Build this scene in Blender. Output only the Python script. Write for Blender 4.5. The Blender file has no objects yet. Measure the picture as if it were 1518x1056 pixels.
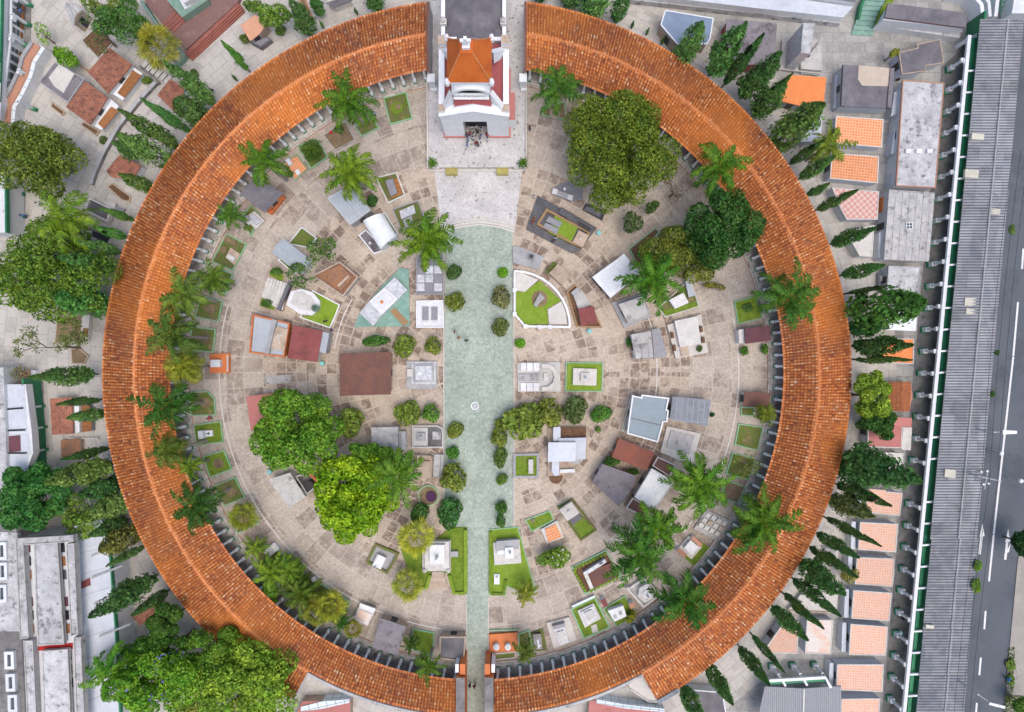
import bpy, math, random
import numpy as np
from mathutils import Vector, Matrix
from math import sin, cos, pi, radians, atan2, hypot, sqrt, acos

sc = bpy.context.scene
COL = sc.collection
H = 100.0            # camera height; the photo covers 0.1 m of ground per reference pixel
NX, NY = 759.0, 528.0  # point straight below the camera, in photo pixels

# ---------------------------------------------------------------- camera, sky, sun, exposure
cam_d = bpy.data.cameras.new('camera')
cam = bpy.data.objects.new('camera', cam_d); COL.objects.link(cam)
cam.location = (0, 0, H)
cam_d.sensor_width = 36.0
cam_d.lens = 36.0 * 1000.0 / 1518.0
cam_d.shift_x = (759 - NX) / 1518.0
cam_d.shift_y = (NY - 528) / 1518.0
cam_d.clip_start = 1.0
cam_d.clip_end = 3000
sc.camera = cam

world = bpy.data.worlds.new('World'); sc.world = world; world.use_nodes = True
wn = world.node_tree.nodes; wl = world.node_tree.links
sky = wn.new('ShaderNodeTexSky'); sky.sky_type = 'NISHITA'; sky.sun_disc = False
SUN_EL, SUN_AZ = radians(74), radians(140)     # azimuth clockwise from +Y
sky.sun_elevation = SUN_EL; sky.sun_rotation = SUN_AZ
sky.air_density = 1.0; sky.dust_density = 4.0; sky.ozone_density = 1.0
wl.new(sky.outputs[0], wn['Background'].inputs[0])
wn['Background'].inputs[1].default_value = 0.15
sun_d = bpy.data.lights.new('sun', 'SUN'); sun_d.energy = 0.9; sun_d.angle = radians(42); sun_d.color = (1, 0.955, 0.89)
sun = bpy.data.objects.new('sun', sun_d); COL.objects.link(sun)
sd = Vector((sin(SUN_AZ) * cos(SUN_EL), cos(SUN_AZ) * cos(SUN_EL), sin(SUN_EL)))
sun.rotation_euler = (-sd).to_track_quat('-Z', 'Y').to_euler()
sc.view_settings.view_transform = 'Standard'; sc.view_settings.look = 'None'
sc.view_settings.gamma = 1.0; sc.view_settings.exposure = 0.45
sc.cycles.max_bounces = 5; sc.cycles.diffuse_bounces = 3; sc.cycles.transparent_max_bounces = 4

# ---------------------------------------------------------------- helpers
def W2(px, py, z=0.0):
    s = 0.1 * (1 - z / H)
    return ((px - NX) * s, (NY - py) * s)

def WP(pts, z=0.0):
    return [W2(p[0], p[1], z) for p in pts]

def rr(cx, cy, w, h, a=0):
    a = radians(a); c, s = cos(a), sin(a)
    return [(cx + x * c - y * s, cy + x * s + y * c) for x, y in ((-w/2, -h/2), (w/2, -h/2), (w/2, h/2), (-w/2, h/2))]

def area2(p):
    return sum(p[i][0] * p[(i+1) % len(p)][1] - p[(i+1) % len(p)][0] * p[i][1] for i in range(len(p))) / 2

def ccw(p):
    return list(p) if area2(p) > 0 else list(reversed(p))

def cen(p):
    return (sum(q[0] for q in p) / len(p), sum(q[1] for q in p) / len(p))

def inset(p, d):
    """polygon (ccw, world metres) moved inwards by d (outwards when negative)"""
    p = ccw(p); n = len(p); out = []
    for i in range(n):
        a, b, c = Vector(p[i-1]), Vector(p[i]), Vector(p[(i+1) % n])
        e1 = (b - a).normalized(); e2 = (c - b).normalized()
        n1 = Vector((-e1.y, e1.x)); n2 = Vector((-e2.y, e2.x))
        m = n1 + n2
        if m.length < 1e-4: m = n1
        m.normalize()
        k = d / max(0.35, m.dot(n1))
        out.append((b.x + m.x * k, b.y + m.y * k))
    return out

class MB:
    def __init__(self): self.v = []; self.f = []; self.uv = []; self.m = []
    def face(self, pts, mat, uvs=None):
        i = len(self.v); self.v += [tuple(p) for p in pts]
        self.f.append(tuple(range(i, i + len(pts)))); self.m.append(mat)
        if uvs is None:
            P = [Vector(p) for p in pts]; e = (P[1] - P[0])
            e = e.normalized() if e.length > 1e-6 else Vector((1, 0, 0))
            nrm = e.cross(P[2] - P[0]); g = nrm.normalized().cross(e) if nrm.length > 1e-9 else Vector((0, 1, 0))
            uvs = [((p - P[0]).dot(e), (p - P[0]).dot(g)) for p in P]
        self.uv.append(uvs); return self
    def prism(self, poly, z0, z1, mt, ms=None, uvdir=None, top=None):
        p = ccw(poly); n = len(p); q = ccw(top) if top else p
        self.face([(x, y, z1) for x, y in q], mt, self._uv2(q, uvdir))
        ms = ms or mt; d = 0
        for i in range(n):
            a, b = p[i], p[(i+1) % n]; a2, b2 = q[i], q[(i+1) % n]; L = hypot(b[0]-a[0], b[1]-a[1])
            self.face([(a[0], a[1], z0), (b[0], b[1], z0), (b2[0], b2[1], z1), (a2[0], a2[1], z1)], ms,
                      [(d, z0), (d+L, z0), (d+L, z1), (d, z1)]); d += L
        return self
    def _uv2(self, p, uvdir=None):
        if uvdir is None:
            L = 0; e = (1, 0)
            for i in range(len(p)):
                a, b = p[i], p[(i+1) % len(p)]; l = hypot(b[0]-a[0], b[1]-a[1])
                if l > L: L = l; e = ((b[0]-a[0]) / l, (b[1]-a[1]) / l)
        else: e = uvdir
        o = p[0]
        return [((x-o[0]) * e[0] + (y-o[1]) * e[1], -(x-o[0]) * e[1] + (y-o[1]) * e[0]) for x, y in p]
    def flat(self, poly, z, mat, uvdir=None):
        p = ccw(poly); self.face([(x, y, z) for x, y in p], mat, self._uv2(p, uvdir)); return self
    def box(self, x, y, z0, z1, sx, sy, a=0, mat=None, mt=None):
        c, s = cos(a), sin(a)
        p = [(x + u*c - v*s, y + u*s + v*c) for u, v in ((-sx/2, -sy/2), (sx/2, -sy/2), (sx/2, sy/2), (-sx/2, sy/2))]
        return self.prism(p, z0, z1, mt or mat, mat)
    def frame(self, poly, d, z0, z1, mat):
        o = ccw(poly); i_ = inset(o, d); n = len(o)
        for k in range(n):
            a, b, c, e = o[k], o[(k+1) % n], i_[(k+1) % n], i_[k]
            self.face([(*a, z1), (*b, z1), (*c, z1), (*e, z1)], mat)
            self.face([(*a, z0), (*b, z0), (*b, z1), (*a, z1)], mat)
            self.face([(*c, z0), (*e, z0), (*e, z1), (*c, z1)], mat)
        return self
    def wallstrip(self, pts, d, z0, z1, mat, mt=None):
        """wall of thickness d along an open polyline (world)"""
        n = len(pts); L = []; R = []
        for i in range(n):
            a = Vector(pts[max(0, i-1)]); c = Vector(pts[min(n-1, i+1)]); e = (c - a).normalized(); nn = Vector((-e.y, e.x)) * d / 2
            L.append((pts[i][0]+nn.x, pts[i][1]+nn.y)); R.append((pts[i][0]-nn.x, pts[i][1]-nn.y))
        u = 0
        for i in range(n-1):
            l = hypot(pts[i+1][0]-pts[i][0], pts[i+1][1]-pts[i][1])
            self.face([(*R[i], z1), (*R[i+1], z1), (*L[i+1], z1), (*L[i], z1)], mt or mat, [(u, 0), (u+l, 0), (u+l, d), (u, d)])
            self.face([(*R[i], z0), (*R[i+1], z0), (*R[i+1], z1), (*R[i], z1)], mat, [(u, z0), (u+l, z0), (u+l, z1), (u, z1)])
            self.face([(*L[i+1], z0), (*L[i], z0), (*L[i], z1), (*L[i+1], z1)], mat, [(u+l, z0), (u, z0), (u, z1), (u+l, z1)])
            u += l
        self.face([(*L[0], z0), (*R[0], z0), (*R[0], z1), (*L[0], z1)], mat)
        self.face([(*R[-1], z0), (*L[-1], z0), (*L[-1], z1), (*R[-1], z1)], mat)
        return self
    def gable(self, poly, ze, zr, mat, axis=0, wall=None, th=0.15):
        """two slopes over a four-sided outline; ridge joins the middles of edges axis and axis+2"""
        p = ccw(poly); p = p[axis:] + p[:axis]
        m0 = ((p[0][0]+p[1][0])/2, (p[0][1]+p[1][1])/2); m1 = ((p[2][0]+p[3][0])/2, (p[2][1]+p[3][1])/2)
        A, B, C, D = [(x, y, ze) for x, y in p]; E = (*m0, zr); F = (*m1, zr)
        self.face([B, C, F, E], mat); self.face([D, A, E, F], mat)
        self.face([A, B, E], wall or mat); self.face([C, D, F], wall or mat)
        for a, b in ((B, C), (D, A)):
            self.face([(a[0], a[1], ze-th), (b[0], b[1], ze-th), b, a], mat)
        return self
    def hip(self, poly, ze, apex, mat, flare=0.0):
        p = ccw(poly); n = len(p)
        for i in range(n):
            a, b = p[i], p[(i+1) % n]
            if flare:
                k = 0.5; f = flare
                a2 = (a[0]+(apex[0]-a[0])*k, a[1]+(apex[1]-a[1])*k, ze+(apex[2]-ze)*(k-f)); b2 = (b[0]+(apex[0]-b[0])*k, b[1]+(apex[1]-b[1])*k, ze+(apex[2]-ze)*(k-f))
                self.face([(*a, ze), (*b, ze), b2, a2], mat); self.face([a2, b2, apex], mat)
            else: self.face([(*a, ze), (*b, ze), apex], mat)
        return self
    def tube(self, p0, p1, r0, r1, mat, n=8, cap=True):
        p0, p1 = Vector(p0), Vector(p1); d = (p1 - p0).normalized()
        s = d.orthogonal().normalized(); t = d.cross(s)
        A = [p0 + (s*cos(2*pi*i/n) + t*sin(2*pi*i/n)) * r0 for i in range(n)]
        B = [p1 + (s*cos(2*pi*i/n) + t*sin(2*pi*i/n)) * r1 for i in range(n)]
        for i in range(n):
            j = (i+1) % n; self.face([A[i], A[j], B[j], B[i]], mat)
        if cap: self.face(B, mat)
        return self
    def lathe(self, x, y, prof, mat, n=14, sx=1, sy=1):
        for (r0, z0), (r1, z1) in zip(prof, prof[1:]):
            for i in range(n):
                a, b = 2*pi*i/n, 2*pi*(i+1)/n
                q = [(x+r0*cos(a)*sx, y+r0*sin(a)*sy, z0), (x+r0*cos(b)*sx, y+r0*sin(b)*sy, z0), (x+r1*cos(b)*sx, y+r1*sin(b)*sy, z1), (x+r1*cos(a)*sx, y+r1*sin(a)*sy, z1)]
                if r0 < 1e-4: q = q[1:]
                elif r1 < 1e-4: q = q[:3]
                self.face(q, mat)
        return self
    def barrel(self, poly, z0, rise, mat, axis=0, n=12, wall=None):
        p = ccw(poly); p = p[axis:] + p[:axis]; A, B, C, D = p
        def arc(a, b, k):
            t = k / n; an = pi * t; u = (1 - cos(an)) / 2
            return (a[0]+(b[0]-a[0])*u, a[1]+(b[1]-a[1])*u, z0 + rise*sin(an))
        for k in range(n):
            self.face([arc(A, B, k), arc(A, B, k+1), arc(D, C, k+1), arc(D, C, k)], mat)
        self.face([arc(A, B, k) for k in range(n+1)], wall or mat); self.face([arc(D, C, k) for k in range(n+1)][::-1], wall or mat)
        return self
    def build(self, name, parent=None, loc=(0, 0, 0), smooth=False):
        me = bpy.data.meshes.new(name)
        lx, ly, lz = loc
        me.from_pydata([(a-lx, b-ly, c-lz) for a, b, c in self.v], [], self.f)
        names = []
        for m in self.m:
            if m not in names: names.append(m)
        for m in names: me.materials.append(MAT[m])
        me.polygons.foreach_set('material_index', [names.index(m) for m in self.m])
        uvl = me.uv_layers.new(name='UVMap')
        uvl.data.foreach_set('uv', [c for u in self.uv for p in u for c in p])
        if smooth: me.polygons.foreach_set('use_smooth', [True] * len(self.f))
        me.update()
        o = bpy.data.objects.new(name, me); COL.objects.link(o)
        if parent is not None: o.parent = parent
        else: o.location = loc
        return o

def thing(name, label, cat, loc, group=None, rz=0):
    o = bpy.data.objects.new(name, None); COL.objects.link(o); o.empty_display_size = 0.3
    o.location = (loc[0], loc[1], loc[2] if len(loc) > 2 else 0); o.rotation_euler = (0, 0, rz)
    o['label'] = label; o['category'] = cat
    if group: o['group'] = group
    return o

def tag(o, label, cat, group=None):
    o['label'] = label; o['category'] = cat
    if group: o['group'] = group
    return o

def part(t, name, mb, smooth=False, label=None):
    """a part of thing t; mb is in world coordinates"""
    o = mb.build(name, t, t.location, smooth)
    if label: o['label'] = label
    return o

def sub(p, name, mb, t, smooth=False):
    return mb.build(name, p, t.location, smooth)

def struct(name, mb, kind='structure'):
    o = mb.build(name); o['kind'] = kind; return o

# ---------------------------------------------------------------- materials
MAT = {}
def nodes(name):
    m = bpy.data.materials.new(name); m.use_nodes = True; MAT[name] = m
    n = m.node_tree.nodes; l = m.node_tree.links
    return m, n, l, n['Principled BSDF']

def c4(c): return (c[0], c[1], c[2], 1)

def mixc(n, l, f, a, b, mode='MIX'):
    x = n.new('ShaderNodeMix'); x.data_type = 'RGBA'; x.blend_type = mode
    for s, v in ((0, f), (6, a), (7, b)):
        if isinstance(v, (int, float)): x.inputs[s].default_value = v
        elif isinstance(v, tuple): x.inputs[s].default_value = c4(v)
        else: l.new(v, x.inputs[s])
    return x.outputs[2]

def mrange(n, l, v, a, b, c=0.0, d=1.0):
    x = n.new('ShaderNodeMapRange'); l.new(v, x.inputs[0])
    for i, k in enumerate((a, b, c, d)): x.inputs[i+1].default_value = k
    return x.outputs[0]

def noise(n, l, co, scale, detail=5, rough=0.6, dist=0.0):
    x = n.new('ShaderNodeTexNoise'); l.new(co, x.inputs['Vector']); x.inputs['Scale'].default_value = scale
    x.inputs['Detail'].default_value = detail; x.inputs['Roughness'].default_value = rough; x.inputs['Distortion'].default_value = dist
    return x.outputs['Fac']

def M(name, c1, c2=None, scale=0.8, lo=0.35, hi=0.65, stain=None, st=(0.55, 0.7, 0.5), rough=0.8, metal=0.0, grid=None, bump=0.15, fine=0.12, vary=0.1, spec=0.3):
    """weathered surface: two tones, optional stains with a shape of their own, optional tile grid
    grid = (tile w, tile h, joint, joint colour, second tile colour, row offset)"""
    m, n, l, b = nodes(name)
    tc = n.new('ShaderNodeTexCoord'); oi = n.new('ShaderNodeObjectInfo')
    ad = n.new('ShaderNodeVectorMath'); ad.operation = 'ADD'
    sc_ = n.new('ShaderNodeVectorMath'); sc_.operation = 'SCALE'; l.new(oi.outputs['Location'], sc_.inputs[0]); sc_.inputs['Scale'].default_value = 0.37
    l.new(tc.outputs['Object'], ad.inputs[0]); l.new(sc_.outputs[0], ad.inputs[1]); co = ad.outputs[0]
    f1 = mrange(n, l, noise(n, l, co, scale, 6, 0.65, 0.3), lo, hi)
    if grid:
        br = n.new('ShaderNodeTexBrick'); l.new(tc.outputs['UV'], br.inputs['Vector'])
        br.offset = grid[5] if len(grid) > 5 else 0.0; br.inputs['Scale'].default_value = 1.0
        br.inputs['Brick Width'].default_value = grid[0]; br.inputs['Row Height'].default_value = grid[1]
        br.inputs['Mortar Size'].default_value = grid[2]; br.inputs['Mortar Smooth'].default_value = 0.2
        br.inputs['Color1'].default_value = c4(c1); br.inputs['Color2'].default_value = c4(grid[4]); br.inputs['Mortar'].default_value = c4(grid[3])
        if len(grid) > 6:
            ck = n.new('ShaderNodeTexChecker'); l.new(tc.outputs['UV'], ck.inputs['Vector']); ck.inputs['Scale'].default_value = 1/grid[0]; ck.inputs['Color1'].default_value = c4(c1); ck.inputs['Color2'].default_value = c4(grid[4]); br = ck
        col = mixc(n, l, f1, br.outputs['Color'], c2 if c2 else tuple(0.8*x for x in c1)) if c2 else br.outputs['Color']
    else:
        col = mixc(n, l, f1, c1, c2 if c2 else tuple(0.8 * x for x in c1))
    if stain:
        f2 = mrange(n, l, noise(n, l, co, st[2], 9, 0.74, 0.12), st[0], st[1])
        col = mixc(n, l, f2, col, stain)
    if fine:
        f3 = mrange(n, l, noise(n, l, co, 7.0, 3, 0.7), 0.3, 0.7, 1 - fine, 1 + fine)
        hs = n.new('ShaderNodeHueSaturation'); l.new(f3, hs.inputs['Value']); l.new(col, hs.inputs['Color']); col = hs.outputs[0]
    if vary:
        f4 = mrange(n, l, oi.outputs['Random'], 0, 1, 1 - vary, 1 + vary)
        hs = n.new('ShaderNodeHueSaturation'); l.new(f4, hs.inputs['Value']); l.new(col, hs.inputs['Color']); col = hs.outputs[0]
    l.new(col, b.inputs['Base Color']); b.inputs['Roughness'].default_value = rough; b.inputs['Metallic'].default_value = metal
    b.inputs['Specular IOR Level'].default_value = spec
    if bump:
        bp = n.new('ShaderNodeBump'); bp.inputs['Strength'].default_value = bump; bp.inputs['Distance'].default_value = 0.05
        l.new(noise(n, l, co, 5.0, 4, 0.7), bp.inputs['Height']); l.new(bp.outputs[0], b.inputs['Normal'])
    return m

M('white_paint', (0.68, 0.69, 0.71), (0.58, 0.6, 0.62), stain=(0.45, 0.45, 0.43), st=(0.6, 0.8, 0.5), rough=0.6)
M('white_clean', (0.74, 0.755, 0.78), (0.64, 0.66, 0.69), stain=(0.42, 0.42, 0.42), st=(0.62, 0.78, 0.6), rough=0.5)
M('church_white', (0.82, 0.83, 0.86), (0.75, 0.765, 0.79), stain=(0.6, 0.6, 0.6), st=(0.62, 0.8, 0.7), rough=0.6, vary=0)
M('green_paint', (0.03, 0.22, 0.10), (0.02, 0.16, 0.08), rough=0.5)
M('green_edge', (0.16, 0.42, 0.20), (0.30, 0.42, 0.30), scale=1.2, rough=0.6)
M('orange_paint', (0.62, 0.19, 0.06), (0.52, 0.15, 0.05), stain=(0.3, 0.12, 0.07), rough=0.6)
M('stone_white', (0.62, 0.6, 0.57), (0.5, 0.48, 0.46), stain=(0.25, 0.24, 0.23), st=(0.56, 0.74, 0.9))
M('stone_grey', (0.4, 0.4, 0.41), (0.3, 0.3, 0.31), stain=(0.17, 0.17, 0.17), st=(0.56, 0.74, 0.7))
M('stone_tan', (0.48, 0.38, 0.3), (0.38, 0.29, 0.22), stain=(0.2, 0.15, 0.12), st=(0.56, 0.74, 0.8))
M('concrete', (0.5, 0.48, 0.46), (0.38, 0.37, 0.36), stain=(0.17, 0.16, 0.155), st=(0.54, 0.68, 0.6), fine=0.18)
M('concrete_pale', (0.6, 0.57, 0.53), (0.52, 0.49, 0.46), stain=(0.3, 0.28, 0.26), st=(0.58, 0.78, 0.4))
M('concrete_stained', (0.57, 0.57, 0.58), (0.36, 0.36, 0.37), scale=0.5, stain=(0.1, 0.1, 0.105), st=(0.52, 0.66, 0.8), bump=0.25, fine=0.25)
M('concrete_black', (0.16, 0.155, 0.15), (0.28, 0.27, 0.26), scale=0.35, lo=0.42, hi=0.72, stain=(0.07, 0.07, 0.07), st=(0.5, 0.7, 0.8), fine=0.2)
M('panel_concrete', (0.52, 0.51, 0.5), (0.36, 0.355, 0.355), scale=0.6, stain=(0.13, 0.13, 0.13), st=(0.52, 0.66, 0.7), grid=(10.0, 1.0, 0.06, (0.14, 0.14, 0.14), (0.47, 0.46, 0.45)), fine=0.2)
M('slate', (0.105, 0.1, 0.115), (0.17, 0.16, 0.175), scale=0.5, stain=(0.24, 0.23, 0.235), st=(0.6, 0.75, 0.5), rough=0.7, fine=0.2)
M('slate_lilac', (0.17, 0.155, 0.175), (0.23, 0.21, 0.225), scale=0.4, stain=(0.1, 0.08, 0.085), st=(0.52, 0.64, 0.6), fine=0.2)
M('metal_grey', (0.42, 0.46, 0.5), (0.34, 0.38, 0.42), scale=0.5, rough=0.5, spec=0.5, grid=(6, 0.45, 0.03, (0.28, 0.31, 0.35), (0.46, 0.5, 0.55)))
M('metal_dark', (0.13, 0.15, 0.18), (0.18, 0.2, 0.24), rough=0.5, spec=0.5, grid=(0.8, 12, 0.05, (0.26, 0.31, 0.37), (0.11, 0.125, 0.15)))
M('blue_grey', (0.28, 0.34, 0.38), (0.24, 0.3, 0.335), scale=0.4, rough=0.6)
M('blue_roof', (0.22, 0.29, 0.4), (0.17, 0.22, 0.31), scale=0.3, rough=0.5)
M('lilac_white', (0.55, 0.58, 0.64), (0.47, 0.5, 0.56), scale=0.6, stain=(0.33, 0.34, 0.37), st=(0.58, 0.75, 0.7), rough=0.6)
M('rust', (0.27, 0.09, 0.055), (0.19, 0.075, 0.06), scale=0.5, stain=(0.36, 0.17, 0.1), st=(0.56, 0.7, 0.6), fine=0.2)
M('rust_brown', (0.135, 0.07, 0.06), (0.19, 0.085, 0.06), scale=0.6, stain=(0.36, 0.13, 0.05), st=(0.6, 0.75, 1.0), fine=0.2)
M('rust_tan', (0.22, 0.13, 0.09), (0.33, 0.15, 0.07), scale=0.7, stain=(0.13, 0.1, 0.08), st=(0.5, 0.7, 0.9), fine=0.2)
M('maroon', (0.2, 0.055, 0.055), (0.26, 0.08, 0.075), scale=0.6, stain=(0.12, 0.05, 0.05))
M('maroon_dark', (0.11, 0.045, 0.06), (0.15, 0.06, 0.075), scale=0.6)
M('red_paint', (0.36, 0.09, 0.09), (0.3, 0.075, 0.08), rough=0.6)
M('pink_roof', (0.5, 0.2, 0.18), (0.45, 0.17, 0.15), scale=0.4, stain=(0.36, 0.13, 0.11))
M('salmon', (0.62, 0.33, 0.22), (0.55, 0.28, 0.18))
M('orange_roof', (0.75, 0.24, 0.07), (0.66, 0.2, 0.06), grid=(0.3, 0.3, 0.03, (0.55, 0.2, 0.09), (0.78, 0.27, 0.09)))
M('tile_orange', (0.74, 0.26, 0.09), (0.66, 0.31, 0.17), scale=0.5, lo=0.5, hi=0.85, grid=(0.4, 0.4, 0.055, (0.74, 0.42, 0.26), (0.62, 0.19, 0.06)))
M('tile_pink', (0.68, 0.37, 0.25), None, scale=0.5, grid=(0.36, 0.36, 0.06, (0.66, 0.47, 0.38), (0.62, 0.29, 0.18)), stain=(0.6, 0.42, 0.34), st=(0.5, 0.75, 0.6))
M('tile_worn', (0.72, 0.42, 0.28), (0.68, 0.62, 0.57), scale=0.6, lo=0.42, hi=0.55, grid=(0.27, 0.27, 0.05, (0.68, 0.6, 0.54), (0.7, 0.34, 0.2)))
M('tile_brown', (0.36, 0.14, 0.085), (0.25, 0.1, 0.07), scale=0.8, lo=0.4, hi=0.6, stain=(0.1, 0.055, 0.045), st=(0.54, 0.62, 1.6), grid=(0.42, 0.34, 0.035, (0.17, 0.08, 0.06), (0.46, 0.2, 0.12), 0.5), fine=0.25)
M('brick_red', (0.5, 0.15, 0.06), None, grid=(0.32, 0.22, 0.04, (0.42, 0.32, 0.25), (0.42, 0.11, 0.05), 0.5))
M('marble', (0.68, 0.68, 0.68), (0.55, 0.56, 0.59), scale=1.5, rough=0.35)
M('marble_grey', (0.42, 0.43, 0.47), (0.6, 0.61, 0.64), scale=2.2, lo=0.4, hi=0.6, rough=0.4)
M('granite_grey', (0.2, 0.2, 0.23), (0.27, 0.27, 0.3), scale=2.5, rough=0.35)
M('granite_black', (0.04, 0.04, 0.05), (0.09, 0.09, 0.105), scale=1.3, lo=0.4, hi=0.7, rough=0.25, spec=0.5)
M('lawn', (0.115, 0.2, 0.022), (0.19, 0.255, 0.04), scale=1.2, stain=(0.24, 0.2, 0.085), st=(0.57, 0.72, 0.7), rough=1, bump=0.9, fine=0.35, vary=0.08, spec=0.05)
M('lawn_bright', (0.16, 0.27, 0.025), (0.235, 0.32, 0.05), scale=0.9, stain=(0.27, 0.24, 0.1), st=(0.6, 0.75, 0.6), rough=1, bump=0.9, fine=0.32, spec=0.05)
M('bed_green', (0.12, 0.17, 0.035), (0.17, 0.15, 0.075), scale=0.9, lo=0.42, hi=0.6, stain=(0.3, 0.22, 0.11), st=(0.56, 0.68, 0.6), rough=1, bump=0.9, fine=0.3, spec=0.05)
M('soil', (0.2, 0.14, 0.09), (0.27, 0.2, 0.12), scale=1.3, stain=(0.1, 0.11, 0.045), st=(0.53, 0.66, 0.9), rough=1, bump=0.9, fine=0.3, spec=0.05)
M('mulch', (0.13, 0.07, 0.045), (0.2, 0.12, 0.07), scale=2.5, rough=1, bump=0.9, fine=0.3, spec=0.05)
M('flower_mix', (0.26, 0.11, 0.05), (0.36, 0.16, 0.06), scale=3, lo=0.4, hi=0.6, stain=(0.6, 0.45, 0.35), st=(0.64, 0.68, 4.5), rough=1, bump=0.8, fine=0.3)
M('bark', (0.16, 0.12, 0.09), (0.24, 0.19, 0.15), scale=4, rough=0.95, bump=0.6)
M('palm_bark', (0.33, 0.3, 0.28), (0.24, 0.21, 0.19), scale=3, rough=0.95, bump=0.5)
M('bark_red', (0.36, 0.2, 0.12), (0.28, 0.15, 0.09), scale=4, rough=0.95)
M('dark_opening', (0.02, 0.02, 0.024), (0.035, 0.035, 0.04), rough=0.4, bump=0)
M('glass', (0.05, 0.06, 0.07), (0.09, 0.11, 0.12), rough=0.12, spec=0.6, bump=0, fine=0.05)
M('bronze', (0.16, 0.26, 0.2), (0.1, 0.13, 0.1), scale=3, rough=0.5)
M('steel', (0.55, 0.57, 0.6), (0.45, 0.47, 0.5), rough=0.4, metal=0.6, bump=0)
M('teal_plastic', (0.06, 0.42, 0.36), (0.05, 0.36, 0.31), rough=0.4, bump=0)
M('black_plastic', (0.018, 0.018, 0.022), (0.025, 0.025, 0.03), rough=0.4, bump=0)
M('yellow_stone', (0.42, 0.37, 0.13), (0.32, 0.28, 0.09), scale=2)
M('wood_tan', (0.42, 0.28, 0.15), (0.33, 0.2, 0.1), grid=(0.25, 4, 0.03, (0.15, 0.09, 0.05), (0.37, 0.24, 0.12)))
M('green_marble', (0.15, 0.25, 0.2), (0.22, 0.33, 0.27), scale=2, rough=0.4)
M('brown_paving', (0.26, 0.15, 0.13), (0.2, 0.115, 0.105), scale=0.5, stain=(0.31, 0.2, 0.17), grid=(0.6, 0.6, 0.02, (0.16, 0.1, 0.09), (0.24, 0.13, 0.12)))
M('brown_step', (0.3, 0.11, 0.08), (0.22, 0.08, 0.065))
M('asphalt', (0.105, 0.12, 0.142), (0.13, 0.146, 0.168), scale=0.12, stain=(0.075, 0.085, 0.1), st=(0.5, 0.7, 0.15), rough=0.9)
M('road_paint', (0.75, 0.75, 0.75), (0.62, 0.62, 0.62), scale=2)
M('sidewalk', (0.34, 0.31, 0.28), (0.27, 0.25, 0.23), scale=0.4, stain=(0.18, 0.17, 0.15))
M('teal_floor', (0.17, 0.3, 0.25), (0.24, 0.4, 0.33), scale=0.8, stain=(0.4, 0.5, 0.44), st=(0.55, 0.7, 1.5))
M('tank_blue', (0.2, 0.5, 0.5), (0.25, 0.55, 0.55), bump=0)
M('lime_pad', (0.5, 0.42, 0.34), (0.42, 0.35, 0.28))
M('white_tile', (0.66, 0.72, 0.76), None, grid=(1.3, 1.2, 0.05, (0.25, 0.3, 0.3), (0.6, 0.67, 0.72)))
M('skylight', (0.55, 0.53, 0.45), (0.48, 0.46, 0.38))
M('cable', (0.03, 0.03, 0.035), rough=0.6, bump=0)
M('purple_leaf', (0.05, 0.015, 0.06), (0.08, 0.03, 0.09), scale=4, rough=0.8)
M('flower_pink', (0.6, 0.12, 0.25), (0.7, 0.3, 0.4), scale=5, bump=0)
M('flower_white', (0.75, 0.72, 0.68), bump=0)
M('flower_red', (0.5, 0.03, 0.03), bump=0)

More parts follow.
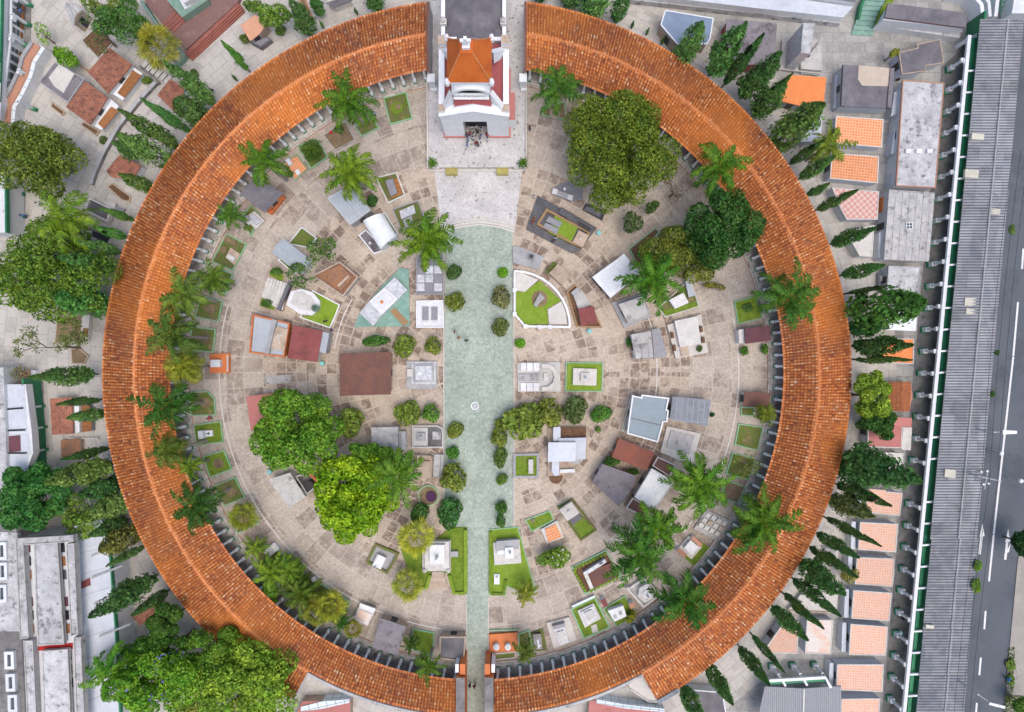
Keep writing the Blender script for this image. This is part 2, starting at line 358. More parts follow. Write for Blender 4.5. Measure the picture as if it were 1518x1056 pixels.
# court paving: polar slab courses (uv: metres along the arc, metres of radius)
def paving(name, cols, joint, w, h, big, wear, amount=0.75, off=0.0, jw=0.07, jf=0.7, grime=0.45, mott=0.26):
    m, n, l, b = nodes(name)
    tc = n.new('ShaderNodeTexCoord'); co = tc.outputs['Object']
    br = n.new('ShaderNodeTexBrick'); l.new(tc.outputs['UV'], br.inputs['Vector']); br.offset = off; br.inputs['Scale'].default_value = 1
    br.inputs['Brick Width'].default_value = w; br.inputs['Row Height'].default_value = h; br.inputs['Mortar Size'].default_value = jw; br.inputs['Mortar Smooth'].default_value = 0.3
    br.inputs['Color1'].default_value = (0, 0, 0, 1); br.inputs['Color2'].default_value = (1, 1, 1, 1); br.inputs['Mortar'].default_value = (0.5, 0.5, 0.5, 1); br.inputs['Bias'].default_value = 0.0
    jt = br.outputs['Fac']
    def mth(op, x, y):
        k = n.new('ShaderNodeMath'); k.operation = op
        for s, v in ((0, x), (1, y)):
            if isinstance(v, (int, float)): k.inputs[s].default_value = v
            else: l.new(v, k.inputs[s])
        return k.outputs[0]
    # whole zones of older (dark) slabs, then slab by slab, then wear inside the slabs
    zone = mrange(n, l, noise(n, l, co, big, 3, 0.55), 0.38, 0.6, amount*0.25, amount)
    rnd = mth('SUBTRACT', br.outputs['Color'], mth('SUBTRACT', 1.0, zone))
    dark = mrange(n, l, rnd, -0.08, 0.3)
    wearn = mrange(n, l, noise(n, l, co, 0.8, 8, 0.72, 0.9), 0.42, 0.54, 0.25, 1.0)
    dkm = mth('MULTIPLY', dark, wearn); dk = dkm.node
    tone = mixc(n, l, mrange(n, l, noise(n, l, co, 0.35, 5, 0.6), 0.35, 0.65), cols[0], cols[1])
    col = mixc(n, l, dk.outputs[0], tone, cols[2])
    jm = n.new('ShaderNodeMath'); jm.operation = 'MULTIPLY'; l.new(jt, jm.inputs[0]); jm.inputs[1].default_value = jf
    col = mixc(n, l, jm.outputs[0], col, joint)
    st = mrange(n, l, noise(n, l, co, 0.22, 8, 0.7, 1.0), 0.58, 0.72, 0, wear)
    col = mixc(n, l, st, col, cols[3])
    gr = mrange(n, l, noise(n, l, co, 0.31, 9, 0.75, 1.4), 0.53, 0.68, 0, grime)
    col = mixc(n, l, gr, col, cols[2])
    hs = n.new('ShaderNodeHueSaturation'); l.new(col, hs.inputs['Color']); l.new(mrange(n, l, noise(n, l, co, 2.6, 7, 0.8), 0.34, 0.66, 1-mott, 1+mott*0.9), hs.inputs['Value'])
    l.new(hs.outputs[0], b.inputs['Base Color']); b.inputs['Roughness'].default_value = 0.85; b.inputs['Specular IOR Level'].default_value = 0.25
    bp = n.new('ShaderNodeBump'); bp.inputs['Strength'].default_value = 0.2; bp.inputs['Distance'].default_value = 0.04
    l.new(noise(n, l, co, 4, 5, 0.7), bp.inputs['Height']); l.new(bp.outputs[0], b.inputs['Normal'])
CS = ((0.52, 0.44, 0.36), (0.43, 0.355, 0.285), (0.215, 0.158, 0.125), (0.61, 0.54, 0.46))
paving('court_stone', CS, (0.54, 0.45, 0.365), 1.55, 1.5, 0.075, 0.6, 0.82, jw=0.09, grime=0.35)
paving('court_walk', ((0.49, 0.425, 0.36), (0.41, 0.35, 0.295), (0.27, 0.217, 0.18), (0.6, 0.545, 0.475)), (0.54, 0.48, 0.415), 2.3, 2.9, 0.07, 0.6, 0.7, jw=0.06, grime=0.6)
YS = ((0.52, 0.49, 0.45), (0.46, 0.435, 0.4), (0.38, 0.355, 0.33), (0.33, 0.31, 0.29))
paving('yard_slab', YS, (0.3, 0.28, 0.255), 2.2, 1.6, 0.05, 0.5, 0.5, 0.5, 0.06, 0.62, 0.5, 0.13)
paving('yard_grey', ((0.41, 0.4, 0.375), (0.35, 0.345, 0.33), (0.26, 0.255, 0.245), (0.2, 0.2, 0.195)), (0.24, 0.23, 0.22), 1.9, 1.5, 0.06, 0.65, 0.7, 0.5, 0.06, 0.62, 0.55, 0.15)
paving('gallery_floor', ((0.6, 0.55, 0.5), (0.52, 0.48, 0.43), (0.32, 0.285, 0.26), (0.3, 0.28, 0.26)), (0.32, 0.285, 0.26), 0.9, 0.9, 0.1, 0.5)

def terrazzo(name, base, base2, chips, size):
    m, n, l, b = nodes(name); tc = n.new('ShaderNodeTexCoord'); co = tc.outputs['Object']
    f = mrange(n, l, noise(n, l, co, 0.25, 5, 0.6), 0.35, 0.65); col = mixc(n, l, f, base, base2)
    for c, sc2, a, w in chips:
        v = n.new('ShaderNodeTexVoronoi'); v.inputs['Scale'].default_value = sc2; l.new(co, v.inputs['Vector'])
        if w == 'cell':
            sp = n.new('ShaderNodeSeparateColor'); l.new(v.outputs['Color'], sp.inputs[0])
            col = mixc(n, l, mrange(n, l, sp.outputs[0], a, a + 0.12, 0, 0.85), col, c)
        else:
            col = mixc(n, l, mrange(n, l, v.outputs['Distance'], a, a * 0.6, 0, 0.85), col, c)
    hs = n.new('ShaderNodeHueSaturation'); l.new(col, hs.inputs['Color']); hs2 = n.new('ShaderNodeHueSaturation'); l.new(mrange(n, l, noise(n, l, co, 0.16, 8, 0.7, 0.5), 0.36, 0.64, 0.84, 1.1), hs2.inputs['Value']); l.new(mrange(n, l, noise(n, l, co, 3, 4, 0.7), 0.3, 0.7, 0.86, 1.14), hs.inputs['Value']); l.new(hs.outputs[0], hs2.inputs['Color']); hs = hs2
    l.new(hs.outputs[0], b.inputs['Base Color']); b.inputs['Roughness'].default_value = 0.55; b.inputs['Specular IOR Level'].default_value = 0.3
terrazzo('terrazzo_white', (0.55, 0.53, 0.525), (0.49, 0.47, 0.465), [((0.17, 0.155, 0.15), 1.1, 0.22, 'dot'), ((0.27, 0.245, 0.235), 2.0, 0.24, 'dot'), ((0.57, 0.55, 0.545), 1.6, 0.7, 'cell')], 1)
terrazzo('terrazzo_green', (0.34, 0.4, 0.345), (0.28, 0.345, 0.285), [((0.385, 0.435, 0.385), 3.2, 0.6, 'cell'), ((0.265, 0.325, 0.27), 2.6, 0.75, 'cell'), ((0.5, 0.56, 0.5), 1.6, 0.12, 'dot'), ((0.17, 0.24, 0.18), 1.9, 0.12, 'dot')], 1)

# roof tiles of the ring gallery: uv = (row, tile)
def ringtile():
    m, n, l, b = nodes('ring_tile')
    tc = n.new('ShaderNodeTexCoord'); co = tc.outputs['Object']
    sx = n.new('ShaderNodeSeparateXYZ'); l.new(tc.outputs['UV'], sx.inputs[0])
    def math(op, a, v=None):
        x = n.new('ShaderNodeMath'); x.operation = op; l.new(a, x.inputs[0])
        if v is not None:
            if isinstance(v, (int, float)): x.inputs[1].default_value = v
            else: l.new(v, x.inputs[1])
        return x.outputs[0]
    u2 = math('FLOOR', math('ADD', math('MULTIPLY', sx.outputs[0], 2.0), 0.5))
    vv = math('FLOOR', sx.outputs[1])
    cb = n.new('ShaderNodeCombineXYZ'); l.new(u2, cb.inputs[0]); l.new(vv, cb.inputs[1])
    wn_ = n.new('ShaderNodeTexWhiteNoise'); wn_.noise_dimensions = '2D'; l.new(cb.outputs[0], wn_.inputs['Vector'])
    rp = n.new('ShaderNodeValToRGB'); l.new(wn_.outputs['Value'], rp.inputs[0]); e = rp.color_ramp.elements
    e[0].position = 0.0; e[0].color = (0.24, 0.075, 0.035, 1); e[1].position = 1.0; e[1].color = (0.9, 0.6, 0.36, 1)
    for p, c in ((0.12, (0.52, 0.155, 0.05, 1)), (0.4, (0.68, 0.215, 0.055, 1)), (0.8, (0.8, 0.29, 0.08, 1)), (0.93, (0.86, 0.4, 0.16, 1))):
        x = e.new(p); x.color = c
    odd = math('MODULO', math('ABSOLUTE', u2), 2.0)     # channel rows are mixed darker
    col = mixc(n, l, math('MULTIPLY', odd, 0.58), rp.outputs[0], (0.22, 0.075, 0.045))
    fv = math('FRACT', sx.outputs[1])                   # shadow of each tile overlap, painted into the colour
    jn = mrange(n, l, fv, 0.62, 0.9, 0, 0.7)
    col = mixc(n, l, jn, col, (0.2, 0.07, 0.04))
    old = mrange(n, l, noise(n, l, co, 0.16, 9, 0.78, 1.2), 0.48, 0.7, 0, 0.72)
    col = mixc(n, l, old, col, (0.24, 0.1, 0.07))
    new = mrange(n, l, noise(n, l, co, 0.075, 3, 0.5), 0.53, 0.68, 0, 0.42)
    col = mixc(n, l, new, col, (0.88, 0.3, 0.055))
    l.new(col, b.inputs['Base Color']); b.inputs['Roughness'].default_value = 0.75; b.inputs['Specular IOR Level'].default_value = 0.25
ringtile()
M('ridge_tile', (0.66, 0.27, 0.11), (0.5, 0.17, 0.06), scale=1.2, stain=(0.35, 0.13, 0.06))
M('dome_tile', (0.6, 0.14, 0.025), (0.5, 0.11, 0.02), scale=0.5, stain=(0.38, 0.1, 0.03), grid=(0.4, 0.3, 0.02, (0.45, 0.12, 0.03), (0.64, 0.17, 0.03), 0.5), vary=0)

def leafmat(name, trans=0.25):
    """leaf colour = object colour, varied leaf by leaf and clump by clump"""
    m, n, l, b = nodes(name); oi = n.new('ShaderNodeObjectInfo'); g = n.new('ShaderNodeNewGeometry'); tc = n.new('ShaderNodeTexCoord')
    hs = n.new('ShaderNodeHueSaturation'); l.new(oi.outputs['Color'], hs.inputs['Color'])
    l.new(mrange(n, l, g.outputs['Random Per Island'], 0, 1, 0.55, 1.5), hs.inputs['Value'])
    hs2 = n.new('ShaderNodeHueSaturation'); l.new(hs.outputs[0], hs2.inputs['Color'])
    nz = noise(n, l, tc.outputs['Object'], 0.55, 3, 0.6)
    l.new(mrange(n, l, nz, 0.3, 0.7, 0.475, 0.525), hs2.inputs['Hue'])
    l.new(mrange(n, l, nz, 0.3, 0.7, 1.28, 0.72), hs2.inputs['Value'])
    l.new(hs2.outputs[0], b.inputs['Base Color']); b.inputs['Roughness'].default_value = 0.6; b.inputs['Specular IOR Level'].default_value = 0.25
    tr = n.new('ShaderNodeBsdfTranslucent'); l.new(hs2.outputs[0], tr.inputs[0])
    mx = n.new('ShaderNodeMixShader'); mx.inputs[0].default_value = trans; l.new(b.outputs[0], mx.inputs[1]); l.new(tr.outputs[0], mx.inputs[2])
    l.new(mx.outputs[0], n['Material Output'].inputs[0])
leafmat('leaf'); leafmat('needle', 0.12); leafmat('frond', 0.25)

def tint(name, rough=0.8):
    m, n, l, b = nodes(name); oi = n.new('ShaderNodeObjectInfo'); tc = n.new('ShaderNodeTexCoord')
    hs = n.new('ShaderNodeHueSaturation'); l.new(oi.outputs['Color'], hs.inputs['Color']); l.new(mrange(n, l, noise(n, l, tc.outputs['Object'], 9, 3), 0.3, 0.7, 0.8, 1.2), hs.inputs['Value'])
    l.new(hs.outputs[0], b.inputs['Base Color']); b.inputs['Roughness'].default_value = rough
tint('cloth_top')
def trousers():
    m, n, l, b = nodes('cloth_leg'); oi = n.new('ShaderNodeObjectInfo'); rp = n.new('ShaderNodeValToRGB'); rp.color_ramp.interpolation = 'CONSTANT'
    l.new(oi.outputs['Random'], rp.inputs[0]); e = rp.color_ramp.elements; e[0].color = (0.02, 0.025, 0.05, 1); e[1].position = 0.4; e[1].color = (0.015, 0.015, 0.018, 1)
    x = e.new(0.7); x.color = (0.06, 0.09, 0.17, 1); x = e.new(0.9); x.color = (0.2, 0.17, 0.13, 1)
    l.new(rp.outputs[0], b.inputs['Base Color']); b.inputs['Roughness'].default_value = 0.85
trousers()
M('tile_check', (0.55, 0.27, 0.23), None, grid=(0.45, 0.45, 0.02, (0.5, 0.4, 0.38), (0.6, 0.45, 0.41), 0, 1))
M('tile_brown2', (0.55, 0.19, 0.06), (0.38, 0.12, 0.05), scale=1.5, stain=(0.2, 0.08, 0.05), st=(0.5, 0.65, 2.0), grid=(0.25, 0.5, 0.05, (0.16, 0.06, 0.04), (0.62, 0.24, 0.08)))
M('metal_ribbed', (0.36, 0.37, 0.39), (0.28, 0.29, 0.31), scale=0.5, grid=(0.3, 6, 0.06, (0.16, 0.16, 0.17), (0.4, 0.41, 0.43)))
M('skin', (0.36, 0.2, 0.13), (0.3, 0.16, 0.1), bump=0, rough=0.55, vary=0.25)
M('hair', (0.015, 0.012, 0.01), (0.025, 0.018, 0.014), bump=0, rough=0.5)
# ================================================================ the setting
CX, CY = W2(709, 552)          # centre of the ring
def polar(r, th): return (CX + r*cos(th), CY + r*sin(th))

def annulus(name, r0, r1, mat, z, th0=0, th1=2*pi, band=8.0, nseg=180):
    mb = MB(); nb = max(1, int(round((r1-r0)/band)))
    for b in range(nb):
        a, c = r0+(r1-r0)*b/nb, r0+(r1-r0)*(b+1)/nb; rm = (a+c)/2
        for k in range(nseg):
            t0, t1 = th0+(th1-th0)*k/nseg, th0+(th1-th0)*(k+1)/nseg
            p = [polar(a, t0), polar(c, t0), polar(c, t1), polar(a, t1)]
            q = [(t0*rm+b*3.7, a), (t0*rm+b*3.7, c), (t1*rm+b*3.7, c), (t1*rm+b*3.7, a)]
            if a < 1e-6: p = p[1:] if False else [p[0], p[1], p[2]]; q = q[:3]
            mb.face([(x, y, z) for x, y in p], mat, q)
    return mb

mb = MB(); S = 600
mb.face([(-S, -S, 0), (S, -S, 0), (S, S, 0), (-S, S, 0)], 'yard_grey', [(-S, -S), (S, -S), (S, S), (-S, S)])
struct('ground', mb)
mb = annulus('', 0, 31.5, 'court_stone', 0.02, band=6.0); m2 = annulus('', 31.5, 43.1, 'court_walk', 0.02, band=6.0)
o_ = len(mb.v); mb.v += m2.v; mb.f += [tuple(i+o_ for i in f) for f in m2.f]; mb.uv += m2.uv; mb.m += m2.m
struct('court_paving', mb)
mb = MB()
for r_, a_, b_ in ((38.4, 165, 262), (21.6, 150, 171), (26.5, -30, 18), (38.6, -38, 12)):
    mb.wallstrip([polar(r_, radians(a_+(b_-a_)*k/60)) for k in range(61)], 0.16, 0, 0.07, 'concrete_pale')
struct('walk_kerb', mb)
struct('outer_walk', annulus('', 51.5, 62, 'yard_slab', 0.012, band=4))
struct('west_yard', annulus('', 62, 100, 'yard_slab', 0.012, th0=radians(97), th1=radians(232), band=6))
# green terrazzo avenue with a low kerb
mb = MB(); path_poly = WP([(660, 340), (711, 330), (760, 340), (761, 783), (725, 784), (723, 1075), (692, 1075), (692, 783), (658, 781)])
mb.flat(path_poly, 0.03, 'terrazzo_green'); struct('avenue_path', mb)
mb = MB()
for a in ([(658, 345), (658, 781), (690, 783), (692, 1000)], [(762, 402), (762, 782)], [(724, 885), (724, 1000)]):
    mb.wallstrip(WP(a), 0.18, 0, 0.16, 'concrete_pale')
struct('avenue_kerb', mb)
# white forecourt in front of the church, with steps down to the avenue
mb = MB(); fc = WP([(632, -60), (780, -60), (780, 252), (774, 254), (763, 342), (740, 335), (711, 331), (682, 335), (655, 342), (644, 254), (634, 252)])
mb.flat(fc, 0.05, 'terrazzo_white'); struct('forecourt', mb)
mb = MB()
mb.prism(WP([(634, 60), (780, 60), (780, 250), (634, 250)]), 0, 0.55, 'terrazzo_white')
for k in range(3):
    mb.prism(WP([(682, 287+k*2.2), (734, 287+k*2.2), (734, 290+k*2.2), (682, 290+k*2.2)]), 0, 0.3-k*0.08, 'terrazzo_white', 'concrete_pale')
for k in range(3):
    y = 327+k*4
    mb.wallstrip(WP([(656-k*0.5, y+9), (682, y+2), (711, y-2), (740, y+2), (763, y+9)]), 0.22, 0, 0.2-k*0.04, 'concrete_pale')
struct('forecourt_terrace', mb)

# ---------------------------------------------------------------- ring gallery
RI, RR, RO, ZE, ZR = 43.6, 48.25, 53.3, 4.0, 5.0
def npmesh(name, V, F, UV, mat, parent=None, loc=(0, 0, 0), smooth=False):
    me = bpy.data.meshes.new(name); V = np.asarray(V, dtype=np.float32) - np.array(loc, dtype=np.float32); F = np.asarray(F, dtype=np.int32)
    k = F.shape[1]
    me.vertices.add(len(V)); me.vertices.foreach_set('co', V.ravel())
    me.loops.add(F.size); me.loops.foreach_set('vertex_index', F.ravel())
    me.polygons.add(len(F)); me.polygons.foreach_set('loop_start', np.arange(0, F.size, k, dtype=np.int32)); me.polygons.foreach_set('loop_total', np.full(len(F), k, dtype=np.int32))
    if UV is not None:
        uvl = me.uv_layers.new(name='UVMap'); uvl.data.foreach_set('uv', np.asarray(UV, dtype=np.float32)[F.ravel()].ravel())
    me.materials.append(MAT[mat])
    if smooth: me.polygons.foreach_set('use_smooth', np.ones(len(F), dtype=bool))
    me.update(calc_edges=True); me.validate()
    o = bpy.data.objects.new(name, me); COL.objects.link(o)
    if parent is not None: o.parent = parent
    else: o.location = loc
    return o

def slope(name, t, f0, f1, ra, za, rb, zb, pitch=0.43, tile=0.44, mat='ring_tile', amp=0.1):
    """a barrel-tiled slope between radii ra (low) and rb (high); f0, f1 give the end angles for a radius"""
    rm = (ra+rb)/2; n = int(abs(f1(rm)-f0(rm))*rm/pitch); ss = 6; nu = n*ss+1
    L = hypot(rb-ra, zb-za); nt = int(L/tile); fr = []
    for j in range(nt): fr += [(j/nt, 0.05, j+0.02), ((j+1)/nt-0.0005, 0.0, j+0.98)]
    V = []; UV = []
    for s, up, vv in fr:
        r = ra+(rb-ra)*s; a0, a1 = f0(r), f1(r)
        k = np.arange(nu); th = a0+(a1-a0)*k/(nu-1)
        wob = 0.012*np.sin(th*137)+0.01*np.sin(th*311+s*9)
        z = za+(zb-za)*s+up+amp*np.sqrt(np.abs(np.cos(pi*k/ss)))*np.sign(np.cos(2*pi*k/ss)+0.0)+wob
        V.append(np.stack([CX+r*np.cos(th), CY+r*np.sin(th), z], 1)); UV.append(np.stack([k/ss, np.full(nu, vv)], 1))
    m = len(fr); V = np.concatenate(V); UV = np.concatenate(UV)
    i, j = np.meshgrid(np.arange(nu-1), np.arange(m-1)); i = i.ravel(); j = j.ravel()
    F = np.stack([j*nu+i, j*nu+i+1, (j+1)*nu+i+1, (j+1)*nu+i], 1)
    if rb < ra: F = F[:, ::-1]
    o = npmesh(name, V, F, UV, mat, t, t.location); return o

def arcstrip(r, w, a0, a1, z0, z1, mat, n=90, mt=None):
    return MB().wallstrip([polar(r, a0+(a1-a0)*k/n) for k in range(n+1)], w, z0, z1, mat, mt)

XTL, XTR = (631-NX)*0.0952, (781-NX)*0.0952
XBL, XBR = (677-NX)*0.0952, (733-NX)*0.0952
tl = lambda r: acos((XTL-CX)/r)
bl = lambda r: 2*pi-acos((XBL-CX)/r)
br_ = lambda r: -acos((XBR-CX)/r)
tr_ = lambda r: acos((XTR-CX)/r)
OL, OR = radians(240.6), radians(-61.2)

def gallery(name, label, f0, f1, outer_a, outer_b, end_low):
    th_mid = (f0(48)+f1(48))/2
    t = thing(name, label, 'gallery', (*polar(48, th_mid), 0), 'tiled ring galleries')
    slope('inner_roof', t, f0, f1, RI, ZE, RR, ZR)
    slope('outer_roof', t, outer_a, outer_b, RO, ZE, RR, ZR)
    # ridge of overlapping caps
    mb = MB(); a0, a1 = outer_a(RR), outer_b(RR); n = int((a1-a0)*RR/0.5)
    for k in range(n):
        p = [polar(RR, a0+(a1-a0)*(k+e)/n) for e in (0, 1)]
        d = Vector((p[1][0]-p[0][0], p[1][1]-p[0][1])).normalized(); nn = Vector((-d.y, d.x))
        for q in range(5):
            an, bn = pi*q/5, pi*(q+1)/5; z0, z1 = ZR+0.02, ZR-0.02
            f = [(p[0][0]+nn.x*0.19*cos(an), p[0][1]+nn.y*0.19*cos(an), z0+0.15*sin(an)), (p[1][0]+nn.x*0.16*cos(an), p[1][1]+nn.y*0.16*cos(an), z1+0.13*sin(an)),
                 (p[1][0]+nn.x*0.16*cos(bn), p[1][1]+nn.y*0.16*cos(bn), z1+0.13*sin(bn)), (p[0][0]+nn.x*0.19*cos(bn), p[0][1]+nn.y*0.19*cos(bn), z0+0.15*sin(bn))]
            mb.face(f[::-1], 'ridge_tile')
    part(t, 'ridge', mb)
    # floor, step, back wall
    mb = MB(); a0, a1 = f0(43), f1(43); N = 120; r0 = 42.9
    for k in range(N):
        t0, t1 = a0+(a1-a0)*k/N, a0+(a1-a0)*(k+1)/N
        tm = (t0+t1)/2; ro = 48.0 if (tm > OL or tm < OR) else 52.2
        P = [polar(r0, t0), polar(ro, t0), polar(ro, t1), polar(r0, t1)]
        mb.face([(x, y, 0.22) for x, y in P], 'gallery_floor', [(t0*44, r0), (t0*44, ro), (t1*44, ro), (t1*44, r0)])
        mb.face([(*P[0], 0), (*P[0], 0.22), (*P[3], 0.22), (*P[3], 0)], 'orange_paint')
    part(t, 'floor', mb)
    part(t, 'back_wall', arcstrip(52.0, 0.35, max(f0(52), OR) if end_low == 0 else f0(52), OL if end_low == 1 else f1(52), 0, 3.85, 'white_paint', 120))
    # low parapet where the outer slope is missing, up to the gate
    if end_low == 1: pa, pb = outer_b(RR), f1(RR)
    else: pa, pb = f0(RR), outer_a(RR)
    part(t, 'parapet', arcstrip(RR+0.28, 0.4, pa, pb, 0, ZR+0.18, 'white_paint', 50, 'concrete'))
    e = OL if end_low == 1 else OR
    mb = MB().wallstrip([polar(RR+0.3, e), polar(RO+0.1, e)], 0.3, 0, 4.1, 'white_paint', 'concrete')
    # gable infill under the cut outer slope
    A, B = polar(RR+0.3, e), polar(RO-0.2, e)
    mb.face([(*A, 4.1), (*B, 4.1), (*A, ZR-0.1)], 'white_paint'); mb.face([(*B, 4.1), (*A, 4.1), (*A, ZR-0.1)], 'white_paint')
    part(t, 'end_wall', mb)
    # columns
    n = int(round((a1-a0)*43.9/1.63))
    for k in range(n):
        th = a0+0.008+(a1-a0-0.016)*k/(n-1); x, y = polar(43.95, th)
        mb = MB(); mb.box(x, y, 1.15, 1.28, 0.5, 0.48, th, 'church_white').box(x, y, 1.28, 3.65, 0.31, 0.3, th, 'church_white').box(x, y, 3.65, 3.95, 0.44, 0.42, th, 'church_white')
        c = part(t, 'column', mb)
        sub(c, 'pedestal', MB().box(x, y, 0.22, 0.42, 0.72, 0.56, th, 'green_paint').box(x, y, 0.42, 1.15, 0.5, 0.42, th, 'church_white'), t)
    return t
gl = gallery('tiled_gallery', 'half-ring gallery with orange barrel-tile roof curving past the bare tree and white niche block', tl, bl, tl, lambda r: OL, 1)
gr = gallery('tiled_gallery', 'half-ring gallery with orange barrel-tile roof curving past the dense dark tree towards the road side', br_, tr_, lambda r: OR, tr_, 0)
# end walls by the church and stone gate piers at the avenue
for t, X, w in ((gl, XTL+0.25, 0.4), (gr, XTR-0.2, 0.35)):
    y0, y1 = W2(0, 108, ZE)[1], W2(0, 3, ZE)[1]; ym = W2(0, 52, ZR)[1]; mb = MB()
    mb.prism([(X-w/2, y0), (X+w/2, y0), (X+w/2, y1), (X-w/2, y1)], 0, 4.1, 'concrete')
    for s in (-1, 1):
        q = [(X+s*w/2, y0, 4.1), (X+s*w/2, y1, 4.1), (X+s*w/2, ym, ZR+0.25)]; mb.face(q if s > 0 else q[::-1], 'concrete')
    mb.face([(X-w/2, y0, 4.1), (X+w/2, y0, 4.1), (X+w/2, ym, ZR+0.25), (X-w/2, ym, ZR+0.25)], 'rust_brown')
    mb.face([(X+w/2, y1, 4.1), (X-w/2, y1, 4.1), (X-w/2, ym, ZR+0.25), (X+w/2, ym, ZR+0.25)], 'rust_brown')
    part(t, 'gable_wall', mb)
    mb = MB(); x, y = X+(-0.3 if t is gr else 0.35), y0-0.5
    mb.box(x, y, 0, 3.2, 0.9, 1.0, 0, 'white_clean').box(x, y, 3.2, 3.5, 1.1, 1.2, 0, 'white_clean').box(x+0.15, y-0.6, 0, 1.0, 0.9, 0.5, 0, 'white_clean')
    part(t, 'end_pier', mb)
for t, X, s in ((gl, XBL+0.55, 1), (gr, XBR-0.75, -1)):
    mb = MB(); ya, yb = W2(0, 1004, ZR)[1], -56.0; mb.prism([(X-0.62, yb), (X+0.62, yb), (X+0.62, ya), (X-0.62, ya)], 0, 5.2, 'concrete_black', 'orange_paint')
    part(t, 'gate_pier', mb, label='weathered grey-topped pier beside the avenue')
    mb = MB(); mb.box(X+s*0.25, ya+0.9, 0, 4.6, 0.75, 1.5, 0, 'orange_paint').box(X-s*0.55, ya+0.9, 0, 4.3, 0.5, 1.2, 0, 'white_clean')
    part(t, 'gate_jamb', mb)

part(gr, 'gutter', arcstrip(RO+0.05, 0.6, OR, OR+0.062, ZE-0.1, ZE+0.3, 'metal_dark', 8))
# ---------------------------------------------------------------- church
ch = thing('church', 'white church with an orange pyramid tower and dark nave roof heading the green avenue', 'church', (-5.1, 38, 0))
mb = MB()
X0, X1, Y0, Y1 = -9.75, -0.45, 32.3, 42.3
dz, dx0, dx1 = 7.0, -6.8, -3.5      # doorway
def vquad(xa, xb, y, za, zb, mat): mb.face([(xa, y, za), (xb, y, za), (xb, y, zb), (xa, y, zb)], mat)
vquad(X0, dx0, Y0, 0.5, 9.3, 'church_white'); vquad(dx1, X1, Y0, 0.5, 9.3, 'church_white'); vquad(dx0, dx1, Y0, dz, 9.3, 'church_white')
mb.face([(X0, Y0, 9.3), (X1, Y0, 9.3), (-5.1, Y0, 11.2)], 'church_white')
mb.face([(dx0, Y0, 0.5), (dx0, Y0+1.6, 0.5), (dx0, Y0+1.6, dz), (dx0, Y0, dz)][::-1], 'white_paint'); mb.face([(dx1, Y0, 0.5), (dx1, Y0+1.6, 0.5), (dx1, Y0+1.6, dz), (dx1, Y0, dz)], 'white_paint')
mb.face([(dx0, Y0, dz), (dx1, Y0, dz), (dx1, Y0+1.6, dz), (dx0, Y0+1.6, dz)][::-1], 'white_paint')
for x, d in ((X0, -1), (X1, 1)):
    f = [(x, Y0, 0.5), (x, Y1, 0.5), (x, Y1, 9.3), (x, Y0, 9.3)]; mb.face(f[::-1] if d < 0 else f, 'church_white')
mb.face([(X0, Y1, 0.5), (X1, Y1, 0.5), (X1, Y1, 9.3), (X0, Y1, 9.3)][::-1], 'church_white')
part(ch, 'front_block', mb)
part(ch, 'plinth', MB().prism([(X0-0.25, Y0-0.15), (dx0-0.1, Y0-0.15), (dx0-0.1, Y1), (X0-0.25, Y1)], 0.3, 0.95, 'pink_roof').prism([(dx1+0.1, Y0-0.15), (X1+0.25, Y0-0.15), (X1+0.25, Y1), (dx1+0.1, Y1)], 0.3, 0.95, 'pink_roof'))
mb = MB(); vquad(dx0, dx1, Y0+1.58, 0.55, dz, 'dark_opening'); dr = part(ch, 'doorway', mb)
mb = MB()
for k in range(5): mb.box(dx0+0.2+k*(dx1-dx0-0.4)/4, Y0+1.45, dz-1.5, dz-0.1, 0.12, 0.12, 0, 'church_white')
mb.box(-5.15, Y0+1.4, dz-1.75, dz-1.5, dx1-dx0, 0.25, 0, 'red_paint'); mb.box(-5.15, Y0+0.3, dz-0.35, dz-0.02, dx1-dx0-0.02, 0.3, 0, 'red_paint')
sub(dr, 'transom', mb, ch)
# coping: sloped gable band in front, parapets at the sides
mb = MB()
for xa, xb, za, zb in ((X0-0.1, -5.1, 9.3, 11.25), (X1+0.1, -5.1, 9.3, 11.25)):
    a = [(xa, Y0-0.2, za), (xb, Y0-0.2, zb), (xb, Y0+1.2, zb), (xa, Y0+1.2, za)]
    if xa > xb: a = a[::-1]
    mb.face([(x, y, z+0.2) for x, y, z in a], 'church_white'); mb.face([(a[0][0], Y0-0.2, a[0][2]-0.05), (a[1][0], Y0-0.2, a[1][2]-0.05), (a[1][0], Y0-0.2, a[1][2]+0.2), (a[0][0], Y0-0.2, a[0][2]+0.2)] if xa < xb else
            [(a[3][0], Y0-0.2, a[3][2]-0.05), (a[2][0], Y0-0.2, a[2][2]-0.05), (a[2][0], Y0-0.2, a[2][2]+0.2), (a[3][0], Y0-0.2, a[3][2]+0.2)], 'white_paint')
    b = [(xa, Y0+1.2, za), (xb, Y0+1.2, zb), (xb, Y0+1.2, 8.8), (xa, Y0+1.2, 8.8)]; mb.face(b if xa > xb else b[::-1], 'church_white')
for x in (X0+0.35, X1-0.35): mb.prism([(x-0.38, Y0+1.25), (x+0.38, Y0+1.25), (x+0.38, Y1-0.3), (x-0.38, Y1-0.3)], 8.6, 10.0, 'church_white')
for x in (X0+0.5, X1-0.5): mb.box(x, Y1-0.7, 8.6, 11.4, 1.0, 1.2, 0, 'white_paint', 'stone_tan')
part(ch, 'parapet', mb)
mb = MB(); mb.prism([(X0+0.73, Y0+1.25), (X1-0.73, Y0+1.25), (X1-0.73, Y1-0.31), (X0+0.73, Y1-0.31)], 8.0, 9.35, 'red_paint'); part(ch, 'side_roof', mb)
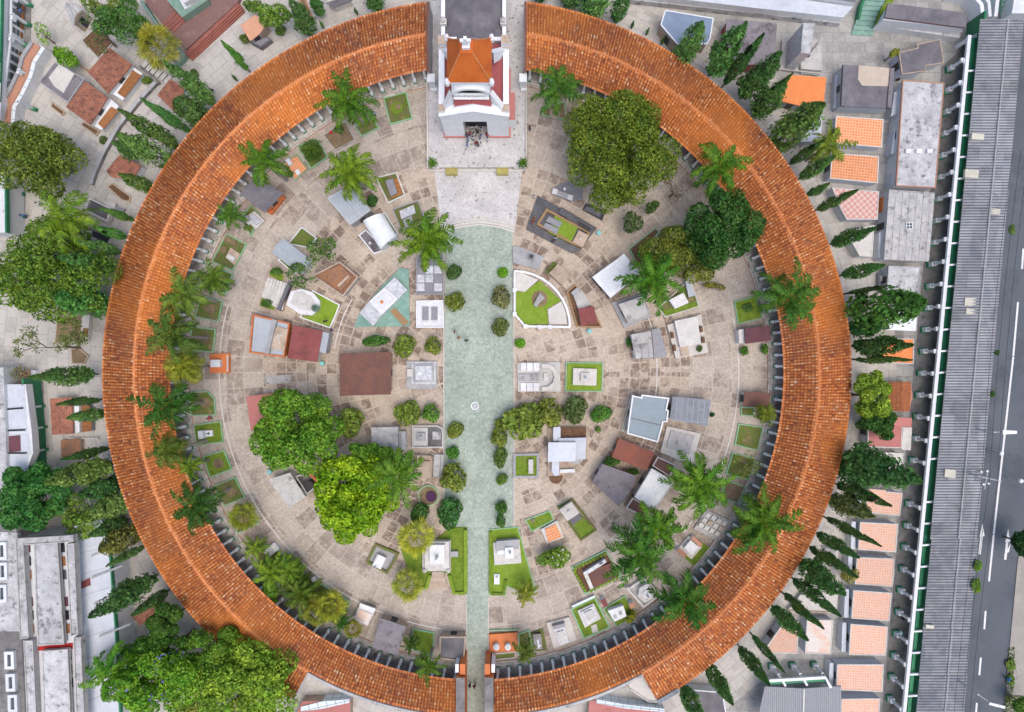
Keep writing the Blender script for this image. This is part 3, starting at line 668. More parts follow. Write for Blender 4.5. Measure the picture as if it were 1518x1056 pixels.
# little red gable between front and tower
mb = MB(); mb.face([(-7.6, 32.95, 10.9), (-5.15, 32.95, 11.9), (-5.15, 33.75, 12.7), (-7.6, 33.75, 11.7)], 'red_paint'); mb.face([(-5.15, 32.95, 11.9), (-2.7, 32.95, 10.9), (-2.7, 33.75, 11.7), (-5.15, 33.75, 12.7)], 'red_paint')
mb.face([(-7.6, 32.95, 10.0), (-2.7, 32.95, 10.0), (-2.7, 32.95, 10.9), (-5.15, 32.95, 11.9), (-7.6, 32.95, 10.9)], 'church_white'); part(ch, 'porch_roof', mb)
# tower
TX0, TX1, TY0, TY1, TE = -7.85, -2.65, 33.8, 38.9, 17.0
tw = part(ch, 'tower', MB().prism([(TX0+0.2, TY0+0.2), (TX1-0.2, TY0+0.2), (TX1-0.2, TY1-0.2), (TX0+0.2, TY1-0.2)], 9.0, TE, 'church_white'))
mb = MB()
for k in range(14):
    a0, a1 = pi*k/14, pi*(k+1)/14
    mb.face([(-5.25-2.0*cos(a0), TY0-0.02, 14.0+1.4*sin(a0)), (-5.25-2.0*cos(a1), TY0-0.02, 14.0+1.4*sin(a1)), (-5.25, TY0-0.02, 13.2)][::-1], 'glass')
mb.face([(-7.25, TY0-0.02, 12.9), (-3.25, TY0-0.02, 12.9), (-3.25, TY0-0.02, 14.0), (-7.25, TY0-0.02, 14.0)], 'glass'); wd = sub(tw, 'arched_window', mb, ch)
mb = MB()
for k in range(16):
    a0, a1 = pi*k/16, pi*(k+1)/16
    q = lambda r, a, y: (-5.25-r*cos(a), y, 14.0+(r-0.6)*sin(a))
    mb.face([q(2.5, a0, TY0-0.5), q(2.5, a1, TY0-0.5), q(2.0, a1, TY0-0.5), q(2.0, a0, TY0-0.5)][::-1], 'church_white'); mb.face([q(2.5, a0, TY0-0.5), q(2.5, a0, TY0+0.2), q(2.5, a1, TY0+0.2), q(2.5, a1, TY0-0.5)], 'church_white')
for k in range(8): mb.box(-7.0+k*0.5, TY0-0.35, 12.9, 13.7, 0.12, 0.12, 0, 'church_white')
mb.box(-5.25, TY0-0.35, 13.7, 13.85, 4.4, 0.3, 0, 'church_white').box(-5.25, TY0-0.35, 12.75, 12.9, 4.6, 0.6, 0, 'church_white'); sub(tw, 'balustrade', mb, ch)
ap = (-5.4, 36.2, 22.0); E4 = [(TX0-0.15, TY0-0.15), (TX1+0.15, TY0-0.15), (TX1+0.15, TY1+0.15), (TX0-0.15, TY1+0.15)]
TOP = [(-6.1, 35.4), (-4.6, 35.4), (-4.6, 36.9), (-6.1, 36.9)]
part(ch, 'tower_roof', MB().prism(E4, TE, 21.2, 'dome_tile', top=TOP).frame([(x, y) for x, y in E4], 0.5, TE-0.4, TE-0.01, 'church_white'))
mb = MB()
for i in range(4): mb.tube((*E4[i], TE+0.05), (*TOP[i], 21.2), 0.1, 0.08, 'ridge_tile', 6)
part(ch, 'hip_ridge', mb)
mb = MB().box(-5.35, 36.15, 21.0, 21.7, 0.9, 0.8, 0, 'church_white').box(-5.35, 36.15, 21.7, 23.4, 0.36, 0.36, 0, 'church_white').box(-5.35, 36.15, 22.5, 22.85, 1.25, 0.34, 0, 'church_white'); part(ch, 'cross', mb)
for x, y in E4: part(ch, 'finial', MB().lathe(x, y, [(0.3, TE-0.6), (0.34, TE+0.2), (0.14, TE+0.5), (0.26, TE+0.8), (0, TE+1.1)], 'church_white', 10))
for sx, cx_, tx in ((-1, X0+0.4, TX0), (1, X1-0.4, TX1)):
    for yy, ty in ((Y0+0.7, TY0), (Y1-1.0, TY1)):
        mb = MB(); p0, p1 = Vector((cx_, yy, 9.6)), Vector((tx, ty, 13.8)); d = (p1-p0); nn = Vector((-d.y, d.x, 0)).normalized()*0.34
        for u, vv in ((0, 1),):
            mb.face([p0-nn, p1-nn, p1+nn, p0+nn], 'church_white'); mb.face([p0-nn+Vector((0, 0, -2)), p1-nn+Vector((0, 0, -3)), p1-nn, p0-nn], 'church_white'); mb.face([p1+nn+Vector((0, 0, -3)), p0+nn+Vector((0, 0, -2)), p0+nn, p1+nn], 'church_white')
        mb.box(p0.x, p0.y, 8.8, 10.4, 0.95, 0.95, 0, 'church_white', 'stone_tan'); part(ch, 'flying_buttress', mb)
# nave
NV = [(-8.95, Y1+0.02), (-1.3, Y1+0.02), (-1.3, 66), (-8.95, 66)]
part(ch, 'nave', MB().prism([(-9.5, Y1+0.02), (-0.8, Y1+0.02), (-0.8, 66.5), (-9.5, 66.5)], 0.5, 8.2, 'church_white').frame([(-9.5, Y1+0.02), (-0.8, Y1+0.02), (-0.8, 66.5), (-9.5, 66.5)], 0.5, 8.1, 9.5, 'church_white'))
part(ch, 'nave_roof', MB().gable(NV, 8.9, 10.4, 'slate', 0, 'church_white'))
for x in (-9.15, -1.15): part(ch, 'finial', MB().box(x, 44.6, 9.4, 10.2, 0.8, 0.8, 0, 'stone_white').lathe(x, 44.6, [(0.3, 10.2), (0.35, 10.7), (0.1, 11.2), (0, 11.5)], 'stone_white', 10))
part(ch, 'side_porch', MB().prism([(X1, 33.6), (X1+0.9, 33.6), (X1+0.9, 37.5), (X1, 37.5)], 0.5, 4.0, 'pink_roof', 'church_white'))
# forecourt walls and yellow plant boxes
for nm, pts, lb in (('low_wall', [(634, 115), (635, 251), (652, 252)], 'thin pale wall edging the white forecourt on the orange grave side'), ('low_wall', [(780, 115), (780, 251), (762, 252)], 'thin pale wall edging the white forecourt beside the broad olive tree')):
    p = WP(pts); o = MB().wallstrip(p, 0.2, 0, 0.95, 'concrete_pale').build(nm, None, (*p[0], 0)); tag(o, lb, 'wall', 'forecourt walls')
mb = MB().wallstrip(WP([(645, 254), (774, 254)]), 0.3, 0, 0.35, 'concrete_pale'); struct('forecourt_step', mb)
for cx_, lb in ((670, 'mossy yellow stone box on the forecourt edge, on the side of the barrel-vaulted tomb'), (745, 'mossy yellow stone box on the forecourt edge, on the side of the black granite tomb')):
    p = W2(cx_, 256); t = thing('stone_planter', lb, 'planter', (*p, 0), 'yellow boxes on the forecourt edge')
    part(t, 'box', MB().frame(ccw([(p[0]-0.85, p[1]-0.5), (p[0]+0.85, p[1]-0.5), (p[0]+0.85, p[1]+0.5), (p[0]-0.85, p[1]+0.5)]), 0.14, 0, 0.85, 'yellow_stone'))
    part(t, 'moss', MB().flat([(p[0]-0.8, p[1]-0.45), (p[0]+0.8, p[1]-0.45), (p[0]+0.8, p[1]+0.45), (p[0]-0.8, p[1]+0.45)], 0.72, 'yellow_stone'))

# ---------------------------------------------------------------- road and pavement beyond the shed
def line_x(y, xa, ya, xb, yb): return xa+(xb-xa)*(y-ya)/(yb-ya)
mb = MB(); mb.flat(WP([(1490, -200), (1900, -200), (1900, 1300), (1330, 1300), (1385, 1056), (1440, 528)]), 0.016, 'asphalt'); struct('road', mb)
mb = MB(); mb.prism(WP([(1560, 600), (1900, 600), (1900, 1300), (1484, 1300), (1492, 1000), (1508, 830)]), 0, 0.14, 'sidewalk'); struct('pavement', mb)
mb = MB()
def stripe(a, b, w=0.28):
    a, b = Vector(W2(*a)), Vector(W2(*b)); d = (b-a).normalized(); n = Vector((-d.y, d.x))*w/2
    mb.face([(a.x-n.x, a.y-n.y, 0.02), (b.x-n.x, b.y-n.y, 0.02), (b.x+n.x, b.y+n.y, 0.02), (a.x+n.x, a.y+n.y, 0.02)], 'road_paint')
for a, b in (((1517, 369), (1515, 399)), ((1509, 448), (1502, 528)), ((1502, 529), (1473, 792)), ((1473, 793), (1466, 862)), ((1461, 906), (1459, 933)), ((1454, 975), (1451.6, 1001)), ((1448, 1042), (1445, 1080)), ((1530, 230), (1527, 262)), ((1537, 160), (1534, 192))): stripe(a, b)
for ax, ay in ((1456, 776), (1494, 784)):
    stripe((ax-0.6, ay+16), (ax-4, ay+46), 0.35)
    p = [W2(ax+0.5, ay), W2(ax-4, ay+20), W2(ax+3.5, ay+19)]; mb.face([(x, y, 0.021) for x, y in ccw(p)], 'road_paint')
p = [W2(1488, 824), W2(1498, 806), W2(1496, 818)]; mb.face([(x, y, 0.022) for x, y in ccw(p)], 'road_paint')
struct('road_markings', mb)

# ---------------------------------------------------------------- covered walkway with corrugated roof on the road side
cw = thing('covered_walkway', 'long covered walkway with a grey corrugated roof and white columns along the road', 'walkway', (*W2(1400, 560), 0))
Lx = lambda y: line_x(y, 1453, 29, 1354, 1056)
Rx_ = lambda y: line_x(y, 1518, 27, 1425, 1056)
Mx = lambda y: line_x(y, 1494, 28, 1396, 1056)
def corr(name, fa, za, fb, zb, y0, y1, lift=0.0, mat='corrugated'):
    n = int(abs(y1-y0)*0.1/0.105)
    ys = np.linspace(y0, y1, n+1); k = np.arange(n+1); off = 0.075*np.cos(k*pi/2)+lift
    A = np.array([W2(fa(y), y, za) for y in ys]); B = np.array([W2(fb(y), y, zb) for y in ys])
    V = np.concatenate([np.c_[A, za+off], np.c_[B, zb+off]]); i = np.arange(n)
    F = np.stack([i, i+n+1, i+n+2, i+1], 1)
    if A[0][0] > B[0][0]: F = F[:, ::-1]
    UV = np.concatenate([np.c_[k*0.09, np.zeros(n+1)], np.c_[k*0.09, np.full(n+1, 4.5)]])
    return npmesh(name, V, F[:, ::-1], UV, mat, cw, cw.location)
m, n, l, b = nodes('corrugated'); tc = n.new('ShaderNodeTexCoord'); co = tc.outputs['Object']
br = n.new('ShaderNodeTexBrick'); l.new(tc.outputs['UV'], br.inputs['Vector']); br.inputs['Scale'].default_value = 1; br.inputs['Brick Width'].default_value = 1.7; br.inputs['Row Height'].default_value = 2.0; br.inputs['Mortar Size'].default_value = 0.0
br.inputs['Color1'].default_value = (0.165, 0.18, 0.215, 1); br.inputs['Color2'].default_value = (0.35, 0.37, 0.415, 1); br.inputs['Mortar'].default_value = (0.2, 0.2, 0.2, 1)
col = mixc(n, l, mrange(n, l, noise(n, l, co, 0.45, 8, 0.75, 0.8), 0.42, 0.62, 0, 0.6), br.outputs['Color'], (0.42, 0.42, 0.43))
col = mixc(n, l, mrange(n, l, noise(n, l, co, 0.2, 8, 0.75, 1.0), 0.52, 0.66, 0, 0.6), col, (0.17, 0.165, 0.165))
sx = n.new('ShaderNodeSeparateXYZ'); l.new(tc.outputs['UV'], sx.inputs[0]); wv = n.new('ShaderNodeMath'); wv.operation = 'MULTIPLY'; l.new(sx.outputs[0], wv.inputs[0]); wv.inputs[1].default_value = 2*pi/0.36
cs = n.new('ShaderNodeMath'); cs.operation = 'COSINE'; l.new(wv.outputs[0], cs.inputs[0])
col = mixc(n, l, mrange(n, l, cs.outputs[0], -1, 0.4, 0.9, 0), col, (0.07, 0.07, 0.08))   # troughs are mixed towards near black
l.new(col, b.inputs['Base Color']); b.inputs['Roughness'].default_value = 0.75
seg = [(29, 798, 4.9, 0), (798, 868, 4.8, 0), (868, 932, 4.72, 0), (932, 1000, 4.62, 0), (1000, 1110, 4.5, 0)]
sh = 0
for (y0, y1, zr, _), dx in zip(seg, (0, 2, 2, 3, 4)):
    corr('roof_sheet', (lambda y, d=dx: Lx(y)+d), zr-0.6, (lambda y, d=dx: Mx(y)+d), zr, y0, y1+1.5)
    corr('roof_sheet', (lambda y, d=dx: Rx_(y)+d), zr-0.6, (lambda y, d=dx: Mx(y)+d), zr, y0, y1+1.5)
    a, c = W2(Mx(y0)+dx, y0, zr), W2(Mx(y1)+dx, y1, zr); part(cw, 'ridge_cap', MB().tube((*a, zr+0.08), (*c, zr+0.08), 0.11, 0.11, 'stone_grey', 6))
for cx_, cy_, w, h in ((1449, 203, 18, 9), (1440, 258, 20, 12), (1439, 448, 19, 12), (1440, 462, 17, 8), (1475, 314, 14, 9), (1408, 702, 16, 12), (1378, 929, 12, 5)):
    zz = 4.62 if cx_ < Mx(cy_) else 4.7
    part(cw, 'skylight_panel', MB().prism(WP(rr(cx_, cy_, w, h, 5.5), zz), zz-0.3, zz+0.13, 'skylight'))
part(cw, 'back_wall', MB().wallstrip(WP([(Lx(20)+2, 20), (Lx(1110)+2, 1110)], 3), 0.3, 0, 3.8, 'green_paint'))
bx = lambda y: line_x(y, 1438, 50, 1341, 1056)
part(cw, 'beam', MB().wallstrip(WP([(bx(y), y) for y in (52, 300, 560, 800, 1100)], 4.0), 0.48, 3.6, 4.0, 'white_clean'))
rl = random.Random(4); mb = MB()
for k in range(15):
    if k in (4, 8): continue
    y = 534+k*3.2; x0_, y0_ = W2(bx(y), y, 3.8); x0_ -= 0.262
    for q in range(rl.randint(1, 3)): mb.box(x0_, y0_+rl.uniform(-0.08, 0.08), 3.64+q*0.1, 3.72+q*0.1, 0.03, rl.uniform(0.08, 0.2), radians(5.5), 'maroon_dark')
part(cw, 'lettering', mb)
part(cw, 'gutter', MB().wallstrip(WP([(bx(y)+6.5, y) for y in (56, 560, 1100)], 3.2), 0.5, 2.9, 3.2, 'green_paint'))
part(cw, 'floor', MB().prism(WP([(1396, 100), (1500, 0), (1390, 1110), (1303, 1110)]), 0, 0.15, 'concrete_black', 'concrete'))
ys = [105+32.0*k for k in range(32)]
for y in ys:
    x = 1404-(y-105)*0.0945
    if abs(y-713) < 10: continue
    p = W2(x, y); a = radians(5.5)
    c = part(cw, 'column', MB().box(*p, 1.0, 3.7, 0.34, 0.34, a, 'white_clean').box(*p, 3.3, 3.65, 0.6, 0.6, a, 'white_clean'))
    sub(c, 'pedestal', MB().box(*p, 0, 0.5, 0.95, 0.95, a, 'green_paint').box(*p, 0.5, 1.3, 0.66, 0.66, a, 'white_clean'), cw)
    q0 = W2(bx(y)+1, y, 3.9); q1 = (q0[0]+1.6, q0[1]+0.1); part(cw, 'strut', MB().wallstrip([p, q0, q1], 0.26, 3.55, 3.85, 'white_clean'))

# ---------------------------------------------------------------- niche gallery on the west edge
ng = thing('niche_gallery', 'white-roofed burial-niche gallery with leaning fins beside the winding orange-channel wall', 'gallery', (*W2(15, 60), 0))
edge = [(12, -40), (11, 60), (0, 150), (-20, 300)]
mb = MB().prism(WP([(-120, -40), (2, -40), (-3, 150), (-14, 200), (-14, 250), (-120, 250)], 4), 0, 4, 'white_paint'); part(ng, 'roof', mb)
mb = MB()
for k in range(7):
    y = -20+k*29; mb.flat(WP([(-9, y), (1, y-2), (0, y+24), (-9, y+26)], 4.02), 4.02, 'white_clean')
part(ng, 'roof_panel', mb)
mb = MB().wallstrip(WP([(21, -40), (20, 60), (9, 150)], 2), 0.3, 0, 2.6, 'white_paint'); mb.wallstrip(WP([(3, -40), (1, 60), (-2, 150)], 4), 0.2, 3.6, 4.1, 'green_paint'); part(ng, 'niche_wall', mb)
for k in range(10):
    for r in range(3):
        x, y = W2(21-k*0.8, 5+k*13.5, 2); part(ng, 'niche', MB().box(x+0.1, y, 0.3+r*0.75, 0.9+r*0.75, 0.44, 0.85, 0, 'flower_mix' if (k*3+r) % 3 == 0 else 'glass'))
part(ng, 'floor', MB().prism(WP([(22, -40), (47, -40), (46, 60), (50, 90), (10, 180), (8, 150)]), 0, 0.1, 'concrete_black'))
for (bx_, by) in ((45, 9), (43, 38), (40, 69), (52, 118), (52, 163)):
    p = W2(bx_, by); q = W2(bx_-28, by-10, 3.6)
    c = part(ng, 'fin', MB().wallstrip([p, ((p[0]+q[0])/2, (p[1]+q[1])/2), q], 0.28, 2.6, 3.4, 'white_clean').box(*p, 0, 3.4, 0.4, 0.3, 0, 'white_clean'))
    sub(c, 'foot', MB().box(p[0]+0.05, p[1]-0.02, 0, 0.7, 0.9, 0.5, -0.3, 'green_paint'), ng)
# second stretch, by the two-tone tile tombs
ng2 = thing('niche_gallery', 'white-roofed burial-niche gallery with green edges behind the terracotta twin-planter tomb', 'gallery', (*W2(20, 640), 0))
part(ng2, 'roof', MB().prism(WP([(-90, 545), (5, 545), (8, 625), (10, 700), (20, 780), (-90, 780)], 4.5), 0, 4.5, 'concrete_stained', 'white_paint'))
mb = MB(); mb.flat(WP([(6, 571), (36, 571), (40, 641), (12, 641)], 3.9), 3.9, 'lilac_white'); mb.flat(WP([(13, 643), (42, 643), (46, 674), (10, 674)], 3.9), 3.9, 'lilac_white'); mb.flat(WP([(10, 676), (42, 674), (36, 705), (10, 703)], 3.9), 3.9, 'lilac_white')
mb.prism(WP([(5, 570), (38, 570), (47, 640), (49, 672), (36, 706), (8, 706)], 3.85), 2.5, 3.85, 'white_paint'); part(ng2, 'canopy', mb)
part(ng2, 'roof_opening', MB().flat(WP([(11, 647), (30, 645), (31, 669), (12, 671)], 3.93), 3.93, 'maroon_dark'))
part(ng2, 'niche_wall', MB().wallstrip(WP([(45, 560), (52, 640), (54, 700)], 2), 0.3, 0, 3.6, 'green_paint'))
for (bx_, by) in ((64, 602), (67, 633), (69, 666)):
    p = W2(bx_, by); q = W2(bx_-66, by+6, 4.1)
    c = part(ng2, 'fin', MB().wallstrip([p, q], 0.25, 3.2, 4.1, 'white_clean', 'dark_opening').box(*p, 0, 3.4, 0.3, 0.3, 0, 'white_clean'))
    sub(c, 'foot', MB().box(p[0], p[1], 0, 0.6, 0.8, 0.4, 0, 'green_paint'), ng2)
part(ng2, 'floor', MB().prism(WP([(40, 560), (64, 565), (68, 690), (45, 700)]), 0, 0.1, 'concrete_black'))
ng3 = thing('niche_gallery', 'white-roofed burial-niche gallery with a green edge behind the bushy palm and round olive tree', 'gallery', (*W2(0, 300), 0))
part(ng3, 'roof', MB().prism(WP([(-80, 255), (6, 255), (8, 345), (-80, 345)], 4), 0, 4, 'white_paint'))
part(ng3, 'green_edge', MB().wallstrip(WP([(8, 255), (9, 345)], 4), 0.25, 3.4, 4.05, 'green_paint'))
part(ng3, 'floor', MB().prism(WP([(8, 255), (38, 255), (37, 338), (10, 340)]), 0, 0.1, 'concrete_black'))
for (bx_, by) in ((35, 289), (36, 322)):
    p = W2(bx_, by); q = W2(bx_-36, by-9, 4.1)
    c = part(ng3, 'fin', MB().wallstrip([p, q], 0.28, 3.2, 4.2, 'white_clean').box(*p, 0, 3.4, 0.35, 0.3, 0, 'white_clean')); sub(c, 'foot', MB().box(*p, 0, 0.6, 0.7, 0.5, 0, 'green_paint'), ng3)

# ---------------------------------------------------------------- niche building, lower west corner
nb = thing('niche_building', 'two-storey white burial-niche block with weathered concrete roofs beyond the blue-flowering tree', 'building', (*W2(60, 930), 0))
ZB = 7.0
part(nb, 'lower_roof', MB().prism(WP([(-80, 760), (24, 780), (38, 1080), (-80, 1080)], 6), 0, 6, 'concrete_black', 'concrete'))
part(nb, 'lower_slab', MB().prism(WP([(-70, 785), (26, 790), (30, 936), (-70, 936)], 6.1), 5.5, 6.12, 'concrete_stained'))
part(nb, 'white_roof', MB().prism(WP([(110, 780), (150, 770), (162, 800), (172, 940), (180, 1080), (118, 1080)], 4.6), 0, 4.6, 'lilac_white', 'white_paint'))
part(nb, 'core', MB().prism(WP([(32, 797), (108, 793), (120, 1080), (44, 1080)], 6.1), 0, 6.1, 'white_paint'))
part(nb, 'roof_slab', MB().prism(WP([(51, 806), (86, 804), (96, 955), (56, 957)], ZB), ZB-0.5, ZB, 'concrete_stained', 'concrete').frame(WP([(51, 806), (86, 804), (96, 955), (56, 957)], ZB), 0.18, ZB-0.2, ZB+0.12, 'concrete'))
part(nb, 'roof_slab', MB().prism(WP([(62, 965), (101, 962), (106, 1080), (66, 1080)], ZB), ZB-0.5, ZB, 'concrete_stained', 'concrete').frame(WP([(62, 965), (101, 962), (106, 1080), (66, 1080)], ZB), 0.18, ZB-0.2, ZB+0.12, 'concrete'))
for pts in ([(24, 798), (110, 793), (110, 803), (36, 808), (44, 945), (31, 947)], [(99, 806), (111, 805), (117, 940), (106, 943)], [(36, 949), (50, 949), (56, 1080), (42, 1080)], [(110, 945), (121, 944), (127, 1080), (115, 1080)]):
    part(nb, 'roof_edge', MB().prism(WP(pts, ZB), ZB-0.8, ZB+0.05, 'concrete_stained', 'concrete').frame(WP(pts, ZB), 0.12, ZB, ZB+0.2, 'concrete'))
mb = MB()
for k in range(12):
    y = 812+k*20; x1_ = line_x(y, 42, 812, 54, 1050); x2_ = line_x(y, 93, 812, 108, 1050)
    for x in (x1_, x2_):
        if k % 4 == 3: continue
        part(nb, 'niche', MB().flat(WP(rr(x, y, 6.0, 14, -4), 6.15), 6.15, ('flower_mix', 'dark_opening', 'maroon_dark', 'glass')[(k*2+int(x)) % 4]))
part(nb, 'flower_ledge', MB().flat(WP([(55, 959), (108, 953), (108, 962), (56, 965)], 6.15), 6.16, 'flower_red'))
for x, y in ((3, 817), (4, 847), (3, 880), (14, 979), (16, 1012), (19, 1043)):
    t_ = part(nb, 'skylight', MB().frame(WP(rr(x, y, 14, 26, -2), 6.4), 0.4, 5.9, 6.5, 'white_paint')); sub(t_, 'pane', MB().flat(WP(rr(x, y, 8, 20, -2), 6.4), 6.3, 'glass'), nb)
for x, y in ((151, 819), (152, 851), (155, 890), (163, 938), (170, 972)):
    p = W2(x-16, y+6, 4.9); q = W2(x+29, y-12, 4.9)
    part(nb, 'fin', MB().wallstrip([p, q], 0.28, 4.2, 4.9, 'white_clean', 'stone_grey'))
part(nb, 'niche_wall', MB().wallstrip(WP([(164, 790), (178, 900), (186, 1000), (190, 1080)], 2), 0.35, 0, 3.8, 'white_paint').wallstrip(WP([(161, 800), (171, 930), (178, 1060)], 4.6), 0.2, 4.0, 4.66, 'green_paint'))
mb = MB()
for k in range(9): mb.wallstrip(WP([(112+k*0.6, 790+k*32), (163+k*1.9, 779+k*30)], 4.62), 0.07, 4.5, 4.63, 'stone_grey')
part(nb, 'roof_seam', mb)
part(nb, 'roof_opening', MB().prism(WP([(117, 865), (133, 857), (134, 868), (119, 874)], 4.7), 4.6, 4.72, 'maroon'))
part(nb, 'floor', MB().prism(WP([(165, 790), (184, 790), (200, 980), (205, 1080), (175, 1080)]), 0, 0.1, 'concrete_black'))

# ---------------------------------------------------------------- north-west plaza, winding wall, strip wall
pz = thing('monument_plaza', 'brown paved plaza with flights of dark red steps and a green marble block', 'plaza', (*W2(290, 25), 0))
part(pz, 'platform', MB().prism(WP([(213, 0), (232, -45), (370, -45), (352, 4), (275, 74), (250, 47)], 0.9), 0, 0.9, 'brown_paving'))
mb = MB()
for k in range(4):
    d = k*2.2; mb.prism(WP([(352+d*0.7, 4+d), (356+d*0.7, 7+d), (277+d*0.7, 83+d*0.6), (273+d*0.7, 78+d*0.6)], 0.9), 0, 0.8-k*0.18, 'brown_step')
for k in range(4): mb.prism(WP([(238+k*5, 35-k*1+k*4), (258+k*5, 16-k+k*4), (261+k*5, 19-k+k*4), (241+k*5, 38-k+k*4)], 1.2), 0.8, 0.96+k*0.02, 'brown_step')
part(pz, 'steps', mb)
part(pz, 'marble_block', MB().prism(WP([(247, 0), (290, -30), (308, 0), (270, 26)], 2.2), 0.9, 2.2, 'green_marble'))
part(pz, 'monument', MB().prism(WP([(263, -4), (285, -20), (295, -4), (272, 12)], 3), 2.2, 2.6, 'white_clean').prism(WP([(268, -4), (285, -16), (291, -4), (274, 6)], 3.4), 2.6, 3.6, 'marble'))
part(pz, 'edge_wall', MB().wallstrip(WP([(210, 2), (235, 40), (274, 84)], 1), 0.4, 0, 1.2, 'green_marble').wallstrip(WP([(274, 84), (262, 96)], 0.8), 0.4, 0, 0.9, 'green_marble'))
st = thing('stone_steps', 'flight of pale stone steps with a low mossy side wall beneath the yellow fan palm', 'steps', (*W2(230, 108), 0))
mb = MB()
for k in range(6): mb.prism(WP([(212+k*6.2, 101+k*4), (220+k*6.2, 92+k*4), (225+k*6.2, 96+k*4), (217+k*6.2, 105+k*4)], 0), 0, 0.7-k*0.1, 'concrete_pale', 'concrete_black')
part(st, 'tread', mb); part(st, 'side_wall', MB().wallstrip(WP([(211, 101), (234, 122), (238, 126)]), 0.4, 0, 0.8, 'concrete_black'))
def longwall(name, label, cat, pts, d, z, mat, mt=None, group=None):
    p = WP(pts); o = MB().wallstrip(p, d, 0, z, mat, mt).build(name, None, (*p[len(p)//2], 0)); return tag(o, label, cat, group)
longwall('low_wall', 'mossy low wall curving past the planter tombs towards the stone steps', 'wall', [(236, 122), (205, 155), (178, 190), (158, 225), (143, 258), (138, 275)], 0.55, 0.7, 'concrete_black', 'stone_grey')
ww = thing('winding_wall', 'winding grey wall with an orange channel and white tiled ledge', 'wall', (*W2(35, 120), 0))
WV = [(54, 66), (40, 88), (35, 108), (22, 135), (10, 155), (8, 182)]
part(ww, 'channel', MB().wallstrip(WP([(a, b) for a, b in WV], 2.2), 1.1, 0, 2.2, 'salmon', 'brick_red'))
part(ww, 'back_kerb', MB().wallstrip(WP([(a-7, b-3) for a, b in WV], 2.4), 0.5, 0, 2.5, 'stone_grey'))
part(ww, 'tiled_ledge', MB().wallstrip(WP([(a+9, b+3) for a, b in WV], 1.9), 0.85, 0, 1.9, 'white_paint', 'white_tile'))
# ---------------------------------------------------------------- north-east corner walls
nw = thing('niche_wall', 'long grimy white burial-niche wall with a grey roof along the top edge, beside the green steps', 'wall', (*W2(1150, 10), 0))
part(nw, 'roof', MB().prism(WP([(880, -40), (1275, -40), (1268, 4), (1137, -16), (1000, -30)], 3.5), 0, 3.5, 'slate', 'white_paint'))
mb = MB()
for x in (1000, 1068, 1137, 1200, 1240): mb.wallstrip(WP([(x, -40), (x-8, -6)], 3.5), 0.12, 3.4, 3.53, 'slate')
part(nw, 'roof_seam', mb)
part(nw, 'face', MB().prism(WP([(960, -30), (1137, -8), (1265, 10), (1250, 26), (1137, 14), (950, -8)], 2.6), 0, 2.6, 'lilac_white', 'white_paint'))
part(nw, 'plinth', MB().prism(WP([(940, -10), (1137, 14), (1250, 28), (1246, 35), (1137, 22), (935, 0)], 1.2), 0, 1.2, 'concrete_stained'))
gs = thing('green_steps', 'curved flight of green terrazzo steps between the niche wall and the dark-roofed niche block', 'steps', (*W2(1290, 30), 0))
mb = MB()
for k in range(9):
    y = 52-k*6.5; x = 1277+k*2.2; mb.prism(WP([(x-16, y), (x+16-k*0.5, y+2), (x+17, y-5), (x-14, y-7)]), 0, 0.15+k*0.15, 'teal_floor')
part(gs, 'tread', mb)
part(gs, 'hedge_strip', MB().wallstrip(WP([(1297, 42), (1303, 22), (1315, 3), (1330, -15)]), 0.9, 0, 1.3, 'lawn'))
part(gs, 'side_wall', MB().wallstrip(WP([(1268, 32), (1272, 12), (1285, -10)]), 0.35, 0, 1.2, 'green_paint'))
cb = thing('niche_block', 'white burial-niche block with a dark flat roof between the green steps and the covered walkway', 'building', (*W2(1365, 30), 0))
part(cb, 'roof', MB().prism(WP([(1316, 5), (1433, 19), (1431, 41), (1312, 26)], 3.6), 3.3, 3.6, 'slate', 'rust_brown'))
part(cb, 'wall', MB().prism(WP([(1318, 10), (1430, 22), (1426, 44), (1306, 32)], 2.8), 0, 3.2, 'lilac_white', 'white_paint'))
part(cb, 'ledge', MB().prism(WP([(1303, 38), (1307, 31), (1428, 45), (1423, 56)], 1.5), 0, 1.4, 'concrete_stained', 'white_paint'))
cwl = longwall('curved_wall', 'curving white wall around the small green terrazzo corner court', 'wall', [(1398, 0), (1425, 6), (1437, 20), (1440, 40), (1436, 62), (1415, 72)], 0.55, 2.6, 'white_clean')
mb = MB(); mb.flat(WP([(1425, -40), (1510, -40), (1500, 27), (1455, 29), (1447, 60), (1438, 50), (1437, 20)]), 0.03, 'teal_floor'); struct('corner_court', mb)
cst = thing('green_steps', 'short straight flight of green terrazzo steps beside the corrugated roof', 'steps', (*W2(1490, 10), 0))
mb = MB()
for k in range(5): mb.prism(WP([(1481, 24-k*6), (1500, 25-k*6), (1502, 19-k*6), (1482, 18-k*6)]), 0, 0.2+k*0.15, 'teal_floor')
part(cst, 'tread', mb); part(cst, 'side_wall', MB().wallstrip(WP([(1466, 26), (1464, 5), (1450, -15)], 1.5), 0.45, 0, 1.8, 'white_clean').wallstrip(WP([(1474, 26), (1477, 0), (1480, -20)], 1.5), 0.5, 0, 1.8, 'white_clean').prism(WP([(1500, 20), (1560, 20), (1560, -30), (1508, -30)], 2.5), 0, 2.5, 'white_clean'))
# ================================================================ tombs and mausoleums
def face_to_lens(p):
    """index of the wall whose outside looks most towards the middle of the court"""
    best, bi = -9, 0; c = cen(p); n = len(p); d = Vector((CX-c[0], CY-c[1])).normalized()
    for i in range(n):
        a, b = Vector(p[i]), Vector(p[(i+1) % n]); e = b-a
        if e.length < 1.2: continue
        k = Vector((e.y, -e.x)).normalized().dot(d)
        if k > best: best, bi = k, i
    return bi

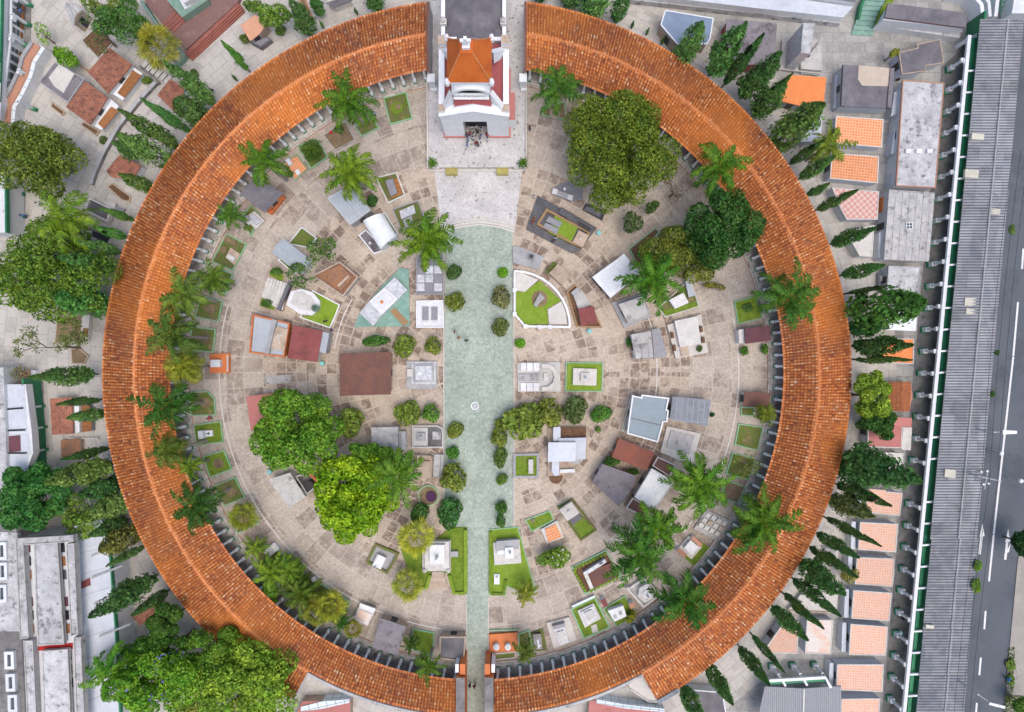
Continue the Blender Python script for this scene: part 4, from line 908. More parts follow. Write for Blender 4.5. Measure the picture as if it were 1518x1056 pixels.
def wallpanel(p, i, w, z0, z1, mat, u=0.5, off=0.025):
    a, b = Vector(p[i]), Vector(p[(i+1) % len(p)]); e = (b-a); L = e.length; e.normalize(); n = Vector((e.y, -e.x))*off; m = a+(b-a)*u
    w = min(w, L*0.8); q0, q1 = m-e*w/2+n, m+e*w/2+n
    return MB().face([(q0.x, q0.y, z0), (q1.x, q1.y, z0), (q1.x, q1.y, z1), (q0.x, q0.y, z1)], mat)

def MA(label, poly, z, roof, wall='white_paint', style='flat', name='mausoleum', cat='mausoleum', ov=0.22, base=None, zr=1.0, axis=0, rim=None, door=True, group=None, th=0.16):
    p = ccw(WP(poly, z)); c = cen(p); t = thing(name, label, cat, (*c, 0), group)
    wp = inset(p, ov) if ov else p; b0 = 0
    if base:
        part(t, 'plinth', MB().prism(inset(p, -base[0]), 0, base[1], base[2])); b0 = base[1]
    w = part(t, 'wall', MB().prism(wp, b0, z-th if style != 'parapet' else z-0.02, wall))
    if style == 'flat': part(t, 'roof', MB().prism(p, z-th, z, roof, rim or roof))
    elif style == 'parapet':
        part(t, 'roof', MB().prism(inset(wp, 0.02), z-0.3, z, roof)); part(t, 'parapet', MB().frame(p, 0.2, z-0.35, z+0.22, rim or wall))
    elif style == 'rim':
        part(t, 'roof', MB().prism(inset(p, 0.12), z-th, z, roof)); part(t, 'roof_edge', MB().frame(p, 0.14, z-th-0.05, z+0.05, rim or wall))
    elif style == 'gable': part(t, 'roof', MB().gable(p, z-0.05, z+zr, roof, axis, wall))
    elif style == 'hip':
        part(t, 'roof', MB().hip(p, z-0.05, (*c, z+zr), roof).prism(p, z-0.18, z-0.06, rim or roof))
    elif style == 'barrel': part(t, 'roof', MB().barrel(p, z-0.1, zr, roof, axis, 14, wall))
    elif style == 'shed':
        q = p[axis:]+p[:axis]; h = [0, 0, zr, zr]; tp = [(q[i][0], q[i][1], z+h[i]) for i in range(4)]
        part(t, 'roof', MB().face(tp, roof).face([(q[3][0], q[3][1], z-0.1), (q[2][0], q[2][1], z-0.1), tp[2], tp[3]][::-1], wall).face([(q[1][0], q[1][1], z-0.1), (q[2][0], q[2][1], z-0.1), tp[2], tp[1]], wall).face([(q[3][0], q[3][1], z-0.1), (q[0][0], q[0][1], z-0.1), tp[0], tp[3]], wall).face([(q[0][0], q[0][1], z-0.14), (q[1][0], q[1][1], z-0.14), tp[1], tp[0]], roof))
    if door:
        i = face_to_lens(wp); d = part(t, 'door', wallpanel(wp, i, 0.95, b0+0.02, min(z-0.3, b0+2.0), 'dark_opening'))
        sub(d, 'door_frame', wallpanel(wp, i, 1.2, b0+0.01, min(z-0.2, b0+2.15), 'stone_grey', off=0.015), t)
    return t

STAT = [(0.28, 0), (0.3, 0.12), (0.2, 0.3), (0.22, 0.8), (0.17, 1.05), (0.25, 1.25), (0.2, 1.38), (0.07, 1.46), (0.12, 1.58), (0.1, 1.72), (0, 1.8)]
URN = [(0.3, 0), (0.34, 0.1), (0.14, 0.25), (0.36, 0.6), (0.42, 0.85), (0.3, 0.95), (0.12, 1.05), (0, 1.25)]
def TB(label, cat, name, items, group=None):
    """a thing from a list of parts; every outline is in photo pixels at the part's top height"""
    allp = []
    for it in items:
        if not isinstance(it[1], str): allp = WP(it[1], it[3]); break
        if it[1] == 'F': allp = WP(it[2], it[5]); break
    c = cen(allp) if allp else W2(*items[0][2]); t = thing(name, label, cat, (*c, 0), group)
    for it in items:
        nm, k = it[0], it[1]; mb = MB()
        if not isinstance(k, str): mb.prism(WP(it[1], it[3]), it[2], it[3], it[4], it[5] if len(it) > 5 else None)
        elif k == 'F': mb.frame(WP(it[2], it[5]), it[3], it[4], it[5], it[6])
        elif k == 'W': mb.wallstrip(WP(it[2], it[5]), it[3], it[4], it[5], it[6])
        elif k == 'L':                     # lathe: pixel, z0, scale, profile, material
            x, y = W2(*it[2], it[3]); s = it[4]; mb.lathe(x, y, [(r*s, it[3]+z*s) for r, z in it[5]], it[6], 12)
        elif k == 'X':                     # cross lying on a slab: pixel, z, length, angle, material
            x, y = W2(*it[2], it[3]); a = -radians(it[5]); L = it[4]
            mb.box(x, y, it[3], it[3]+0.07, L, L*0.16, a, it[6]).box(x+cos(a)*L*0.18, y+sin(a)*L*0.18, it[3], it[3]+0.068, L*0.16, L*0.62, a, it[6])
        elif k == 'C':                     # standing cross: pixel (foot), z0, height, angle, material
            x, y = W2(*it[2], it[3]); a = -radians(it[5]); h = it[4]
            mb.box(x, y, it[3], it[3]+h, h*0.16, h*0.14, a, it[6]).box(x, y, it[3]+h*0.6, it[3]+h*0.75, h*0.6, h*0.13, a, it[6])
        elif k == 'G': mb.gable(WP(it[2], it[4]), it[3], it[4], it[5], it[6] if len(it) > 6 else 0, 'stone_white')
        elif k == 'T': mb.tube((*W2(*it[2], it[3]), it[3]), (*W2(*it[4], it[5]), it[5]), it[6], it[6], it[7], 8)
        elif k == 'D':                     # disc / drum: pixel, radius m, z0, z1, material
            x, y = W2(*it[2], it[5]); mb.lathe(x, y, [(it[3], it[4]), (it[3], it[5]), (0, it[5]+0.001)], it[6], 24)
        part(t, nm, mb)
    return t

def BED(label, poly, fill='bed_green', border='green_edge', cat='flower bed', name='flower_bed', h=0.28, extra=(), group=None, d=0.17):
    return TB(label, cat, name, [('border', 'F', poly, d, 0, h, border), ('lawn' if 'lawn' in fill or fill == 'bed_green' else 'soil', inset_px(poly, 1.2), 0.0, h-0.08, fill)] + list(extra), group)

def inset_px(poly, d):
    q = inset([(x, -y) for x, y in poly], d); return [(x, -y) for x, y in q]

# ---------------------------------------------------------------- inside the ring: church side, west half
BED('square green-edged bed with a pale ring of ground cover beside the forecourt wall', [(568, 145), (602, 136), (612, 176), (578, 185)], 'bed_green', extra=[('planting', 'D', (588, 160), 0.9, 0.15, 0.33, 'lawn'), ('planting', 'D', (590, 158), 0.4, 0.15, 0.4, 'soil')], group='grave beds along the gallery')
BED('long green-edged bed half hidden under the big palm by the church', [(526, 188), (552, 172), (562, 190), (536, 203)], 'bed_green', group='grave beds along the gallery')
BED('bare soil bed with a red-flowered plant between two palms', [(478, 200), (512, 178), (527, 208), (497, 224)], 'soil', 'concrete', extra=[('planting', 'D', (490, 196), 0.22, 0.15, 0.45, 'flower_red')], group='grave beds along the gallery')
BED('green-edged bed holding a single feathery young palm beside the orange grave', [(440, 216), (470, 205), (486, 233), (461, 251)], 'bed_green', group='grave beds along the gallery')
TB('bright orange tiled grave with two white headstones', 'tomb', 'tomb', [('kerb', 'F', [(420, 243), (440, 228), (456, 250), (437, 268)], 0.15, 0, 0.3, 'green_edge'), ('slab', [(422, 243), (439, 231), (454, 250), (437, 265)], 0, 0.55, 'tile_orange'), ('headstone', rr(428, 240, 6, 9, -35), 0.5, 1.2, 'white_clean'), ('headstone', rr(441, 255, 6, 7, -35), 0.5, 0.9, 'white_clean')])
MA('mausoleum with orange walls and a dark slate flat roof below the palm', [(356, 288), (378, 262), (420, 286), (392, 316)], 2.6, 'slate', 'orange_paint', ov=0.3)
TB('row of black niches on a low orange ledge against the slate-roofed orange mausoleum', 'niches', 'niche_ledge', [('ledge', [(397, 314), (417, 289), (421, 293), (401, 318)], 0, 0.8, 'orange_paint'), ('niche', [(400, 309), (407, 300), (410, 303), (403, 312)], 0.7, 0.85, 'dark_opening'), ('niche', [(409, 298), (415, 291), (418, 294), (412, 301)], 0.7, 0.85, 'dark_opening')])
MA('grey metal-roofed mausoleum beneath the yellow-green palm', [(485, 294), (522, 273), (550, 312), (519, 334)], 3.0, 'metal_grey', 'stone_grey', 'rim', rim='steel', ov=0.12)
t = MA('white barrel-vaulted mausoleum with a walled side terrace', [(538, 329), (566, 317), (589, 350), (564, 371)], 2.4, 'white_clean', 'white_paint', 'barrel', zr=1.1, axis=0, ov=0.1, door=False)
TB('grey paved terrace with white rim beside the barrel-vaulted mausoleum', 'terrace', 'grave_terrace', [('rim', 'F', [(531, 349), (542, 340), (572, 371), (554, 377)], 0.18, 0, 0.5, 'white_clean'), ('slab', [(534, 350), (542, 343), (567, 369), (553, 374)], 0, 0.35, 'slate_lilac'), ('ornament', 'L', (549, 361), 0.35, 0.6, URN, 'stone_white')])
BED('narrow white-rimmed grass strip along the barrel-vaulted mausoleum', [(566, 316), (571, 315), (590, 346), (586, 350)], 'lawn', 'white_clean')
TB('planted grave with a single rounded dark slab', 'tomb', 'garden_tomb', [('kerb', 'F', [(556, 263), (588, 255), (601, 290), (575, 302)], 0.2, 0, 0.35, 'stone_white'), ('soil', inset_px([(556, 263), (588, 255), (601, 290), (575, 302)], 1.5), 0, 0.25, 'bed_green'), ('bed', [(572, 270), (590, 264), (597, 288), (580, 294)], 0.2, 0.3, 'flower_mix'), ('slab', [(571, 268), (582, 265), (589, 286), (579, 291)], 0.2, 0.7, 'granite_grey')])
TB('planted grave with an L-shaped pale grey slab and stepping stones', 'tomb', 'garden_tomb', [('kerb', 'F', [(581, 310), (620, 296), (631, 326), (594, 342)], 0.2, 0, 0.35, 'stone_grey'), ('soil', inset_px([(581, 310), (620, 296), (631, 326), (594, 342)], 1.5), 0, 0.25, 'bed_green'), ('slab', [(592, 313), (613, 304), (616, 316), (595, 325)], 0.2, 0.5, 'marble_grey'), ('slab', [(597, 326), (610, 320), (613, 331), (601, 337)], 0.2, 0.42, 'stone_grey')])
TB('large tomb of dark grey square slabs with a small white statue', 'tomb', 'slab_tomb', [('base', [(617, 382), (657, 378), (658, 437), (616, 437)], 0, 0.5, 'granite_grey')] + [('slab', rr(623.5+13*i, 400+13*j, 11.5, 11.5), 0.5, 0.62, 'marble_grey' if (i+j) % 3 else 'granite_grey') for i in range(3) for j in range(3)] + [('kerb', 'F', [(617, 380), (657, 376), (658, 437), (616, 437)], 0.15, 0.3, 0.8, 'stone_grey'), ('statue', 'L', (635, 396), 0.6, 0.9, STAT, 'marble')])
TB('white-rimmed tomb with two long grey slabs side by side', 'tomb', 'slab_tomb', [('base', [(617, 447), (657, 446), (657, 485), (617, 485)], 0, 0.5, 'marble'), ('rim', 'F', [(617, 446), (657, 445), (658, 486), (617, 486)], 0.16, 0, 0.8, 'white_clean')] + [('slab', rr(x, 465, 9, 20), 0.5, 0.75, 'granite_grey') for x in (630.5, 644)] + [('vase_stone', rr(x, 480, 6, 4), 0.5, 0.8, 'white_clean') for x in (630, 644)])
t = TB('long marble tomb with a white middle and flowers on a green terrazzo wedge', 'tomb', 'marble_tomb', [('base', [(606, 400), (607, 484), (525, 485), (532, 466), (548, 446), (566, 424), (586, 405), (592, 397)], 0, 0.3, 'teal_floor'), ('slab', [(585, 411), (604, 430), (590, 443), (570, 426)], 0.3, 1.1, 'marble_grey'), ('slab', [(570, 426), (590, 443), (566, 467), (547, 447)], 0.3, 1.3, 'marble'), ('slab', [(547, 447), (566, 467), (553, 484), (533, 464)], 0.3, 1.1, 'marble_grey'), ('lid', [(571, 432), (584, 444), (567, 459), (555, 446)], 1.3, 1.5, 'white_clean'), ('steps', [(578, 462), (585, 456), (606, 478), (598, 484)], 0.3, 0.42, 'wood_tan'), ('flowers', 'L', (566, 448), 1.5, 0.5, [(0.5, 0), (0.4, 0.4), (0, 0.7)], 'orange_roof')])
# winding stairs tomb
t = TB('white D-shaped tomb terrace with broad marble steps and a green bronze statue', 'tomb', 'terrace_tomb', [('platform', [(431, 432), (424, 452), (443, 465), (462, 468), (473, 459), (474, 446), (464, 434), (447, 428)], 0, 0.9, 'marble'), ('inner_slab', [(437, 434), (431, 450), (446, 459), (460, 461), (467, 454), (466, 446), (458, 438), (447, 433)], 0.9, 1.05, 'stone_white'), ('statue_base', 'D', (467, 457), 0.55, 0.9, 1.4, 'bronze'), ('statue', 'L', (467, 457), 1.4, 0.9, STAT, 'bronze'), ('wall', 'W', [(430, 417), (420, 440), (412, 460)], 0.5, 0, 1.3, 'slate')] + [('step', [(397+k*4.6, 411+k*1.4), (401+k*4.6, 412.5+k*1.4), (391+k*4.6, 447+k*2.2), (386+k*4.6, 445+k*2.2)], 0, 0.15+0.11*k, 'stone_white', 'stone_tan') for k in range(7)])
TB('fan-shaped bright lawn with a white kerb beside the D-shaped tomb terrace', 'lawn', 'lawn_plot', [('kerb', 'F', [(463, 430), (504, 452), (497, 470), (489, 487), (444, 471)], 0.16, 0, 0.3, 'white_clean'), ('lawn', [(463, 431), (502, 453), (496, 469), (488, 485), (446, 470), (462, 468), (474, 460), (475, 446)], 0, 0.24, 'lawn_bright')])
BED('small bed of low green shrubs on the upper side of the marble steps', [(401, 397), (424, 408), (419, 421), (397, 409)], 'lawn', 'stone_tan')
BED('small bed of low green shrubs on the lower side of the marble steps', [(386, 440), (412, 449), (407, 462), (383, 455)], 'lawn', 'stone_tan')
t = MA('mausoleum with a rusty brown roof and a raised square centre', [(463, 409), (504, 388), (532, 411), (509, 440)], 2.2, 'rust_tan', 'stone_grey', 'parapet', rim='stone_tan', door=False)
part(t, 'raised_roof', MB().prism(WP([(487, 400), (505, 393), (523, 411), (506, 431), (486, 417)], 2.5), 2.0, 2.5, 'rust_tan').prism(WP([(500, 423), (516, 408), (518, 410), (502, 426)], 2.7), 2.3, 2.75, 'stone_tan'))
t = MA('white metal gable-roofed mausoleum beneath the sparse young tree', rr(433, 381, 54, 27, 38), 2.6, 'metal_grey', 'white_paint', 'gable', zr=0.8, axis=1, door=False)
BED('triangular white-edged grass plot above the metal gable-roofed mausoleum', [(426, 362), (447, 336), (470, 353), (458, 368)], 'bed_green', 'white_clean')
BED('white-edged grass plot below the metal gable-roofed mausoleum', [(411, 385), (425, 380), (444, 402), (436, 407)], 'lawn', 'white_clean')
TB('pale stone tomb with a low grey headstone beside the small palm', 'tomb', 'tomb', [('base', [(362, 323), (377, 313), (392, 327), (379, 340)], 0, 0.7, 'stone_white'), ('slab', [(368, 322), (376, 317), (387, 328), (379, 334)], 0.7, 0.95, 'marble_grey'), ('headstone', [(362, 322), (366, 319), (370, 324), (366, 327)], 0.6, 1.4, 'stone_grey')])
t = MA('orange-walled mausoleum with grey sheet roof and a flat slab with a cross', [(375, 466), (430, 479), (422, 530), (370, 523)], 2.0, 'metal_grey', 'orange_paint', 'parapet', rim='orange_paint', door=False)
part(t, 'slab', MB().prism(WP([(406, 484), (427, 488), (421, 521), (398, 517)], 2.3), 2.05, 2.3, 'stone_tan')); part(t, 'beam', MB().prism(WP([(404, 473), (410, 475), (398, 525), (392, 524)], 2.7), 2.1, 2.7, 'stone_grey'))
part(t, 'cross', MB().box(*W2(413, 502, 2.3), 2.3, 2.36, 1.6, 0.15, radians(102), 'stone_white').box(*W2(414, 498, 2.3), 2.3, 2.355, 0.15, 1.0, radians(102), 'stone_white'))
t = MA('mausoleum with a flat faded dark red roof and a grey glazed front', [(435, 482), (478, 491), (470, 537), (426, 531)], 2.6, 'maroon', 'stone_white', ov=0.15)
part(t, 'porch', MB().prism(WP([(478, 492), (488, 494), (483, 524), (472, 522)], 2.2), 0, 2.2, 'metal_grey', 'stone_grey'))
MA('large mausoleum with a plain square rust-brown roof', [(503, 524), (580, 522), (579, 585), (504, 587)], 3.2, 'rust_brown', 'stone_tan', ov=0.35)
TB('grey stepped square tomb like a low pyramid with a white plaque', 'tomb', 'stepped_tomb', [('step', rr(625, 556, 45, 41), 0, 0.25, 'stone_grey'), ('step', rr(628, 553, 36, 33), 0.25, 0.5, 'marble_grey'), ('step', rr(628, 553, 30, 27), 0.5, 0.75, 'stone_grey'), ('step', rr(628, 553, 24, 21), 0.75, 1.0, 'marble_grey'), ('plaque', rr(622, 554, 6, 5), 1.0, 1.2, 'white_clean'), ('stair', rr(608, 553, 9, 11), 0.25, 0.7, 'stone_white')])
MA('long mausoleum with a faded pink-red sheet roof beside the big green tree', [(365, 588), (412, 582), (408, 612), (372, 640)], 2.4, 'pink_roof', 'stone_tan', ov=0.2)
TB('low grey grave slab with three small vases near the pink-red roof', 'tomb', 'grave_slab', [('slab', [(392, 557), (431, 556), (432, 567), (393, 570)], 0, 0.12, 'concrete')] + [('vase', 'L', (395+5*k, 580), 0.02, 0.45, URN, 'stone_white') for k in range(3)])
MA('mausoleum with a weathered pale grey roof in two levels behind the lime-green tree', [(550, 634), (590, 633), (590, 671), (552, 672)], 2.2, 'concrete', 'stone_white', ov=0.1)
TB('narrow pale annex slab against the two-level grey roof', 'tomb', 'grave_slab', [('slab', [(590, 640), (601, 640), (601, 668), (590, 668)], 0, 1.6, 'concrete', 'stone_white'), ('cap', [(591, 642), (595, 642), (595, 666), (591, 666)], 1.6, 1.75, 'stone_grey')])
TB('black and white tomb with a rounded corner, angel figure and slatted bench', 'tomb', 'slab_tomb', [('base', [(611, 632), (648, 631), (654, 634), (657, 640), (657, 663), (611, 664)], 0, 0.5, 'granite_black'), ('rim', 'F', [(611, 631), (648, 631), (655, 634), (657, 640), (657, 664), (611, 664)], 0.16, 0, 0.75, 'stone_white'), ('slab', [(613, 634), (634, 634), (634, 661), (613, 661)], 0.5, 0.7, 'stone_white'), ('bench', rr(647, 646, 12, 12), 0.5, 0.85, 'panel_concrete'), ('pedestal', rr(624, 648, 12, 12), 0.7, 1.3, 'stone_grey'), ('statue', 'L', (625, 648), 1.3, 0.7, STAT, 'marble')])
TB('brownish stone tomb with a raised block beside a pale slatted slab', 'tomb', 'slab_tomb', [('base', [(615, 673), (640, 675), (640, 709), (615, 709)], 0, 0.7, 'stone_tan'), ('block', [(618, 684), (637, 684), (637, 703), (618, 703)], 0.7, 1.2, 'stone_tan'), ('side_slab', [(643, 674), (658, 674), (657, 709), (642, 707)], 0, 0.6, 'panel_concrete'), ('beam', [(616, 675), (639, 676), (639, 680), (616, 680)], 0.7, 1.2, 'stone_tan')])
TB('round green-rimmed bed with a dark purple plant near the avenue', 'flower bed', 'round_bed', [('rim', 'D', (635, 735), 1.55, 0, 0.35, 'green_edge'), ('soil', 'D', (635, 735), 1.38, 0.0, 0.38, 'soil'), ('plant', 'D', (639, 737), 0.75, 0.3, 0.8, 'purple_leaf')])
t = MA('pale slanting mausoleum roof below the big green tree', [(398, 711), (430, 701), (453, 737), (428, 753)], 2.4, 'concrete', 'stone_white', ov=0.1)
TB('low walled yard with a black water tank behind the pale slanting roof', 'yard', 'service_yard', [('wall', 'F', [(437, 706), (462, 700), (474, 718), (455, 734)], 0.2, 0, 1.6, 'concrete'), ('floor', [(438, 707), (461, 702), (472, 718), (455, 732)], 0, 0.05, 'concrete_black'), ('tank', 'D', (457, 721), 0.75, 0, 1.5, 'black_plastic'), ('beam', 'W', [(455, 699), (470, 714)], 0.35, 1.2, 1.9, 'orange_paint')])
TB('lawn in two lobes with clipped hedge edges around the white stair monument', 'lawn', 'lawn_plot', [('lawn', [(594, 815), (630, 812), (668, 782), (692, 782), (692, 881), (672, 881), (664, 850), (637, 850), (630, 873), (620, 872), (605, 845)], 0, 0.16, 'lawn'), ('hedge', 'W', [(690, 786), (690, 880)], 0.5, 0, 0.6, 'lawn_bright'), ('hedge', 'W', [(688, 880), (673, 880), (666, 853)], 0.5, 0, 0.5, 'lawn_bright'), ('hedge', 'W', [(638, 853), (632, 872), (621, 872)], 0.5, 0, 0.5, 'lawn_bright')])
TB('tall white stone monument with four corner urns and a flared stair', 'monument', 'monument', [('plinth', rr(647, 824, 42, 46), 0, 0.7, 'stone_white'), ('body', rr(648, 823, 36, 40), 0.7, 1.9, 'stone_white'), ('body', rr(648, 822, 22, 28), 1.9, 2.6, 'marble'), ('urn', 'L', (630, 845), 0.7, 0.7, URN, 'stone_white'), ('urn', 'L', (665, 845), 0.7, 0.7, URN, 'stone_white'), ('urn', 'L', (630, 802), 0.7, 0.7, URN, 'stone_white'), ('urn', 'L', (665, 802), 0.7, 0.7, URN, 'stone_white'), ('statue', 'L', (648, 825), 2.6, 1.0, STAT, 'marble'), ('side_slab', rr(673, 822, 12, 8), 0, 0.8, 'stone_grey')] + [('step', [(641-k*1.1, 848+k*4.4), (657+k*1.4, 848+k*4.4), (658+k*1.4, 853+k*4.4), (640-k*1.1, 853+k*4.4)], 0, 0.9-k*0.14, 'stone_tan', 'stone_white') for k in range(6)])
TB('hedged dark grave with a white sculpted slab in the open paving', 'tomb', 'garden_tomb', [('hedge', 'F', [(556, 806), (592, 821), (574, 852), (542, 834)], 0.35, 0, 0.5, 'bed_green'), ('floor', inset_px([(556, 806), (592, 821), (574, 852), (542, 834)], 3), 0, 0.1, 'stone_grey'), ('slab', rr(562, 833, 14, 19, 25), 0.1, 0.8, 'marble'), ('slab', rr(563, 830, 9, 12, 25), 0.8, 1.1, 'white_clean'), ('statue', 'L', (557, 840), 0.5, 0.7, STAT, 'marble')])
TB('plain white box tomb beside the fan-palm bushes', 'tomb', 'tomb', [('base', rr(402, 816, 12, 21, 48), 0, 0.8, 'white_clean'), ('lid', rr(402, 816, 9, 17, 48), 0.8, 0.95, 'stone_white')])
TB('tomb with a metal frame and a half orange, half grey worn slab', 'tomb', 'slab_tomb', [('base', [(524, 918), (534, 896), (556, 905), (545, 928)], 0, 0.9, 'white_paint'), ('slab', [(527, 916), (533, 904), (551, 911), (545, 926)], 0.9, 1.1, 'tile_worn'), ('rail', 'W', [(533, 897), (556, 905)], 0.5, 0.8, 1.3, 'steel')])
MA('mausoleum with a flat brown-grey roof peeling to rust along its lower edge', [(563, 916), (602, 929), (589, 972), (552, 960)], 2.4, 'slate_lilac', 'stone_tan', 'flat', ov=0.2)
BED('bright green-edged lawn bed between two dark flat roofs', [(612, 932), (644, 938), (642, 974), (606, 962)], 'lawn', group='grave beds along the gallery')
MA('small mausoleum with a dark slate roof in a cream surround beside the avenue gate', [(652, 943), (691, 943), (688, 981), (651, 976)], 2.2, 'slate', 'stone_tan', 'parapet', rim='stone_tan')
# beds along the west gallery
BED('planted green-edged bed with a pale slab under the small palm near the slate roof', [(356, 326), (372, 303), (386, 318), (372, 352)], 'bed_green', extra=[('slab', [(362, 326), (374, 316), (380, 322), (369, 334)], 0.2, 0.5, 'stone_white')], group='grave beds along the gallery')
BED('long bed with brown shrub rings and a pale stone grave with a grey slab', [(335, 346), (366, 362), (345, 402), (313, 388)], 'bed_green', extra=[('plinth', [(334, 382), (342, 367), (356, 377), (347, 393)], 0.1, 0.45, 'stone_tan'), ('slab', rr(342, 382, 12, 7, 30), 0.45, 0.9, 'stone_white'), ('shrub_ring', 'D', (337, 355), 0.5, 0.15, 0.4, 'soil'), ('shrub_ring', 'D', (345, 359), 0.5, 0.15, 0.4, 'soil'), ('shrub_ring', 'D', (331, 370), 0.5, 0.15, 0.4, 'soil')], group='grave beds along the gallery')
for lb, pl, f in (('green-edged grass bed shaded by a drooping light green palm', [(313, 393), (346, 406), (334, 436), (304, 428)], 'bed_green'), ('green-edged grass bed between two leaning palms on the west side', [(297, 438), (330, 446), (324, 478), (288, 470)], 'bed_green'),
                  ('square green-edged bed with a leaning grey palm trunk, just above the orange plinth', [(283, 484), (320, 488), (316, 523), (280, 520)], 'bed_green'), ('round-cornered green-edged bed below the orange plinth', [(279, 581), (308, 580), (318, 590), (320, 616), (283, 617)], 'bed_green'),
                  ('green-edged bed with one tan circle of bare soil', [(300, 677), (332, 667), (344, 696), (311, 709)], 'lawn'), ('green-edged bed with a broad grey palm trunk leaning over it', [(316, 721), (348, 707), (364, 738), (332, 751)], 'bed_green'),
                  ('green-edged bed beneath the yellowish fan palm by the walk', [(336, 762), (367, 748), (384, 776), (352, 792)], 'bed_green')):
    BED(lb, pl, f, group='grave beds along the gallery', extra=[('soil_ring', 'D', (cen(pl)[0]+2, cen(pl)[1]), 0.75, 0.1, 0.26, 'soil')])
BED('green-edged lawn bed with a white headstone and lying slab', [(286, 630), (328, 624), (331, 656), (291, 661)], 'lawn', extra=[('slab', rr(308, 643, 14, 9, -6), 0.15, 0.5, 'white_clean'), ('headstone', rr(297, 645, 7, 12, -6), 0.15, 1.2, 'white_clean'), ('cross', 'X', (308, 643), 0.5, 0.7, -6, 'granite_black')], group='grave beds along the gallery')
TB('orange plinth with a white headstone on the west side', 'tomb', 'tomb', [('plinth', [(311, 525), (340, 524), (340, 553), (311, 553)], 0, 0.5, 'orange_paint'), ('headstone', rr(319, 539, 14, 11), 0.5, 1.3, 'white_clean'), ('kerb', [(336, 527), (338, 527), (338, 551), (336, 551)], 0.5, 0.7, 'stone_white')])
# long mixed bed along the south-west gallery
BED('long planted bed of palms and bushes along the south-west arc of the gallery', [(372, 806), (402, 808), (440, 842), (480, 868), (519, 892), (508, 930), (470, 912), (420, 880), (384, 842)], 'bed_green', group='grave beds along the gallery')
# ---------------------------------------------------------------- inside the ring: east half
BED('green-edged soil bed around the trunk of the palm by the forecourt', [(805, 160), (838, 150), (840, 178), (804, 172)], 'soil', extra=[('ring', 'D', (823, 168), 0.8, 0.1, 0.35, 'stone_tan')], group='grave beds along the gallery')
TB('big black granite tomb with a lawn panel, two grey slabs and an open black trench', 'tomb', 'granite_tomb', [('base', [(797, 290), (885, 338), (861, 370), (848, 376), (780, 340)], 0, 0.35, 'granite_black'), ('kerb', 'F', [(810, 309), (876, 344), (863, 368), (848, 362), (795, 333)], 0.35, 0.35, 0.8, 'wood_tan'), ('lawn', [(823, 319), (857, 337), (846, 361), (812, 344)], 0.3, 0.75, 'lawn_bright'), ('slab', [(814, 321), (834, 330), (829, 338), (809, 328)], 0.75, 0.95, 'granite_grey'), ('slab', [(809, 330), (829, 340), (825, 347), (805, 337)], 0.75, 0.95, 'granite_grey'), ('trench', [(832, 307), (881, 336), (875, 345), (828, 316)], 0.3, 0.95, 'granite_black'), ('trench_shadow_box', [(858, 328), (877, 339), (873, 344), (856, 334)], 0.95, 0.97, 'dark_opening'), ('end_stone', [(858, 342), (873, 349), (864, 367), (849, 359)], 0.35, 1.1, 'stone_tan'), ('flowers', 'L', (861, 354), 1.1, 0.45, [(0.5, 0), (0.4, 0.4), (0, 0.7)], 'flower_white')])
TB('long grey granite tomb with pale end blocks under the broad olive tree', 'tomb', 'granite_tomb', [('base', [(823, 276), (862, 262), (864, 296), (849, 298), (818, 288)], 0, 0.3, 'granite_grey'), ('body', [(820, 279), (849, 290), (847, 298), (818, 287)], 0.3, 1.0, 'stone_grey'), ('end_block', [(820, 279), (827, 281), (825, 289), (818, 287)], 1.0, 1.2, 'marble'), ('end_block', [(842, 288), (850, 290), (848, 298), (841, 295)], 1.0, 1.2, 'marble'), ('vase', 'L', (837, 281), 1.0, 0.5, URN, 'white_clean')])
TB('dark tomb pit with a pale rim bar at the edge of the broad olive tree', 'tomb', 'granite_tomb', [('base', [(868, 302), (898, 312), (893, 327), (864, 311)], 0, 0.5, 'granite_black'), ('rim', 'W', [(883, 298), (899, 309)], 0.25, 0, 0.9, 'stone_white'), ('lid', [(870, 305), (892, 314), (889, 322), (866, 311)], 0.5, 0.65, 'slate')])
TB('pale grey stone slab with a small black statue', 'tomb', 'grave_slab', [('slab', [(760, 366), (769, 365), (807, 382), (798, 400), (761, 390)], 0, 0.45, 'stone_grey'), ('pedestal', rr(788, 381, 8, 8, 20), 0.45, 1.0, 'granite_grey'), ('statue', 'L', (788, 381), 1.0, 0.85, STAT, 'granite_black')])
TB('small tan block tomb with three plant pots along one side', 'tomb', 'tomb', [('block', [(814, 405), (827, 391), (846, 407), (833, 423)], 0, 1.4, 'stone_tan')] + [('pot', 'L', (812+4.5*k, 403-5*k), 0.0, 0.9, URN, 'bed_green') for k in range(3)])
arc = [(762+83*sin(radians(a)), 485-83*cos(radians(a))) for a in range(0, 91, 10)]
arc2 = [(762+77*sin(radians(a)), 484-77*cos(radians(a))) for a in range(0, 91, 10)]
